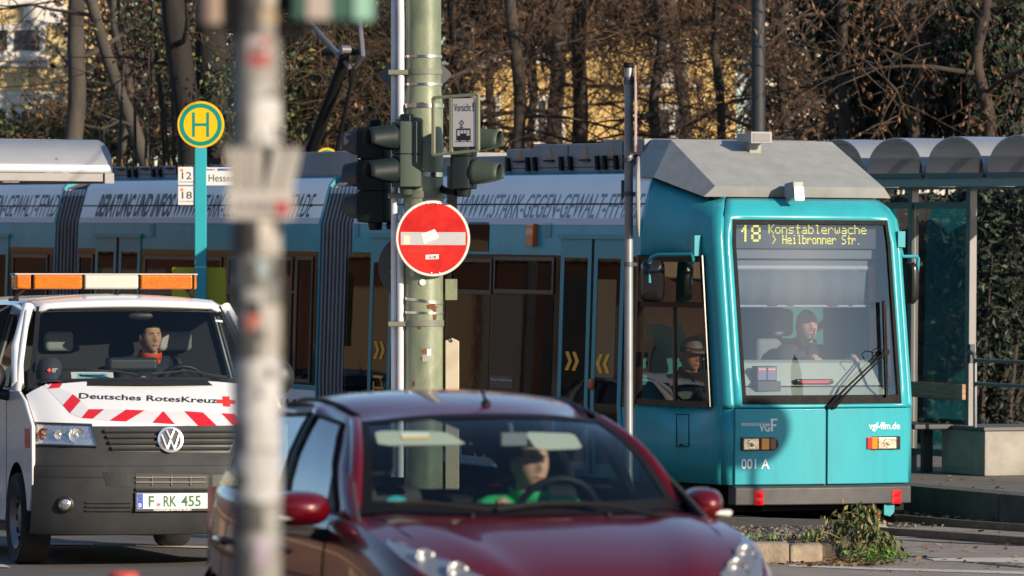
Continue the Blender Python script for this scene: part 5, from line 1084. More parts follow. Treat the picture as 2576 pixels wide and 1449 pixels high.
# flanks with wheel arch, upper doors, roof, tail
def arch(c, r, a0, a1, n=14): return [(c + r * math.cos(R(lerp(a0, a1, i / n))), .33 + r * math.sin(R(lerp(a0, a1, i / n)))) for i in range(n + 1)]
for sg in (1, -1):
    out = [(.33, 1.02), (.33, .60)] + [(.46, .40)] + arch(.92, .415, 170, 8) + [(1.40, .30), (3.45, .30)] + arch(3.92, .415, 172, 8) + [(4.4, .34), (4.85, .36), (4.85, 1.27), (.86, 1.27), (.62, 1.20)]
    m = MB(); m.prism([(s, sg * .952, z) for s, z in out], (0, -sg * .03, 0)); fl = m.build('flank', VW, van, 30, bevel=.012)
    m = MB(); 
    for c in (.92, 3.92):
        m = MB(); m.loft([[V((s, sg * y, z)) for s, z in arch(c, .414, 172, 6)] for y in (.95, .60)], False); m.build('wheel_arch', VBK, van, 40)
    m = MB()
    for k, c in enumerate((REDF,)): 
        for a in (.40, .52): m.prism([(a, sg * .9535, 1.00), (a + .06, sg * .9535, 1.00), (a + .05, sg * .9535, .86), (a - .01, sg * .9535, .86)], (0, sg * .0015, 0))
    m.build('red_stripe', REDF, fl, 0)
    m = MB(); m.prism([(.47, sg * .9535, 1.0), (.51, sg * .9535, 1.0), (.50, sg * .9535, .86), (.46, sg * .9535, .86)], (0, sg * .0015, 0)); m.build('side_repeater', AMBL, fl, 0)
    for x in (1.30, 2.15): m = MB(); m.box(x, x + .006, min(sg * .9525, sg * .9545), max(sg * .9525, sg * .9545), .42, 1.25); m.build('door_seam', VBK, fl, 0)
    # upper side with the door window
    B_ = lambda s, t: V((s, sg * lerp(.945, .765, t ** 1.15), lerp(1.26, 1.90, t)))
    outl = [(.92, 0), (2.1, 0), (2.1, 1), (1.55, 1), (1.42, .93), (1.10, .35)]; inn = [(1.22, .06), (2.0, .06), (2.0, .88), (1.66, .88), (1.58, .82), (1.30, .36)]
    m = MB(); n = len(outl); m.add([B_(*p) for p in outl] + [B_(*p) for p in inn], [(i, (i + 1) % n, (i + 1) % n + n, i + n) for i in range(n)]); up_ = m.build('door_upper', [VW, mat('van door trim', (.42, .44, .38), .7)], van, 30, solid=.03); up_.modifiers['solid'].material_offset = 1
    m = MB(); m.poly([B_(*p) for p in inn]); m.build('side_window', VSG, van, 0)
    m = MB(); pts = [B_(*p) + V((0, sg * .004, 0)) for p in inn]; m.tube(pts + [pts[0]], .012, 6); m.build('window_seal', VBK, up_, 0)
    m = MB(); m.tube([(1.02, sg * .92, 1.30), (1.28, sg * .875, 1.58), (1.52, sg * .745, 1.885)], [.05, .045, .045], 10); m.build('pillar', VW, van, 60)
    # door mirror
    m = MB(); c = V((1.22, sg * 1.09, 1.36)); m.loft([[c + V((dx, sg * .12 * k * math.cos(R(a)), .135 * k * math.sin(R(a)))) for a in range(0, 360, 20)] for dx, k in ((.05, .9), (.0, 1), (-.06, .85), (-.10, .45))], True, True); m.tube([c + V((0, -sg * .14, -.13)), c + V((0, -sg * .03, -.11))], .04, 8); m.build('door_mirror', VBK, van, 50)
m = MB(); rs = [(1.40, .69, 1.885, .02), (1.46, .72, 1.905, .03), (1.7, .765, 1.925, .05), (2.2, .775, 1.93, .055), (4.6, .775, 1.93, .05), (4.85, .74, 1.90, .04)]
def rring(s, w, z, cr): return [V((s + .10 * (1 - abs(y)) * 0 - (.10 * (1 - y * y) if s < 1.5 else 0), y * w, z + cr * (1 - y * y) - max(0, abs(y) - .9) * .35)) for y in [-1 + .1 * i for i in range(21)]]
m.loft([rring(*r_) for r_ in rs], False); m.build('roof', VW, van, 60, solid=.03)
m = MB(); pr = [(.945, .40), (.95, 1.26), (.775, 1.885), (-.775, 1.885), (-.95, 1.26), (-.945, .40)]; m.loft([[V((s, y * k, z)) for y, z in pr] for s, k in ((2.1, .985), (4.8, .985), (4.9, .93))], True, True); m.build('rear_body', VW, van, 30, bevel=.02)
m = MB(); m.box(.5, 4.6, -.88, .88, .22, .40); m.build('underbody', VBK, van, 0)
m = MB(); m.loft([[V((vfs(y, .9) + .12, y, z)) for y in (-.7, 0, .7)] for z in (.3, 1.0)], False); m.build('engine_bay', VBK, van, 0)
# windscreen with its black band and wipers
def wsc(a, t): 
    y = a * lerp(.86, .70, t); return V((lerp(.74, 1.33, t) + lerp(.22, .12, t) * a * a - .03 * math.sin(math.pi * t), y, lerp(1.335, 1.885, t) - .02 * a * a * (1 - t)))
A_ = [-1 + .1 * i for i in range(21)]; Tt = [i / 8 for i in range(9)]
m = MB(); m.loft([[wsc(a, t) for a in A_] for t in Tt], False); ws = m.build('windscreen', VGL, van, 60)
m = MB(); o = V((-.004, 0, .002))
for t0, t1 in ((0, .05), (.955, 1)): m.loft([[wsc(a, t) + o for a in A_] for t in (t0, t1)], False)
for a0, a1 in ((-1, -.955), (.955, 1)): m.loft([[wsc(a, t) + o for t in Tt] for a in (a0, a1)], False)
m.build('windscreen_border', VBK, ws, 60)
m = MB(); m.loft([[wsc(a, 0) + V((-.10 * (1 - .3 * a * a), 0, -.025)) for a in A_], [wsc(a, .03) + V((-.006, 0, 0)) for a in A_]], False); m.build('cowl', VBK, van, 60)
def vw_(u, v, off=.02):
    t, a = .1, 0
    p = hit(VMx, u, v, (.85, 0, 1.4), V((-.55, 0, .60))); return p + V((-off, 0, off))
for pts in (((232, 938), (300, 942), (345, 952)), ((380, 948), (470, 939), (530, 950), (570, 955))):
    m = MB(); m.tube([vw_(*q) for q in pts], .009, 6); m.build('wiper', VBK, van, 40)
m = MB(); q = [vw_(*p, .012) for p in ((541, 808), (559, 810), (559, 815), (541, 813))]; m.poly(q); m.build('toll_sticker', STK, ws, 0)
# light bar and roof fittings
lb = empty('light_bar', VMx @ V((2.0, .075, -.028)), van.rotation_euler, 'orange and white warning light bar on the roof of the white van', 'light bar')
OR = mat('orange dome', (.66, .150, .002), .2, coat=.5, bump=.25, bscale=90, var=.35, scale=7, stretch=(1, .6, 1)); LBW = mat('bar white', (.43, .41, .37), .45)
hl_ = .69; z0, z1 = 2.045, 2.155
def seg(y0, y1, mt, nm, k=1.0, par=lb): m = MB(); m.box(-.13 * k, .13 * k, min(y0, y1), max(y0, y1), z0, z1); return m.build(nm, mt, par, 30, bevel=.018, seg=3)
yk = lambda u: hl_ - (u - 30) / 457 * 2 * hl_
for a, c in ((72, 196), (342, 476)): seg(yk(a), yk(c), OR, 'dome')
for a, c in ((30, 70), (478, 487)): seg(yk(a), yk(c), OR, 'end_dome', .85)
seg(yk(200), yk(338), LBW, 'centre_panel')
for a in (71, 198, 340, 477): seg(yk(a - 2), yk(a + 2), BLK, 'divider', 1.01)
m = MB(); m.box(-.1, .1, -.7, .7, z1 - .004, z1 + .008); m.build('top_cover', LBW, lb, 0, bevel=.004)
for sg in (1, -1): m = MB(); m.bar((-.05, sg * .62, 2.05), (-.05, sg * .70, 1.965), .06, .02); m.box(-.10, .0, sg * .70 - .03, sg * .70 + .03, 1.955, 1.975); m.build('foot', BLK, lb, 0)
for u in (115, 400): m = MB(); c = yk(u); m.lathe([(.0, -.05), (.035, -.03), (.04, .03), (.0, .05)], (-.06, c, (z0 + z1) / 2), (0, 1, 0), 14); m.build('bulb', mat('warm bulb', (.9, .6, .2), .2, emit=(1, .6, .12), estr=.5), lb, 40)
m = MB(); p = hit(VMx, 293, 732, (1.75, 0, 0), (1, 0, 0)); m.lathe([(.028, 0), (.022, .02), (.01, .025), (.008, .04)], V((1.75, p.y, 1.965)), n=14); m.build('roof_aerial', BLK, van, 40)
# cab fittings
m = MB(); m.loft([[V((s, y, z - .05 * (y / .85) ** 4)) for s, z in ((.80, 1.27), (.95, 1.31), (1.22, 1.31), (1.30, 1.25), (1.30, .9))] for y in [-.84 + .14 * i for i in range(13)]], False); m.build('dashboard', INT, van, 40)
m = MB(); p = hit(VMx, 330, 916, (1.1, 0, 0), (1, 0, 0)); m.box(1.02, 1.16, p.y - .19, p.y + .19, p.z - .055, p.z + .05); m.build('console_screen', mat('console grey', (.035, .037, .04), .35), van, 30, bevel=.03, seg=4)
p = hit(VMx, 455, 915, (1.28, 0, 0), (1, 0, 0)); m = MB(); N_ = V((.85, 0, .5)).normalized(); m.tube([V((1.30, p.y, 1.28)) + V((0, 1, 0)) * .19 * math.cos(a) + V((-.5, 0, .85)) * .19 * math.sin(a) for a in [i * .2618 for i in range(25)]], .017, 8, caps=False); m.tube([(1.30, p.y, 1.28), (1.05, p.y, 1.12)], .03, 8); m.bar((1.30, p.y - .17, 1.28), (1.30, p.y + .17, 1.28), .05, .02); m.build('steering_wheel', VBK, van, 50)
m = MB(); m.loft([[V((s, p.y + y, z - .04 * (y / .3) ** 2 * 3)) for s, z in ((.95, 1.31), (1.05, 1.38), (1.15, 1.39), (1.2, 1.30))] for y in (-.28, -.15, 0, .15, .28)], False); m.build('instrument_hood', INT, van, 50)
SEATG = mat('van seat fabric', (.30, .30, .28), .9); m = MB()
for sy in (-.43, .43): m = MB(); m.box(1.95, 2.05, sy - .25, sy + .25, .8, 1.42); m.box(1.5, 2.05, sy - .25, sy + .25, .72, .85); so_ = m.build('seat', INT, van, 0, bevel=.05, seg=3); m = MB(); m.box(1.97, 2.06, sy - .12 - (.05 if sy < 0 else 0), sy + .10, 1.55, 1.70); m.build('headrest', SEATG, so_, 0, bevel=.035, seg=3)
m = MB(); p = hit(VMx, 352, 795, (1.38, 0, 0), (1, 0, 0)); m.loft([[p + V((dx, .10 * k * math.cos(R(a)), .035 * k * math.sin(R(a)))) for a in range(0, 360, 20)] for dx, k in ((0, 1), (-.03, .9), (-.04, .5))], True, True); m.build('interior_mirror', VBK, van, 50)
m = MB(); m.box(2.06, 2.09, -.9, .9, .5, 1.9); m.build('partition', INT, van, 0)
wheel(van, .92, .86, .335, .22, TYRE, RIMM, 1); wheel(van, .92, -.86, .335, .22, TYRE, RIMM, -1); wheel(van, 3.92, .86, .335, .22, TYRE, RIMM, 1); wheel(van, 3.92, -.86, .335, .22, TYRE, RIMM, -1)
# loose things on the dashboard
NAVY = mat('navy cloth', (.012, .018, .032), .9, var=.2, scale=30)
p = hit(VMx, 124, 944, (1.0, 0, 0), (1, 0, 0)); cp = empty('baseball_cap', VMx @ V((1.0, p.y, 1.335)), van.rotation_euler, 'navy cap with a small red cross on the dashboard of the van', 'cap')
cp.scale = (1.15, 1.15, 1.15); m = MB(); m.loft([[V((.10 * k * math.cos(R(a)), .088 * k * math.sin(R(a)), z)) for a in range(0, 360, 20)] for k, z in ((1, 0), (1.0, .05), (.92, .10), (.7, .135), (.35, .152), (.05, .156))], True, True); m.build('crown', NAVY, cp, 60)
m = MB(); m.loft([[V((-.08 - r_ * math.cos(R(a)), (.085 + r_ * .1) * math.sin(R(a)) * 1.0 , .02 - r_ * .18 - .02 * math.sin(R(a)) ** 2)) for a in range(-80, 81, 16)] for r_ in (0, .05, .09)], False); m.build('peak', NAVY, cp, 60, solid=.004)
m = MB(); m.box(-.104, -.099, -.004 + .02, .004 + .02, .06, .085); m.box(-.1045, -.099, -.0125 + .02, .0125 + .02, .068, .077); m.build('red_cross', mat('cross red', (0, 0, 0)), cp, 0)
m = MB()
for i, t_ in enumerate(('Deutsches', 'Rotes', 'Kreuz')): m.text(t_, (-.103, .0, .078 - i * .009), (0, -1, 0), (0, 0, 1), .006, width=(.035, .022, .02)[i])
m.build('lettering', WLET, cp, 0)
p0, p1 = hit(VMx, 181, 951, (.92, 0, 0), (1, 0, 0)), hit(VMx, 287, 934, (.92, 0, 0), (1, 0, 0)); lf_ = empty('parking_card', VMx @ V((.93, (p0.y + p1.y) / 2, 1.352)), van.rotation_euler, 'white and blue parking card standing behind the van windscreen', 'card')
w_ = abs(p0.y - p1.y) / 2; m = MB(); m.prism([(0, w_, 0), (0, -w_, 0), (.03, -w_, .052), (.03, w_, .052)], (.002, 0, 0)); m.build('sheet', STK, lf_, 0)
m = MB(); m.poly([(.003, w_ * .72, .010), (.003, -w_ * .70, .010), (.022, -w_ * .70, .042), (.022, w_ * .72, .042)]); m.build('blue_print', mat('card blue', (.20, .50, .62), .6), lf_, 0)
m = MB(); m.text('Parkausweis', (.0085, w_ * .62, .024), (0, -1, 0), (.5, 0, .85), .014, width=w_ * 1.2, bold=.03); m.build('lettering', mat('dark blue letters', (0, 0, 0)), lf_, 0)
# ------------------------------------------------------------------ the red hatchback
CPSI = 17.0
car = empty('hatchback', (.418, 24.1, 0), (0, 0, R(90 + CPSI)), 'dark red hatchback in the foreground with its driver in a green jacket', 'car'); CM = matrix(car)
CR = mat('car red paint', (.095, .0010, .0055), .30, metal=.15, coat=.75, spec=.3); CBK = mat('car black trim', (.007, .007, .008), .55, spec=.2); CGL = glass('car windscreen', (.72, .80, .81), .07); CSG = glass('car side glass', (.42, .48, .5), .32)
def ip(tab, s):
    if s <= tab[0][0]: return tab[0][1]
    for i, ((a, p), (b, q)) in enumerate(zip(tab, tab[1:])):
        if s <= b:
            t = (s - a) / (b - a); m0 = (q - (tab[i - 1][1] if i else p)) / (b - (tab[i - 1][0] if i else a)) * (b - a); m1 = ((tab[i + 2][1] if i + 2 < len(tab) else q) - p) / ((tab[i + 2][0] if i + 2 < len(tab) else b) - a) * (b - a)
            return p * (2 * t ** 3 - 3 * t * t + 1) + m0 * (t ** 3 - 2 * t * t + t) + q * (-2 * t ** 3 + 3 * t * t) + m1 * (t ** 3 - t * t)
    return tab[-1][1]
WID = [(0, .55), (.06, .66), (.2, .78), (.45, .845), (.8, .865), (1.3, .86), (2.4, .862), (3.2, .85), (3.6, .80), (3.85, .70), (3.95, .58)]
SHO = [(0, .60), (.1, .68), (.3, .775), (.6, .865), (1.0, .935), (1.4, .965), (2.4, 1.0), (3.2, 1.03), (3.7, 1.04), (3.95, .98)]
HOO = [(0, .62), (.05, .67), (.15, .735), (.3, .80), (.6, .89), (.9, .95), (1.12, .985)]
SIL = [(0, .30), (.4, .20), (3.5, .20), (3.95, .32)]
def csec(s):
    w, zs, z0 = ip(WID, s), ip(SHO, s), ip(SIL, s)
    return [(w * .93, z0), (w * .985, z0 + .12), (w, z0 + (zs - z0) * .42), (w * 1.0, z0 + (zs - z0) * .62), (w * .985, z0 + (zs - z0) * .80), (w * .955, zs - .045), (w * .92, zs)]
def hood_z(s, y):
    w = ip(WID, s) * .92; zs, zh = ip(SHO, s), ip(HOO, min(s, 1.12)); a = min(1, abs(y) / w)
    z = zh + (zs - zh) * a ** 2.2
    k = (abs(y) - (.36 + .22 * (s - .2))) / .032; return z + .036 / (1 + math.exp(-k)) * (1 - a) * 2   # crease
# lower body sides with wheel arches left and right
st = [0, .03, .08, .15, .25, .35, .5, .65, .8, 1.0, 1.2, 1.5, 1.8, 2.1, 2.4, 2.7, 3.0, 3.2, 3.4, 3.6, 3.75, 3.88, 3.95]
def side_rows(sg):
    rows = []
    for s in st:
        c = [V((s, sg * y, z)) for y, z in csec(s)]; P = spline(c, 19)
        for wc in (.80, 3.29):
            if abs(s - wc) < .36:
                za = .31 + math.sqrt(max(0, .36 ** 2 - (s - wc) ** 2)); P = [V((p.x, p.y, max(p.z, za))) for p in P]
        rows.append(P)
    return rows
for sg in (1, -1):
    m = MB(); m.loft(side_rows(sg), False); fl = m.build('flank', CR, car, 60, subd=1)
    for wc in (.80, 3.29):
        m = MB(); m.loft([[V((wc + .37 * math.cos(R(a)), sg * y, .31 + .37 * math.sin(R(a)))) for a in range(-10, 191, 10)] for y in (.84, .45)], False); m.build('wheel_arch', CBK, car, 50)
    m = MB()
    for s0, s1 in ((1.30, 1.42), (2.33, 2.40), (3.22, 3.0)):
        m = MB(); P0 = spline([V((lerp(s0, s1, i / 6), sg * (y + .002), z)) for i, (y, z) in enumerate(csec(s0))], 16); m.tube(P0[1:], .004, 4); m.build('door_seam', CBK, fl, 0)
    for s0 in (2.12, 3.05):
        y_, z_ = ip(WID, s0) * .985 + .02, .80; m = MB(); m.tube([(s0 - .09, sg * (y_ - .02), z_), (s0 - .07, sg * (y_ + .015), z_), (s0 + .07, sg * (y_ + .015), z_ + .005), (s0 + .09, sg * (y_ - .02), z_ + .005)], [.012, .017, .017, .012], 8); m.build('door_handle', CR, fl, 50)
    m = MB(); m.tube([V((s, sg * (ip(WID, s) * .985 + .006), ip(SIL, s) + (ip(SHO, s) - ip(SIL, s)) * .36)) for s in [1.35 + .15 * i for i in range(13)]], [.004] + [.012] * 11 + [.004], 6); m.build('crease', CR, fl, 60)
# bonnet with two creases, fenders under it
hs = [.0, .03, .07, .12, .2, .3, .4, .5, .6, .7, .8, .9, 1.0, 1.08]; A2 = [-1 + i / 20 for i in range(41)]
m = MB(); rows = []
for s in hs: w = ip(WID, s) * .92; rows.append([V((s + (.24 * a * a if s > 1.0 else .24 * a * a * s), a * ip(WID, s + .24 * a * a * min(1, s)) * .92, hood_z(s + .24 * a * a * min(1, s), a * ip(WID, s + .24 * a * a * min(1, s)) * .92))) for a in A2])
m.loft(rows, False); m.build('bonnet', CR, car, 60)
m = MB(); 
for sg in (1, -1): m.tube([V((s, sg * y, hood_z(s, sg * y) + .001)) for s, y in ((.22, .60), (.4, .645), (.7, .675), (1.0, .69), (1.22, .70))], .0035, 4)
m.build('bonnet_gap', CBK, car, 0)
for sg in (1, -1):
    m = MB(); q = V((1.02, sg * .30, hood_z(1.02, .3) + .008)); m.lathe([(.014, -.008), (.012, .006), (.006, .010), (0, .010)], q, n=12); m.build('washer_jet', CBK, car, 50)
# nose
m = MB(); nz = [(.30, .02), (.40, -.02), (.52, -.02), (.60, -.0)]
m.loft([[V((ip(WID, 0) and (dx + .30 * (abs(a) ** 3)), a * .72, z)) for a in A2] for z, dx in nz + [(.63, .02)]], False); m.build('front_bumper', CR, car, 60)
m = MB(); m.loft([[V((-.018 + .22 * abs(a) ** 3, a * .42, z)) for a in A2] for z in (.36, .50)], False); m.build('grille', CBK, car, 40)
# head lamps swept back along the wings
HL2 = mat('headlamp housing', (.46, .46, .47), .25, metal=.7, bump=.5, bscale=22)
for sg in (1, -1):
    out = [(.16, .50), (.10, .60), (.20, .70), (.42, .775), (.60, .79), (.66, .775), (.55, .73), (.40, .66), (.26, .58)]
    c = V((.36, .67, 0)); P = lambda s, y, o: V((s, sg * y, hood_z(s, y) + o))
    def pch(mb, o, k=1.0, dome=0.0):
        rings = [[P(lerp(c.x, s, k * r_), lerp(c.y, y, k * r_), o + dome * (1 - r_ * r_)) for s, y in out] for r_ in (1, .75, .5, .25, .02)]; mb.loft(rings, True)
    m = MB(); pch(m, .004); h = m.build('headlight', HL2, car, 50)
    for s, y, r_ in ((.21, .60, .05), (.37, .69, .045)): m = MB(); q = P(s, y, .010); m.lathe([(r_, .006), (r_ * .9, -.01), (r_ * .5, -.03), (.0, -.036)], q, (-.85, -sg * .1, .5), 20, caps=False); m.build('reflector', mat('car lamp chrome', (.72, .71, .70), .16, metal=.9), h, 50)
    m = MB(); pch(m, .014, 1.0, .010); m.build('lens', HLG, h, 60)
# greenhouse: belt and rail lines
def belt_(s): return V((s, ip([(1.1, .775), (1.5, .795), (2.4, .80), (3.2, .775), (3.7, .70)], s), ip(SHO, s) + .005))
def rail(s): return V((s, ip([(1.85, .545), (2.1, .575), (2.5, .59), (3.1, .575), (3.5, .535), (3.75, .47)], s), ip([(1.85, 1.345), (2.1, 1.395), (2.5, 1.425), (3.0, 1.41), (3.5, 1.345), (3.75, 1.27)], s)))
colsG = [(1.10, 1.86), (1.27, 1.93), (1.36, 2.04), (2.16, 2.34), (2.27, 2.44), (3.0, 3.05), (3.12, 3.16), (3.75, 3.75)]
def gh(k, t, sg, o=0.0):
    b_, r_ = belt_(colsG[k][0]), rail(colsG[k][1]); p = b_.lerp(r_, t); p.y += .035 * math.sin(math.pi * t) + o; return V((p.x, sg * p.y, p.z))
T2 = [0, .045, .25, .5, .75, .90, 1.0]
for sg in (1, -1):
    n = len(colsG); m = MB(); vs = [gh(k, t, sg) for t in T2 for k in range(n)]; fs = []
    for i in range(len(T2) - 1):
        for k in range(n - 1):
            if k in (2, 4) and 0 < i < 5: continue
            fs.append((i * n + k, i * n + k + 1, (i + 1) * n + k + 1, (i + 1) * n + k))
    m.add(vs, fs); si = m.build('side_frame', [CR, INT], car, 60, solid=.02); si.modifiers['solid'].material_offset = 1; si.modifiers['solid'].material_offset_rim = 1
    for k, nm in ((2, 'front_side_window'), (4, 'rear_side_window')):
        m = MB(); m.loft([[gh(k, t, sg, -.004).lerp(gh(k + 1, t, sg, -.004), q / 3) for q in range(4)] for t in T2[1:6]], False); wo = m.build(nm, CSG, car, 60)
        m = MB(); ring = [gh(k, t, sg, .001) for t in T2[1:6]] + [gh(k + 1, t, sg, .001) for t in reversed(T2[1:6])]; m.tube(ring + [ring[0]], .010, 5); m.build('window_seal', CBK, wo, 50)
    m = MB(); m.loft([[gh(3, t, sg, .003), gh(4, t, sg, .003)] for t in T2[:6]], False); m.build('door_pillar', CBK, si, 50)
    m = MB(); tri = [gh(2, .02, sg, .004), gh(2, .45, sg, .004), gh(2, .02, sg, .004).lerp(gh(3, .02, sg, .004), .22)]; m.poly(tri); m.build('mirror_sail', CBK, si, 0)
    # mirror
    c = V((1.40, sg * (.935 if sg > 0 else .845), .995)); mw = .135 if sg > 0 else .082; m = MB()
    m.loft([[c + V((dx + .03 * sg * 0, sg * (mw * k * math.copysign(abs(math.cos(R(a))) ** .8, math.cos(R(a))) + .01), .075 * k * math.copysign(abs(math.sin(R(a))) ** .8, math.sin(R(a))))) for a in range(0, 360, 15)] for dx, k in ((.08, .94), (.05, 1), (-.02, .96), (-.07, .75), (-.10, .4), (-.105, .1))], True, True); mo_ = m.build('door_mirror', CR, car, 60)
    m = MB(); m.loft([[c + V((dx, sg * (y), -.085 - dz)) for y, dz in ((-.22, .045), (-.12, .0), (.11, -.005), (.11, .02), (-.05, .045), (-.2, .09))] for dx in (.075, -.03)], True, True); m.build('mirror_foot', CBK, mo_, 30, bevel=.01)
    m = MB(); m.tube([c + V((-.085, sg * .03, -.03)), c + V((-.06, sg * .10, -.035)), c + V((.03, sg * .138, -.035))], [.008, .016, .012], 8); m.build('indicator', mat('mirror indicator', (.62, .60, .56), .15, coat=1), mo_, 50)
    wheel(car, .80, sg * .74, .31, .20, TYRE, RIMM, sg); wheel(car, 3.29, sg * .74, .31, .20, TYRE, RIMM, sg)
    # rear lamp
    m = MB(); m.loft([[V((s, sg * (ip(WID, s) * .985 + .004), z)) for s in (3.62, 3.72, 3.82, 3.9)] for z in (.80, .92, 1.02)], False); m.build('rear_lamp', REDL, car, 50)
# roof, windscreen, tailgate
def ws2(a, t):
    b_ = V((1.05 + .26 * a * a, a * .715, .965 + .015 * a * a)); r_ = V((1.76 + .16 * a * a, a * .545, 1.385 - .035 * a * a)); p = b_.lerp(r_, t); n = math.sin(math.pi * t); return p + V((-.035, 0, .05)) * n
def rf(a, s):
    r_ = rail(s + .0); f = 1 - abs(a) ** 2.6; zc = ip([(1.7, 1.372), (1.9, 1.420), (2.2, 1.462), (2.6, 1.482), (3.0, 1.470), (3.4, 1.425), (3.72, 1.36)], s); return V((s + (.14 * a * a if s < 2 else .14 * a * a * max(0, (2.6 - s) / .6)), a * rail(max(1.86, s)).y, rail(max(1.86, s)).z + (zc - rail(max(1.86, s)).z) * f))
A3 = [-1 + i / 12 for i in range(25)]; T3 = [i / 10 for i in range(11)]
m = MB(); m.loft([[rf(a, s) for a in A3] for s in (1.76, 1.8, 1.9, 2.0, 2.2, 2.4, 2.6, 2.8, 3.0, 3.2, 3.4, 3.6, 3.75)], False); ro = m.build('roof', CR, car, 60)
m = MB()
for sg in (1, -1): m.tube([rf(sg * .93, s) + V((0, 0, .006)) for s in (1.9, 2.1, 2.4, 2.8, 3.2, 3.6)], .010, 5); 
m.build('roof_channel', CBK, ro, 50)
m = MB(); m.loft([[ws2(a, t) for a in A3] for t in T3], False); w2 = m.build('windscreen', CGL, car, 60)
m = MB(); o = V((-.003, 0, .003))
for t0, t1 in ((0, .09), (.93, 1)): m.loft([[ws2(a, lerp(t0, t1, k / 2)) + o for a in A3] for k in range(3)], False)
for a0, a1 in ((-1, -.93), (.93, 1)): m.loft([[ws2(a, t) + o for t in T3] for a in (a0, a1)], False)
m.build('windscreen_border', CBK, w2, 60)
for sg in (1, -1): m = MB(); m.tube([ws2(sg * 1.015, t) + V((.012, 0, .0)) for t in T3], [.034 - .006 * t for t in T3], 10); m.build('pillar', CR, car, 60)
m = MB(); m.loft([[V((1.0 + .25 * a * a, a * .72, hood_z(1.0 + .25 * a * a, a * .70) + .004)) for a in A3], [ws2(a, 0.03) + V((-.004, 0, .0)) for a in A3]], False); m.build('cowl', CBK, car, 60)
tg = [[rf(a, 3.75) for a in A3], [V((3.80 + .02 - .06 * a * a, a * .60, 1.28)) for a in A3], [V((3.96 - .12 * a * a, a * .66, 1.0)) for a in A3], [V((4.0 - .14 * a * a, a * .70, .7)) for a in A3], [V((3.98 - .14 * a * a, a * .70, .32)) for a in A3]]
m = MB(); m.loft(tg[2:], False); tgo = m.build('tailgate', [CR, INT], car, 60, solid=.03); tgo.modifiers['solid'].material_offset = 1; tgo.modifiers['solid'].material_offset_rim = 1; m = MB(); m.loft(tg[:3], False); m.build('rear_window', CSG, car, 60)
m = MB(); p = rf(-.06, 1.95); p2 = hit(CM, 1218, 1025, rf(0, 2.0), (0, 0, 1))
p = V((1.92, hit(CM, 1222, 1022, (1.92, 0, 0), (1, 0, 0)).y, rf(0, 1.92).z)); m.lathe([(.024, -.01), (.02, .012), (.010, .022)], p, n=12); m.tube([p + V((0, 0, .015)), p + V((.05, 0, .05)), p + V((.16, .005, .15))], [.009, .006, .003], 6); m.build('aerial', CBK, ro, 50)
# wipers
def cw(u, v): p = hit(CM, u, v, (1.12, 0, 1.02), V((-.5, 0, .72))); return p + V((-.02, 0, .03))
for pts in (((1245, 1300), (1370, 1285), (1520, 1290), (1680, 1322)), ((985, 1285), (1060, 1283), (1150, 1293), (1230, 1302))): m = MB(); m.tube(spline([cw(*q) for q in pts], 10), .013, 6); m.build('wiper', CBK, car, 50)
m = MB(); m.lathe([(.0, 0), (.04, 0), (.04, .002), (0, .002)], (0, 0, 0), n=4); 
# inside
m = MB(); m.loft([[V((s + .22 * a * a, a * .70, z - .03 * a * a)) for a in A3] for s, z in ((1.08, .965), (1.3, 1.0), (1.55, 1.0), (1.66, .93), (1.66, .5))], False); m.build('dashboard', INT, car, 40)
m = MB(); m.box(.9, 3.8, -.78, .78, .22, .30); m.box(3.3, 3.36, -.72, .72, .3, .95); m.build('floor', INT, car, 0)
for sg in (1, -1): m = MB(); m.loft([[V((s, sg * (ip(WID, s) * .92 - .04), z)) for s in (1.2, 1.6, 2.2, 2.8, 3.4)] for z in (.3, .6, .97)], False); m.build('door_card', INT, car, 50)
m = MB(); m.loft([[rf(a, s) + V((0, 0, -.035)) for a in A3] for s in (1.84, 2.0, 2.4, 2.8, 3.2, 3.6)], False); m.build('headliner', mat('headliner', (.10, .10, .10), .9), car, 60)
for sy in (.36, -.36):
    m = MB(); m.box(2.35, 2.47, sy - .24, sy + .24, .5, 1.06); m.box(1.95, 2.45, sy - .24, sy + .24, .42, .56); se = m.build('seat', INT, car, 0, bevel=.05, seg=3); m = MB(); m.box(2.40, 2.48, sy - .12, sy + .12, 1.10, 1.27); m.build('headrest', mat('car headrest', (.03, .032, .035), .85), se, 0, bevel=.04, seg=3)
m = MB(); m.box(2.95, 3.1, -.62, .62, .5, 1.0); m.build('rear_bench', INT, car, 0, bevel=.05)
VIS = mat('visor fabric', (.40, .43, .37), .8)
def vis(u0, v0, u1, v1, u2, v2, u3, v3): 
    q = [hit(CM, a, b_, (1.80, 0, 0), (1, 0, 0)) for a, b_ in ((u0, v0), (u1, v1), (u2, v2), (u3, v3))]; c = sum(q, V()) / 4; m = MB(); n = 10
    ring = []
    for k in range(4):
        for j in range(4):
            t = j / 4; p = q[k].lerp(q[(k + 1) % 4], .12 + .76 * j / 3); ring.append(p)
    m.prism(ring, (.018, 0, 0)); return m.build('sun_visor', VIS, car, 0, bevel=.006)
vis(1315, 1086, 1445, 1090, 1468, 1130, 1350, 1134); v2 = vis(940, 1083, 1120, 1085, 1180, 1120, 950, 1122)
m = MB(); q = [hit(CM, a, b_, (1.795, 0, 0), (1, 0, 0)) for a, b_ in ((1007, 1088), (1078, 1088), (1080, 1098), (1010, 1100))]; m.poly(q); m.build('visor_label', STK, v2, 0); m = MB(); q = [hit(CM, a, b_, (1.795, 0, 0), (1, 0, 0)) for a, b_ in ((1010, 1100), (1080, 1098), (1081, 1103), (1012, 1105))]; m.poly(q); m.build('yellow_label', HYL, v2, 0)
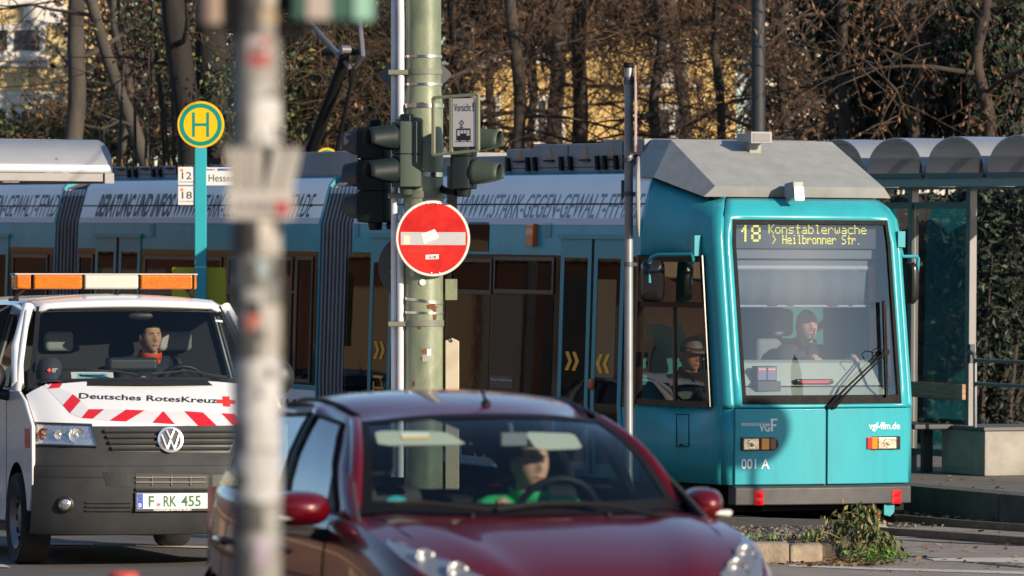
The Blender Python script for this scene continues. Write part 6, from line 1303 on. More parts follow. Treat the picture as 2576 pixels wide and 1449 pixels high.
m = MB(); p = hit(CM, 1290, 1105, (1.72, 0, 0), (1, 0, 0)); m.box(1.70, 1.74, p.y - .06, p.y + .06, p.z - .03, p.z + .03); m.tube([(1.73, p.y, p.z), (1.77, p.y, p.z + .07)], .012, 6); m.build('interior_mirror', mat('mirror back', (.10, .11, .12), .4), car, 0, bevel=.015)
pS = hit(CM, 1400, 1270, (1.72, 0, 0), (1, 0, 0)); m = MB(); cS = V((1.72, pS.y, .935)); m.tube([cS + V((0, 1, 0)) * .185 * math.cos(a) + V((-.35, 0, .93)) * .185 * math.sin(a) for a in [i * .2618 for i in range(25)]], .017, 8, caps=False); m.bar(cS + V((0, -.17, 0)), cS + V((0, .17, 0)), .05, .02); m.tube([cS, cS + V((-.2, 0, -.08))], .03, 8); m.build('steering_wheel', CBK, car, 50)
def wsp(u, v): 
    p = hit(CM, u, v, ws2(0, .3), (ws2(0, .35) - ws2(0, .25)).cross(V((0, 1, 0)))); a = p.y / lerp(.715, .545, .3); return a
m = MB(); ring = []; pc = hit(CM, 1000, 1259, (1.28, 0, 0), (1, 0, 0))
for i in range(24):
    a = 2 * math.pi * i / 24; u, v = 1000 + 26 * math.cos(a), 1259 + 17 * math.sin(a); b_ = hit(CM, u, v, ws2(.78, .15), (ws2(.78, .2) - ws2(.78, .1)).cross(ws2(.85, .15) - ws2(.71, .15))); ring.append(b_ + V((.012, 0, -.008)))
m.poly(ring); ok_ = m.build('round_vignette', mat('teal vignette', (.03, .42, .40), .5), w2, 0)
cc_ = sum(ring, V()) / 24; m = MB(); m.poly([cc_ + (ring[k] - cc_) * f_ + V((-.002, 0, .002)) for k, f_ in ((1, .82), (22, .6), (13, .55), (11, .82))]); m.build('vignette_bar', STK, ok_, 0)

# parked cars along the far kerb, mirrored in the tram windows
for k, (x, y, c) in enumerate(((-9.2, 60.0, (.55, .55, .56)), (-12.6, 68.0, (.03, .04, .07)), (-6.6, 53.2, (.5, .5, .5)))):
    p_ = copy_tree(car); p_.location = (x, y, 0); p_.rotation_euler = (0, 0, R(114)); p_['label'] = ('white parked hatchback', 'dark blue parked hatchback', 'silver parked hatchback')[k] + ' beside the left platform, mirrored in the tram windows'; p_['group'] = 'parked cars mirrored in the tram'
    pm_ = mat('parked paint %d' % k, c, .3, coat=.6)
    for o in p_.children_recursive:
        if o.type == 'MESH' and o.data.materials and o.data.materials[0] == CR: o.material_slots[0].link = 'OBJECT'; o.material_slots[0].material = pm_
# ------------------------------------------------------------------ people
SKIN = mat('skin', (.52, .30, .21), .5, var=.08, scale=20); EYEM = mat('eye', (.03, .022, .018), .3); BROWM = mat('brow', (.07, .045, .03), .8); LIP = mat('lip', (.36, .13, .11), .5)
def headpt(th, ph, k=1.0, face=True):
    """head surface, forward -x; th from crown to chin, ph 0 = straight ahead"""
    z = math.cos(th); r = math.sin(th); t = max(0, -z)
    y = .077 * r * math.sin(ph) * (1 - .30 * t ** 1.6); f = math.cos(ph)
    x = -.095 * r * f * (1 - (.10 * t if f < 0 else .0)) - (.012 * t if f > 0 else -.012 * t * 2)
    z = .120 * z
    if face and f > 0:
        g = lambda y0, z0, sy, sz: math.exp(-((y - y0) / sy) ** 2 - ((z - z0) / sz) ** 2)
        x -= .024 * g(0, -.014, .013, .020) + .010 * g(0, .012, .010, .025) + .006 * g(0, .036, .05, .012) - .010 * (g(.031, .018, .016, .012) + g(-.031, .018, .016, .012)) + .007 * g(0, -.052, .024, .012) + .010 * g(0, -.092, .026, .018) - .004 * g(0, -.040, .03, .006)
    return V((x * k, y * k, z * k))
def capsule(m, a, b, r0, r1, n=10): 
    a, b = V(a), V(b); d = (b - a).normalized(); m.tube([a - d * r0 * .8, a - d * r0 * .3, a, b, b + d * r1 * .4, b + d * r1 * .85], [r0 * .5, r0 * .92, r0, r1, r1 * .9, r1 * .45], n)
def person(M, rot, seat, H, hands, label, jac, hairc, turn=0, cap=None, long_=False, collar=None, scarf=None, skin=SKIN, nod=0, grp=None, k=1.0):
    base = M @ (V(H) - (V(H) - V(seat)) * k); e = empty('person', base, rot, label, 'person', grp); e.scale = (k, k, k); o = V(seat); H = V(H) - o
    HR = Matrix.Rotation(R(turn), 3, 'Z') @ Matrix.Rotation(R(nod), 3, 'Y'); hp = lambda p: H + HR @ p
    N = H + V((.025, 0, -.15)); sh = [N + V((.02, s * .175, -.055)) for s in (1, -1)]; P = V((.02, 0, .08))
    b = MB(); nt, npz = 26, 40
    b.loft([[hp(headpt(math.pi * (i + .02) / (nt + .04), 2 * math.pi * j / npz)) for j in range(npz)] for i in range(nt + 1)], True, True)
    for s in (1, -1): b.loft([[hp(V((.012 + .020 * k * math.cos(a), s * (.074 + dy), -.002 + .032 * k * math.sin(a)))) for a in [i * .5236 for i in range(12)]] for k, dy in ((.8, -.01), (1, .008), (.8, .014))], True, True)
    b.tube([H + HR @ V((.02, 0, -.06)), N + V((0, 0, .03)), N + V((.01, 0, -.06))], [.056, .058, .075], 14)
    def torso(m, k):
        rows = []
        for t, rx, ry in ((0, .11, .165), (.25, .105, .155), (.55, .115, .175), (.8, .11, .185), (.93, .085, .165), (1.0, .06, .09)):
            c = P.lerp(N + V((.015, 0, -.02)), t); rows.append([c + V((rx * k * math.cos(a), ry * k * math.sin(a), 0)) for a in [i * .3142 for i in range(20)]])
        m.loft(rows, True, True)
    def arms(m, k):
        for s, hpnt in zip(sh, hands):
            w = V(hpnt) - o; mid = (s + w) / 2 + V((.05, .07 * (1 if s.y > N.y else -1), -.10)); m.tube([s + V((0, 0, .0)), s.lerp(mid, .5) + V((.01, 0, -.01)), mid, mid.lerp(w, .6), mid.lerp(w, .93)], [.062 * k, .055 * k, .047 * k, .040 * k, .032 * k], 12)
    torso(b, 1); arms(b, 1)
    for s, hpnt in zip(sh, hands):      # hands: palm, four fingers of unequal length curled round the rim, thumb from the side
        w = V(hpnt) - o; sg = 1 if s.y > N.y else -1; mid = (s + w) / 2 + V((.05, .07 * sg, -.10)); d = (w - mid).normalized(); u = V((0, -sg, 0)); u = (u - d * u.dot(d)).normalized(); n_ = d.cross(u) * sg
        capsule(b, w - d * .03, w + d * .045, .030, .036)
        for i, ln in enumerate((.070, .078, .072, .058)):
            k0 = w + d * .055 + u * (.028 - .019 * i); k1 = k0 + d * ln * .45 - n_ * .012; k2 = k1 + d * ln * .15 - n_ * ln * .35; k3 = k2 - d * ln * .25 - n_ * ln * .15; b.tube([k0 - d * .02, k0, k1, k2, k3], [.010, .0098, .009, .008, .0065], 7)
        t0 = w + d * .01 + u * .034; b.tube([t0 - u * .012, t0 + d * .02 + u * .012, t0 + d * .048 + u * .014, t0 + d * .062 + u * .004], [.013, .0115, .0095, .007], 7)
    for s in (.10, -.10): b.tube([P + V((.02, s, .0)), P + V((-.42, s * 1.3, .08)), P + V((-.50, s * 1.3, -.34))], [.085, .062, .045], 12)
    bo = b.build('body', skin, e, 0); md = bo.modifiers.new('join', 'REMESH'); md.mode = 'VOXEL'; md.voxel_size = .0055; md.use_smooth_shade = True
    j = MB(); torso(j, 1.14); arms(j, 1.28)
    for s, hpnt in zip(sh, hands): capsule(j, s + V((0, 0, .0)), N + V((.02, 0, -.035)), .072, .06)
    for s in (.10, -.10): j.tube([P + V((.02, s, .0)), P + V((-.42, s * 1.3, .08)), P + V((-.50, s * 1.3, -.34))], [.097, .072, .055], 12)
    jo = j.build('jacket', jac, e, 0); md = jo.modifiers.new('join', 'REMESH'); md.mode = 'VOXEL'; md.voxel_size = .010; md.use_smooth_shade = True
    m = MB(); m.loft([[N + V((.005 + .078 * k * math.cos(a) - dz * .2, .083 * k * math.sin(a), dz - .02 * math.cos(a) * -1)) for a in [i * .2618 for i in range(25)]] for k, dz in ((1.15, -.055), (1.0, .0), (.98, .045), (1.06, .05), (1.1, .0))], False); m.build('collar', collar or jac, e, 60, solid=.004)
    if scarf: m = MB(); m.loft([[N + V((-.085 - .03 * math.cos(a), q * .05 * (1.3 - t), -.03 - t * .19)) for q, a in ((-1, 1.2), (-.5, .5), (0, 0), (.5, .5), (1, 1.2))] for t in (0, .33, .66, 1)], False); m.build('scarf', scarf, e, 60, solid=.006)
    # hair
    m = MB(); rows = []; 
    for i in range(nt + 1):
        th = math.pi * i / nt; rows.append([hp(headpt(th + .001, 2 * math.pi * q / npz, 1.06, False) + V((.006, 0, .006))) for q in range(npz)])
    vs = [p for r_ in rows for p in r_]; fs = []
    for i in range(nt):
        for q in range(npz):
            th = math.pi * (i + .5) / nt; ph = 2 * math.pi * (q + .5) / npz; f = math.cos(ph); lim = (.80 if long_ else 1.02) if f > .55 else (1.35 if f > .1 else (1.62 if f > -.25 else 2.05))
            if th < lim: fs.append((i * npz + q, i * npz + (q + 1) % npz, (i + 1) * npz + (q + 1) % npz, (i + 1) * npz + q))
    m.add(vs, fs)
    if long_: m.loft([[hp(V((.085 + dx + .03 * k * math.cos(a), .03 * k * math.sin(a), dz))) for a in [i * .5236 for i in range(12)]] for dx, dz, k in ((0, .03, .7), (.03, .01, 1), (.035, -.06, .9), (.02, -.13, .4))], True, True)
    ho = m.build('hair', hairc, e, 60, solid=.006)
    if cap:
        m = MB(); m.loft([[hp(headpt(th, 2 * math.pi * q / 30, 1.13, False) + V((.0, 0, .012))) for q in range(30)] for th in (.03, .3, .6, .9, 1.15)], True, True); co = m.build('cap', cap, e, 60)
        m = MB(); m.loft([[hp(V((-.10 - r_ * math.cos(a), (.075 + .2 * r_) * math.sin(a), .058 - r_ * .22))) for a in [-1.3 + .26 * i for i in range(11)]] for r_ in (-.01, .04, .075)], False); m.build('peak', cap, co, 60, solid=.004)
    for s in (1, -1):
        c = headpt(1.42, s * .42); m = MB(); m.loft([[hp(c + V((.004 - dx, .013 * k * math.cos(a), .0055 * k * math.sin(a)))) for a in [i * .5236 for i in range(12)]] for dx, k in ((0, 1), (.004, .75), (.006, .2))], True, True); m.build('eye', EYEM, e, 60)
        m = MB(); m.tube([hp(headpt(1.26, s * a) + V((-.001, 0, 0))) for a in (.18, .4, .62)], [.003, .004, .002], 6); m.build('brow', BROWM, e, 60)
    m = MB(); m.tube([hp(headpt(2.03, a) + V((-.001, 0, 0))) for a in (-.34, -.15, 0, .15, .34)], [.002, .005, .0055, .005, .002], 6); m.build('mouth', LIP, e, 60)
    return e
cloth = lambda n, c: mat(n, c, .85, var=.3, scale=18, bump=.4, bscale=22)
JN = cloth('navy jacket', (.022, .026, .038)); JB = cloth('black jacket', (.010, .010, .012)); JG = cloth('green jacket', (.015, .40, .13))
# tram driver
h = hit(TM, 2029, 822, (1.0, 0, 0), (1, 0, 0)); person(TM, T.rotation_euler, (1.08, h.y, .95), h, ((.62, h.y + .16, 1.46), (.60, h.y - .18, 1.46)), 'blonde person in a dark blue jacket driving the turquoise tram', JN, mat('blond hair', (.60, .44, .27), .6, var=.3, scale=30), turn=-2, long_=True, k=1.16)
h = hit(TM, 1738, 895, (0, .60, 0), (0, 1, 0)); person(TM, T.rotation_euler, (h.x + .10, h.y, h.z - .78), h, ((h.x - .50, h.y + .16, h.z - .24), (h.x - .42, h.y - .15, h.z - .28)), 'person in a black jacket and grey cap behind the cab side window of the tram', JB, mat('grey hair', (.10, .09, .085), .7), cap=mat('grey cap', (.20, .195, .19), .45), turn=6, nod=-6, k=1.2)
# van driver
h = hit(VMx, 379, 850, (1.78, 0, 0), (1, 0, 0)); person(VMx, van.rotation_euler, (1.88, h.y, .85), h, ((1.40, h.y + .16, 1.33), (1.36, h.y - .19, 1.32)), 'dark haired person in a navy jacket with orange collar driving the white van', JN, mat('dark hair', (.018, .014, .012), .6), turn=10, collar=mat('orange collar', (.75, .09, .02), .7))
# car driver
h = hit(CM, 1334, 1168, (2.08, 0, 0), (1, 0, 0)); person(CM, car.rotation_euler, (2.18, h.y, .52), h, ((1.78, h.y + .24, .97), (1.74, h.y - .20, .96)), 'person in a bright green jacket and pale scarf driving the red car', JG, mat('dark hair', (0, 0, 0)), turn=8, scarf=cloth('pale scarf', (.40, .42, .38)), collar=cloth('green collar', (.015, .40, .13)))
# ------------------------------------------------------------------ houses behind the trees
YWALL = mat('yellow render', (.66, .45, .17), .9, var=.12, scale=1.5, bump=.15, bscale=30); CWALL = mat('cream render', (.66, .50, .24), .9, var=.12, scale=1.2, bump=.15, bscale=30)
WFR = mat('white window frame', (.66, .62, .55), .5); HGL = mat('house window glass', (.05, .06, .075), .05, spec=.7, bump=.02, bscale=3); RFT = mat('roof tile', (.16, .06, .04), .8, var=.3, scale=8)
def house(lab, u0, u1, Y, wins, bands, wall, dep=9, ztop=11.5, rot=0):
    a, c = at(u0, 800, Y), at(u1, 800, Y); w = c.x - a.x; e = empty('house', (a.x, Y, .4), (0, 0, R(rot)), lab, 'house'); k = Y / F; zl = lambda v: CZ + (VH - v) * k - .4; xl = lambda u: (u - u0) * k
    m = MB(); m.box(0, w, 0, dep, 0, ztop - .4); m.build('wall', wall, e, 0)
    m = MB(); m.prism([(-.3, -.35, ztop - .4), (-.3, dep / 2, ztop + 3), (-.3, dep + .35, ztop - .4)], (w + .6, 0, 0)); m.build('roof', RFT, e, 0)
    for v0, v1, uu0, uu1 in bands: m = MB(); m.box(xl(uu0), xl(uu1), -.06, .02, zl(v1), zl(v0)); m.build('white_band', WFR, e, 0)
    for (x0, x1, z0, z1) in [(xl(a_), xl(b_), zl(d_), zl(c_)) for a_, c_, b_, d_ in wins]:
        m = MB(); t = .09
        for q in ((x0, x1, z0, z0 + t), (x0, x1, z1 - t, z1), (x0, x0 + t, z0 + t, z1 - t), (x1 - t, x1, z0 + t, z1 - t), ((x0 + x1) / 2 - .05, (x0 + x1) / 2 + .05, z0 + t, z1 - t)): m.box(q[0], q[1], -.05, .01, q[2], q[3])
        m.box(x0 - .06, x1 + .06, -.12, -.0, z0 - .07, z0 - .001); wo = m.build('window', WFR, e, 0); m = MB(); m.box(x0 + t, x1 - t, -.02, .005, z0 + t, z1 - t); m.build('pane', HGL, wo, 0)
    return e
house('cream house with white window bands at the left edge', -900, 194, 96, [(-60, 62, 114, 142), (-60, 262, 30, 345), (40, 268, 118, 370), (-420, 62, -250, 142), (-420, 240, -250, 345)], [(20, 66, 60, 165), (142, 168, -60, 122), (232, 262, -60, 190), (-30, 20, -200, 165)], CWALL)
house('yellow house shining through the bare branches', 1130, 1850, 104, [(1180, 60, 1260, 160), (1640, 100, 1730, 195), (1640, 262, 1740, 420), (1340, 70, 1420, 150), (1340, 240, 1420, 360), (1180, 240, 1260, 350)], [(210, 222, 1600, 1760), (40, 52, 1130, 1850)], YWALL)
house('white house half hidden between bare trees and dark conifers', 1925, 2420, 110, [(2030, 130, 2100, 250), (2200, 200, 2280, 300)], [(150, 160, 1925, 2100)], mat('white render', (.62, .60, .57), .9, var=.1))
# row of brick houses along the other side of the street, mirrored in the tram windows and the car door
BRK = mat('brown brick front', (.17, .075, .045), .9, c2=(.10, .045, .03), scale=.8)
for i in range(4):
    e = empty('street_house', (-30, 20 + i * 26, 0), (0, 0, R(90)), 'brown brick house across the street, seen only mirrored in the vehicles', 'house', 'brick houses across the street'); m = MB(); m.box(0, 25.2, 0, 10, 0, 7.2); m.build('wall', BRK, e, 0)
    for z in (1.2, 4.6):
        m = MB(); m.box(0, 25.2, -.12, 0, z + 2.35, z + 2.65); m.build('cornice', mat('sandstone', (.45, .32, .2), .9), e, 0)
        if z < 2:
            rq = random.Random(i * 7 + 1); x = .3
            while x < 24.4:
                w_ = rq.uniform(.5, 2.2); c_ = rq.choice(('g', 'g', 'g', 's', 'd', 'b')); m = MB(); m.box(x, min(x + w_, 25), -.07 - .1 * (c_ == 's'), 0, .3 if c_ == 'g' else 0, rq.uniform(2.6, 3.4)); x += w_ + rq.uniform(.1, .6)
                m.build({'g': 'shop_window', 's': 'pier', 'd': 'door', 'b': 'shutter'}[c_], {'g': HGL, 's': mat('sandstone', (.45, .32, .2), .9), 'd': mat('dark door', (.03, .02, .018), .6), 'b': mat('grey shutter', (.28, .27, .26), .6)}[c_], e, 0)
            continue
        for k in range(7): m = MB(); m.box(1.2 + k * 3.4, 2.6 + k * 3.4, -.05, 0, z, z + 2.1); m.build('window', HGL, e, 0)
    m = MB(); m.prism([(-.0, -.4, 7.2), (0, 5, 9.5), (0, 10.4, 7.2)], (25.2, 0, 0)); m.build('roof', RFT, e, 0)
# house row behind the camera, mirrored in bonnets and windscreens
for i in range(5):
    e = empty('facing_house', (70 - i * 30, -38, 0), (0, 0, R(180)), 'tall house behind the viewer, seen only mirrored in the paint and windscreens', 'house', 'houses behind the viewer'); m = MB(); m.box(0, 29, 0, 10, 0, 13 + (i % 2) * 1.5); m.build('wall', mat('facing render', (.22, .16, .12), .9, var=.2), e, 0)
    for z in (1.2, 4.6, 8.0, 10.8):
        for k in range(8): m = MB(); m.box(1.2 + k * 3.5, 2.7 + k * 3.5, -.05, 0, z, z + 1.9); m.build('window', HGL, e, 0)
    m = MB(); m.prism([(0, -.4, 14.4), (0, 5, 17.5), (0, 10.4, 14.4)], (29, 0, 0)); m.build('roof', RFT, e, 0)
# ------------------------------------------------------------------ trees
BARK = mat('dark bark', (.060, .043, .032), .95, c2=(.022, .016, .013), scale=6, bump=.8, bscale=18, stretch=(1, 1, .25)); BARKB = mat('black bark', (.016, .012, .010), .95, c2=(.006, .005, .004), scale=6, bump=1.0, bscale=16, stretch=(1, 1, .2)); BARKG = mat('grey bark', (.085, .072, .06), .95, c2=(.028, .023, .019), scale=2.5, bump=.4, bscale=14, stretch=(1, 1, .5)); TWIG = mat('brown twig', (.130, .070, .038), .9, c2=(.042, .025, .015), scale=1.1, thr=(.42, .60))
LBR = [mat('rust leaf', (.17, .075, .035), .8), mat('tan leaf', (.24, .14, .07), .8), mat('dull brown leaf', (.06, .036, .022), .85)]
LGR = [mat('ivy leaf', (.045, .065, .018), .5), mat('olive leaf', (.10, .105, .03), .6), mat('dark ivy leaf', (.014, .022, .010), .5), mat('yellow leaf', (.24, .19, .045), .7)]
LCO = [mat('conifer green', (.010, .020, .009), .7), mat('conifer dark', (.005, .009, .005), .8), mat('conifer brown', (.15, .075, .045), .8), mat('conifer mid green', (.03, .05, .02), .7)]
class TreeGen:
    def __init__(s, seed): s.r = random.Random(seed); s.wood = MB(); s.twig = MB(); s.leaf = MB(); s.n = 0
    def branch(s, p, d, ln, r0, depth, droop, zr=(2.6, 7.5), tw=1.0, lf=0.0):
        rr = s.r; n = max(3, int(ln / .28)); pts = [p]; dd = V(d).normalized(); j = .22 if depth < 2 else .30
        for i in range(n):
            dd = (dd + V((rr.gauss(0, j), rr.gauss(0, j), rr.gauss(0, j) - droop)) * .5).normalized(); pts.append(pts[-1] + dd * (ln / n))
        rad = [r0 * (1 - .75 * i / n) for i in range(n + 1)]
        (s.wood if depth < 2 else s.twig).tube(pts, rad, 6 if depth < 1 else (5 if depth < 2 else 3), caps=False); s.n += 1
        if lf and depth >= 2:
            for q in pts[1:]:
                if zr[0] < q.z < zr[1] and rr.random() < lf: s.leafat(q, .07)
        if depth >= 3: return
        k = {0: 7, 1: 8, 2: 5}[depth] * tw
        for _ in range(int(k * max(.6, ln / 2.2)) if depth < 2 else int(k)):
            t = rr.uniform(.15, 1); i = min(n - 1, int(t * n)); q = pts[i].lerp(pts[i + 1], t * n - i if t < 1 else 1)
            if not (zr[0] - 1.2 < q.z < zr[1] + .8) and depth > 0: continue
            dr = (pts[i + 1] - pts[i]).normalized(); side = dr.cross(V((rr.gauss(0, 1), rr.gauss(0, 1), rr.gauss(0, 1)))).normalized()
            nd = (dr * rr.uniform(.3, .9) + side * rr.uniform(.6, 1.1)); s.branch(q, nd, ln * rr.uniform(.32, .6), max(rad[i] * .5, .006), depth + 1, droop * 1.3, zr, tw, lf)
    def leafat(s, q, sz, mi=None):
        rr = s.r; leaf(s.leaf, q, V((rr.gauss(0, .5), rr.gauss(0, .5), -1)), V((rr.gauss(0, 1), rr.gauss(0, 1), .2)), sz * rr.uniform(.6, 1.4), sz * rr.uniform(.3, .6), rr.choice((0, 1, 2, 2)) if mi is None else mi)
def tree(seed, x, Y, h, r, lab, lean=(0, 0), nb=9, bl=3.0, zb=(2.6, 6.8), droop=.05, bark=BARK, tw=1.0, lf=.05, updn=(.0, .5), trunk_only=False, name='bare_tree', up=None, pathpts=None, grp='bare trees behind the tram'):
    g = TreeGen(seed); rr = g.r; e = empty(name, (x, Y, .4), label=lab, cat='tree', group=grp)
    n = 12; pts = [V((lean[0] * (i / n) ** 1.1 * h + rr.gauss(0, .05), lean[1] * i / n * h + rr.gauss(0, .05), h * i / n)) for i in range(n + 1)] if not pathpts else spline([V(p) for p in pathpts], n + 1)
    rad = [r * (1.18 - .05 * i if i < 2 else 1.05 - .55 * i / n) for i in range(n + 1)]; m = MB(); m.tube(spline(pts, 40), [lerp(rad[int(i / 40 * n)], rad[min(n, int(i / 40 * n) + 1)], i / 40 * n % 1) * rr.uniform(.94, 1.06) for i in range(40)], 12); m.build('trunk', bark, e, 60)
    for _ in range(nb):
        z = rr.uniform(*zb) - .4; i = min(n - 1, max(0, int(z / h * n))); q = pts[i].lerp(pts[i + 1], max(0, min(1, z / h * n - i))); a = rr.random() * 6.283
        g.branch(q, V((math.cos(a), math.sin(a) * .7, rr.uniform(*updn))), bl * rr.uniform(.6, 1.3), min(r * .45, .075) * rr.uniform(.5, 1), 0, droop, (2.4, 7.0), tw, lf)
    if g.wood.v: g.wood.build('limbs', bark, e, 60, recalc=False)
    if g.twig.v: g.twig.build('twigs', TWIG, e, 0, recalc=False)
    if g.leaf.v: g.leaf.build('leaves', LBR, e, 0, recalc=False)
    return e
X_at = lambda u, Y: (u - U0) * Y / F
i = 0
for u, Y, r, kw in ((1300, 76, .10, {}), (1480, 79, .13, dict(nb=6)), (1640, 78, .085, dict(nb=11, bl=3.2, tw=.8)), (1180, 80, .12, {}), (1800, 77, .07, dict(nb=5)), (1030, 82, .11, {}), (2010, 80, .10, {}), (2230, 86, .12, {}), (880, 84, .10, {}), (1400, 88, .15, dict(nb=5)), (1740, 90, .12, dict(nb=4)), (640, 85, .10, {}), (310, 87, .08, dict(nb=6)), (2120, 76, .07, dict(nb=8))):
    kw = dict(dict(nb=9, bl=3.0), **kw); names = ('slender', 'dark', 'many branched', 'thin', 'leaning', 'gnarled', 'bushy', 'tall', 'ragged', 'stout', 'crooked', 'shaded', 'young', 'drooping')
    spots = ('left of the thin signal post', 'in front of the yellow house', 'with spreading boughs above the tram cab', 'right behind the traffic lights', 'right of the yellow house', 'behind the green mast', 'behind the roof camera', 'behind the tram roof corner', 'behind the pantograph', 'deep behind the yellow gaps', 'deep behind the thin post', 'behind the sticker pole', 'near the cream house', 'over the barrel vaults')
    tree(100 + i, X_at(u, Y), Y, 10, r, names[i] + ' bare brown tree ' + spots[i], lean=(random.uniform(-.05, .05), 0), **kw); i += 1
for k, (u, Y) in enumerate(((1230, 93), (1345, 95), (1460, 93))):
    tree(150 + k, X_at(u, Y), Y, 10, .08, ('far thin tree with a dense crown left of the yellow gaps', 'far thin tree crossing the yellow gaps', 'far thin tree between two yellow gaps')[k], nb=8, bl=2.6, zb=(6.0, 8.0), droop=.0, tw=1.2, lf=.1, updn=(.0, .4))
# the trunks on the left
tree(50, X_at(182, 76), 76, 10, .135, 'upright grey trunk in front of the cream house', nb=2, bark=BARKG, bl=1.6, tw=.6)
tree(51, X_at(440, 75), 75, 10, .1, 'pale grey trunk leaning left between the upright and the black trunks', bark=BARKG, nb=3, bl=1.8, tw=.6, pathpts=[(0, 0, 0), (-.12, 0, 2), (-.32, 0, 3.2), (-.75, 0, 4.4), (-1.05, 0, 5.4), (-1.3, 0, 7), (-1.5, 0, 9.5)])
tree(52, X_at(490, 71), 71, 10, .20, 'thick black trunk leaning left behind the stop sign', bark=BARKB, nb=3, bl=1.8, tw=.6, pathpts=[(.1, 0, 0), (.05, 0, 2), (-.06, 0, 3.6), (-.22, 0, 4.8), (-.32, 0, 6), (-.4, 0, 9.5)])
tree(53, X_at(540, 71.5), 71.5, 10, .24, 'thick black trunk with bark ridges just left of the sticker pole', bark=BARKB, nb=3, bl=1.8, tw=.6, pathpts=[(0, 0, 0), (0, 0, 3), (-.05, 0, 4.5), (-.02, 0, 6), (.1, 0, 9.5)])
tree(54, X_at(300, 80), 80, 9, .06, 'thin pale branching sapling between the grey trunks', bark=BARKG, nb=8, bl=2.2, lf=.15)
lp = empty('lamp_column', (X_at(1907, 70), 70, .3), label='dark straight lamp column rising behind the tram roof camera', cat='lamp post'); m = MB(); m.tube([(0, 0, 0), (0, 0, 2), (0, 0, 9)], [.10, .085, .075], 14); m.build('column', mat('lamp column dark', (.022, .024, .03), .6, var=.3), lp, 60); m = MB(); m.tube([(0, 0, 9), (-.3, -.2, 9.3), (-1.0, -.5, 9.4)], .04, 8); m.box(-1.5, -.9, -.65, -.35, 9.33, 9.45); m.build('lamp_head', mat('lamp column dark', (0, 0, 0)), lp, 30)
# spreading boughs of the tree left of the cab (the fan of limbs above the thin post)
def foliage(name, lab, cat, boxes, n, sz, mats, weights, seed, trunk=None, hang=0.4, kind=None, grp=None):
    """leaves gathered in clumps: boxes are (u, v, Y, ru, rv, ry) in photo units and metres of depth"""
    rr = random.Random(seed); m = MB(); c0 = at(boxes[0][0], 800, boxes[0][2])
    e = empty(name, (c0.x, c0.y, .3), label=lab, cat=cat, group=grp) if kind is None else None; off = V((c0.x, c0.y, .3)) if e else V((0, 0, 0))
    cl = []
    for (u, v, Y, ru, rv, ry) in boxes:
        for _ in range(max(3, int(n / len(boxes) / 26))): cl.append((at(u + rr.gauss(0, ru * .5), v + rr.gauss(0, rv * .5), Y) + V((0, rr.uniform(-ry, ry), 0)), rr.uniform(.10, .26)))
    for p, r_ in cl:
        dk = rr.random()
        for _ in range(26):
            q = p + V((rr.gauss(0, r_), rr.gauss(0, r_), rr.gauss(0, r_ * .8)))
            if q.z < .35: continue
            mi = rr.choices(range(len(mats)), weights)[0]; leaf(m, q - off, V((rr.gauss(0, .7), rr.gauss(0, .7), rr.gauss(-hang, .6))), V((rr.gauss(0, 1), rr.gauss(-1, 1), rr.gauss(.3, .6))), sz * rr.uniform(.6, 1.4), sz * rr.uniform(.35, .7), mi)
    if e:
        m.build('foliage', mats, e, 0, recalc=False); w = MB()
        for _ in range(14):
            p, r_ = rr.choice(cl); b_ = V((rr.gauss(0, .15), rr.gauss(0, .15), 0)); q = p - off; w.tube(spline([b_, b_.lerp(q, .5) + V((rr.gauss(0, .2), rr.gauss(0, .2), .1)), q], 8), [.045 - .005 * k for k in range(8)], 5)
        if trunk: w.tube([(0, 0, 0), (0, 0, 3), (0, 0, 7)], [trunk, trunk * .8, trunk * .5], 10)
        w.build('stems', BARK, e, 60); return e
    return tag(m.build(name, mats, None, 0, recalc=False), lab, cat, kind='stuff')
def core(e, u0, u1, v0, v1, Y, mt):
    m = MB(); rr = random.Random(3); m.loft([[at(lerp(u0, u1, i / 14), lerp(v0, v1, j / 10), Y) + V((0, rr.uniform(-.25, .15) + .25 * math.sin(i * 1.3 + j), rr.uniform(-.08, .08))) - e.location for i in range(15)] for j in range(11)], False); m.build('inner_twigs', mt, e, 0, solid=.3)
foliage('ivy_tree', 'ivy covered tree with hanging green leaves behind the pantograph', 'tree', [(790, 150, 79, 120, 160, .8), (900, 230, 80, 110, 130, .8), (760, 300, 79, 90, 120, .8), (960, 120, 81, 80, 140, .8), (840, 40, 80, 120, 90, .6), (690, 250, 80, 60, 160, .6)], 9000, .10, LGR, (5, 5, 5, 2), 21, .14)
foliage('shrub', 'yellowing shrub above the left shelter roof below the cream house', 'shrub', [(60, 330, 83, 160, 50, .6), (200, 320, 83, 110, 55, .6), (330, 340, 82, 100, 60, .6)], 4200, .09, LGR, (4, 4, 3, 4), 22)
foliage('shrub', 'brown autumn shrub between the leaning trunk and the stop sign', 'shrub', [(330, 180, 86, 90, 120, .7), (440, 300, 85, 70, 90, .7), (300, 60, 87, 110, 80, .7), (420, 120, 86, 60, 120, .7)], 4200, .08, LBR + [LGR[1]], (2, 1, 4, 2), 23)
foliage('ivy', 'dark ivy growing over the two black trunks left of the sticker pole', 'climber', [(400, 40, 72, 50, 60, .3), (470, 180, 71.5, 40, 120, .2), (560, 250, 71, 25, 120, .2)], 1200, .07, LGR, (3, 1, 6, 0), 24)
foliage('conifer', 'dark green conifer with drooping brown sprays right of the lamp column', 'conifer', [(2180, 120, 74, 110, 120, .7), (2260, 230, 74, 110, 110, .7), (2150, 20, 74, 120, 70, .7), (2330, 80, 75, 110, 110, .7)], 9000, .12, LCO, (4, 6, 2, 2), 25, .14, hang=.9)
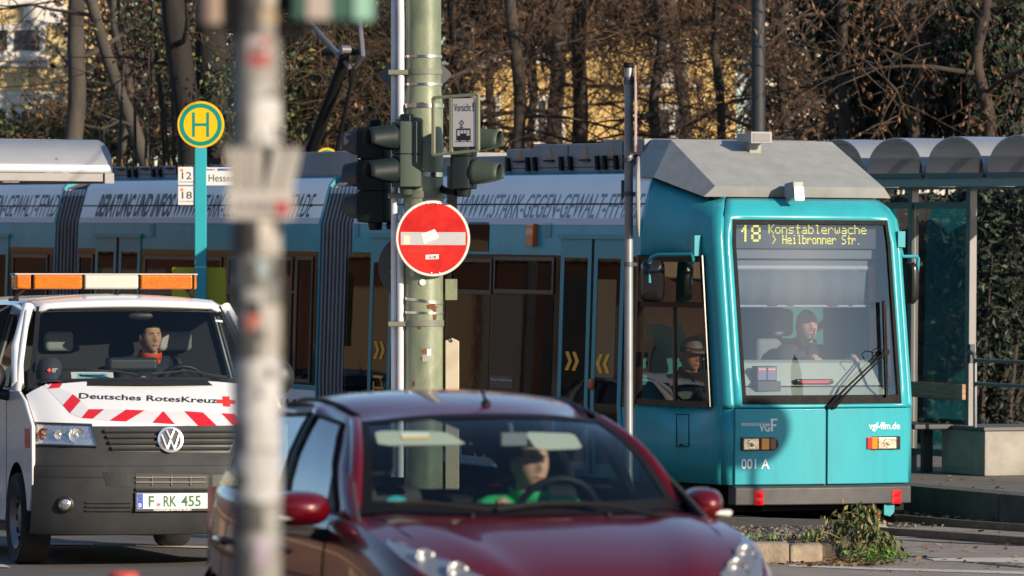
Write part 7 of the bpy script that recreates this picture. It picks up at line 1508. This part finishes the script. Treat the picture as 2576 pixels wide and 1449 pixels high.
foliage('conifer', 'dark green conifer with drooping brown sprays at the right edge', 'conifer', [(2470, 120, 72, 120, 130, .7), (2540, 230, 72, 100, 110, .7), (2420, 250, 73, 110, 90, .7), (2520, 20, 73, 120, 80, .7), (2390, 330, 73, 110, 50, .5)], 9000, .12, LCO, (5, 6, 2, 2), 26, .16, hang=.9)
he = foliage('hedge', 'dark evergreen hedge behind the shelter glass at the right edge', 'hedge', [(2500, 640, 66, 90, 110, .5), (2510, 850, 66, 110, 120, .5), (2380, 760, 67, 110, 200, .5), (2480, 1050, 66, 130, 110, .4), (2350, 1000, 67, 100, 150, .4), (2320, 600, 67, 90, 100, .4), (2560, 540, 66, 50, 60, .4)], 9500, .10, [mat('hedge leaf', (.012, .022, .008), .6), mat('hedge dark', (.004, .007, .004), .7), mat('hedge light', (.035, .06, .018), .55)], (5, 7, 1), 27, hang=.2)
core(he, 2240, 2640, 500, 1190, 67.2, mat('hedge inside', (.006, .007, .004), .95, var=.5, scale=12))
for s_, (u, Y, bl_) in enumerate(((2300, 72, 2.6), (2480, 71, 2.8), (2120, 73, 2.2))):
    tree(300 + s_, X_at(u, Y), Y, 9, .09, ('brown leafed branch tree in front of the left conifer', 'brown leafed branch tree arching over the right barrel vaults', 'brown leafed thin tree beside the lamp column')[s_], nb=7, bl=bl_, droop=.10, lf=.45, tw=.8, zb=(3.6, 6.5), name='leafy_tree', grp='brown leafed trees before the conifers')
o = foliage('woodland', 'brown wood of far bare trees filling the gaps', 'wood', [(u, v, Y, 140, 130, 2.0) for u in range(330, 2650, 125) for v, Y in ((60, 93), (260, 92)) if not (1130 < u < 1880)] + [(u, 40, 94, 120, 90, 1.5) for u in range(1200, 1500, 110)] + [(u, 5, 94, 110, 70, 1.5) for u in range(1500, 1900, 100)], 30000, .16, LBR + [LGR[2], LCO[1]], (1, .6, 6, 2, 3), 31, kind='stuff')
# overhead wire at the top left
m = MB(); m.tube(spline([at(-300, 60, 78), at(0, 24, 78), at(175, -2, 78), at(600, -60, 78)], 14), .012, 5); tag(m.build('overhead_wire', BLK, None, 60), 'thin dark overhead wire crossing the top left corner', 'wire')
# contact wire over the track
m = MB(); m.tube([L(-40, 0, 5.46), L(45, 0, 5.46)], .007, 5); tag(m.build('contact_wire', BLK, None, 60), 'contact wire above the tram', 'wire')
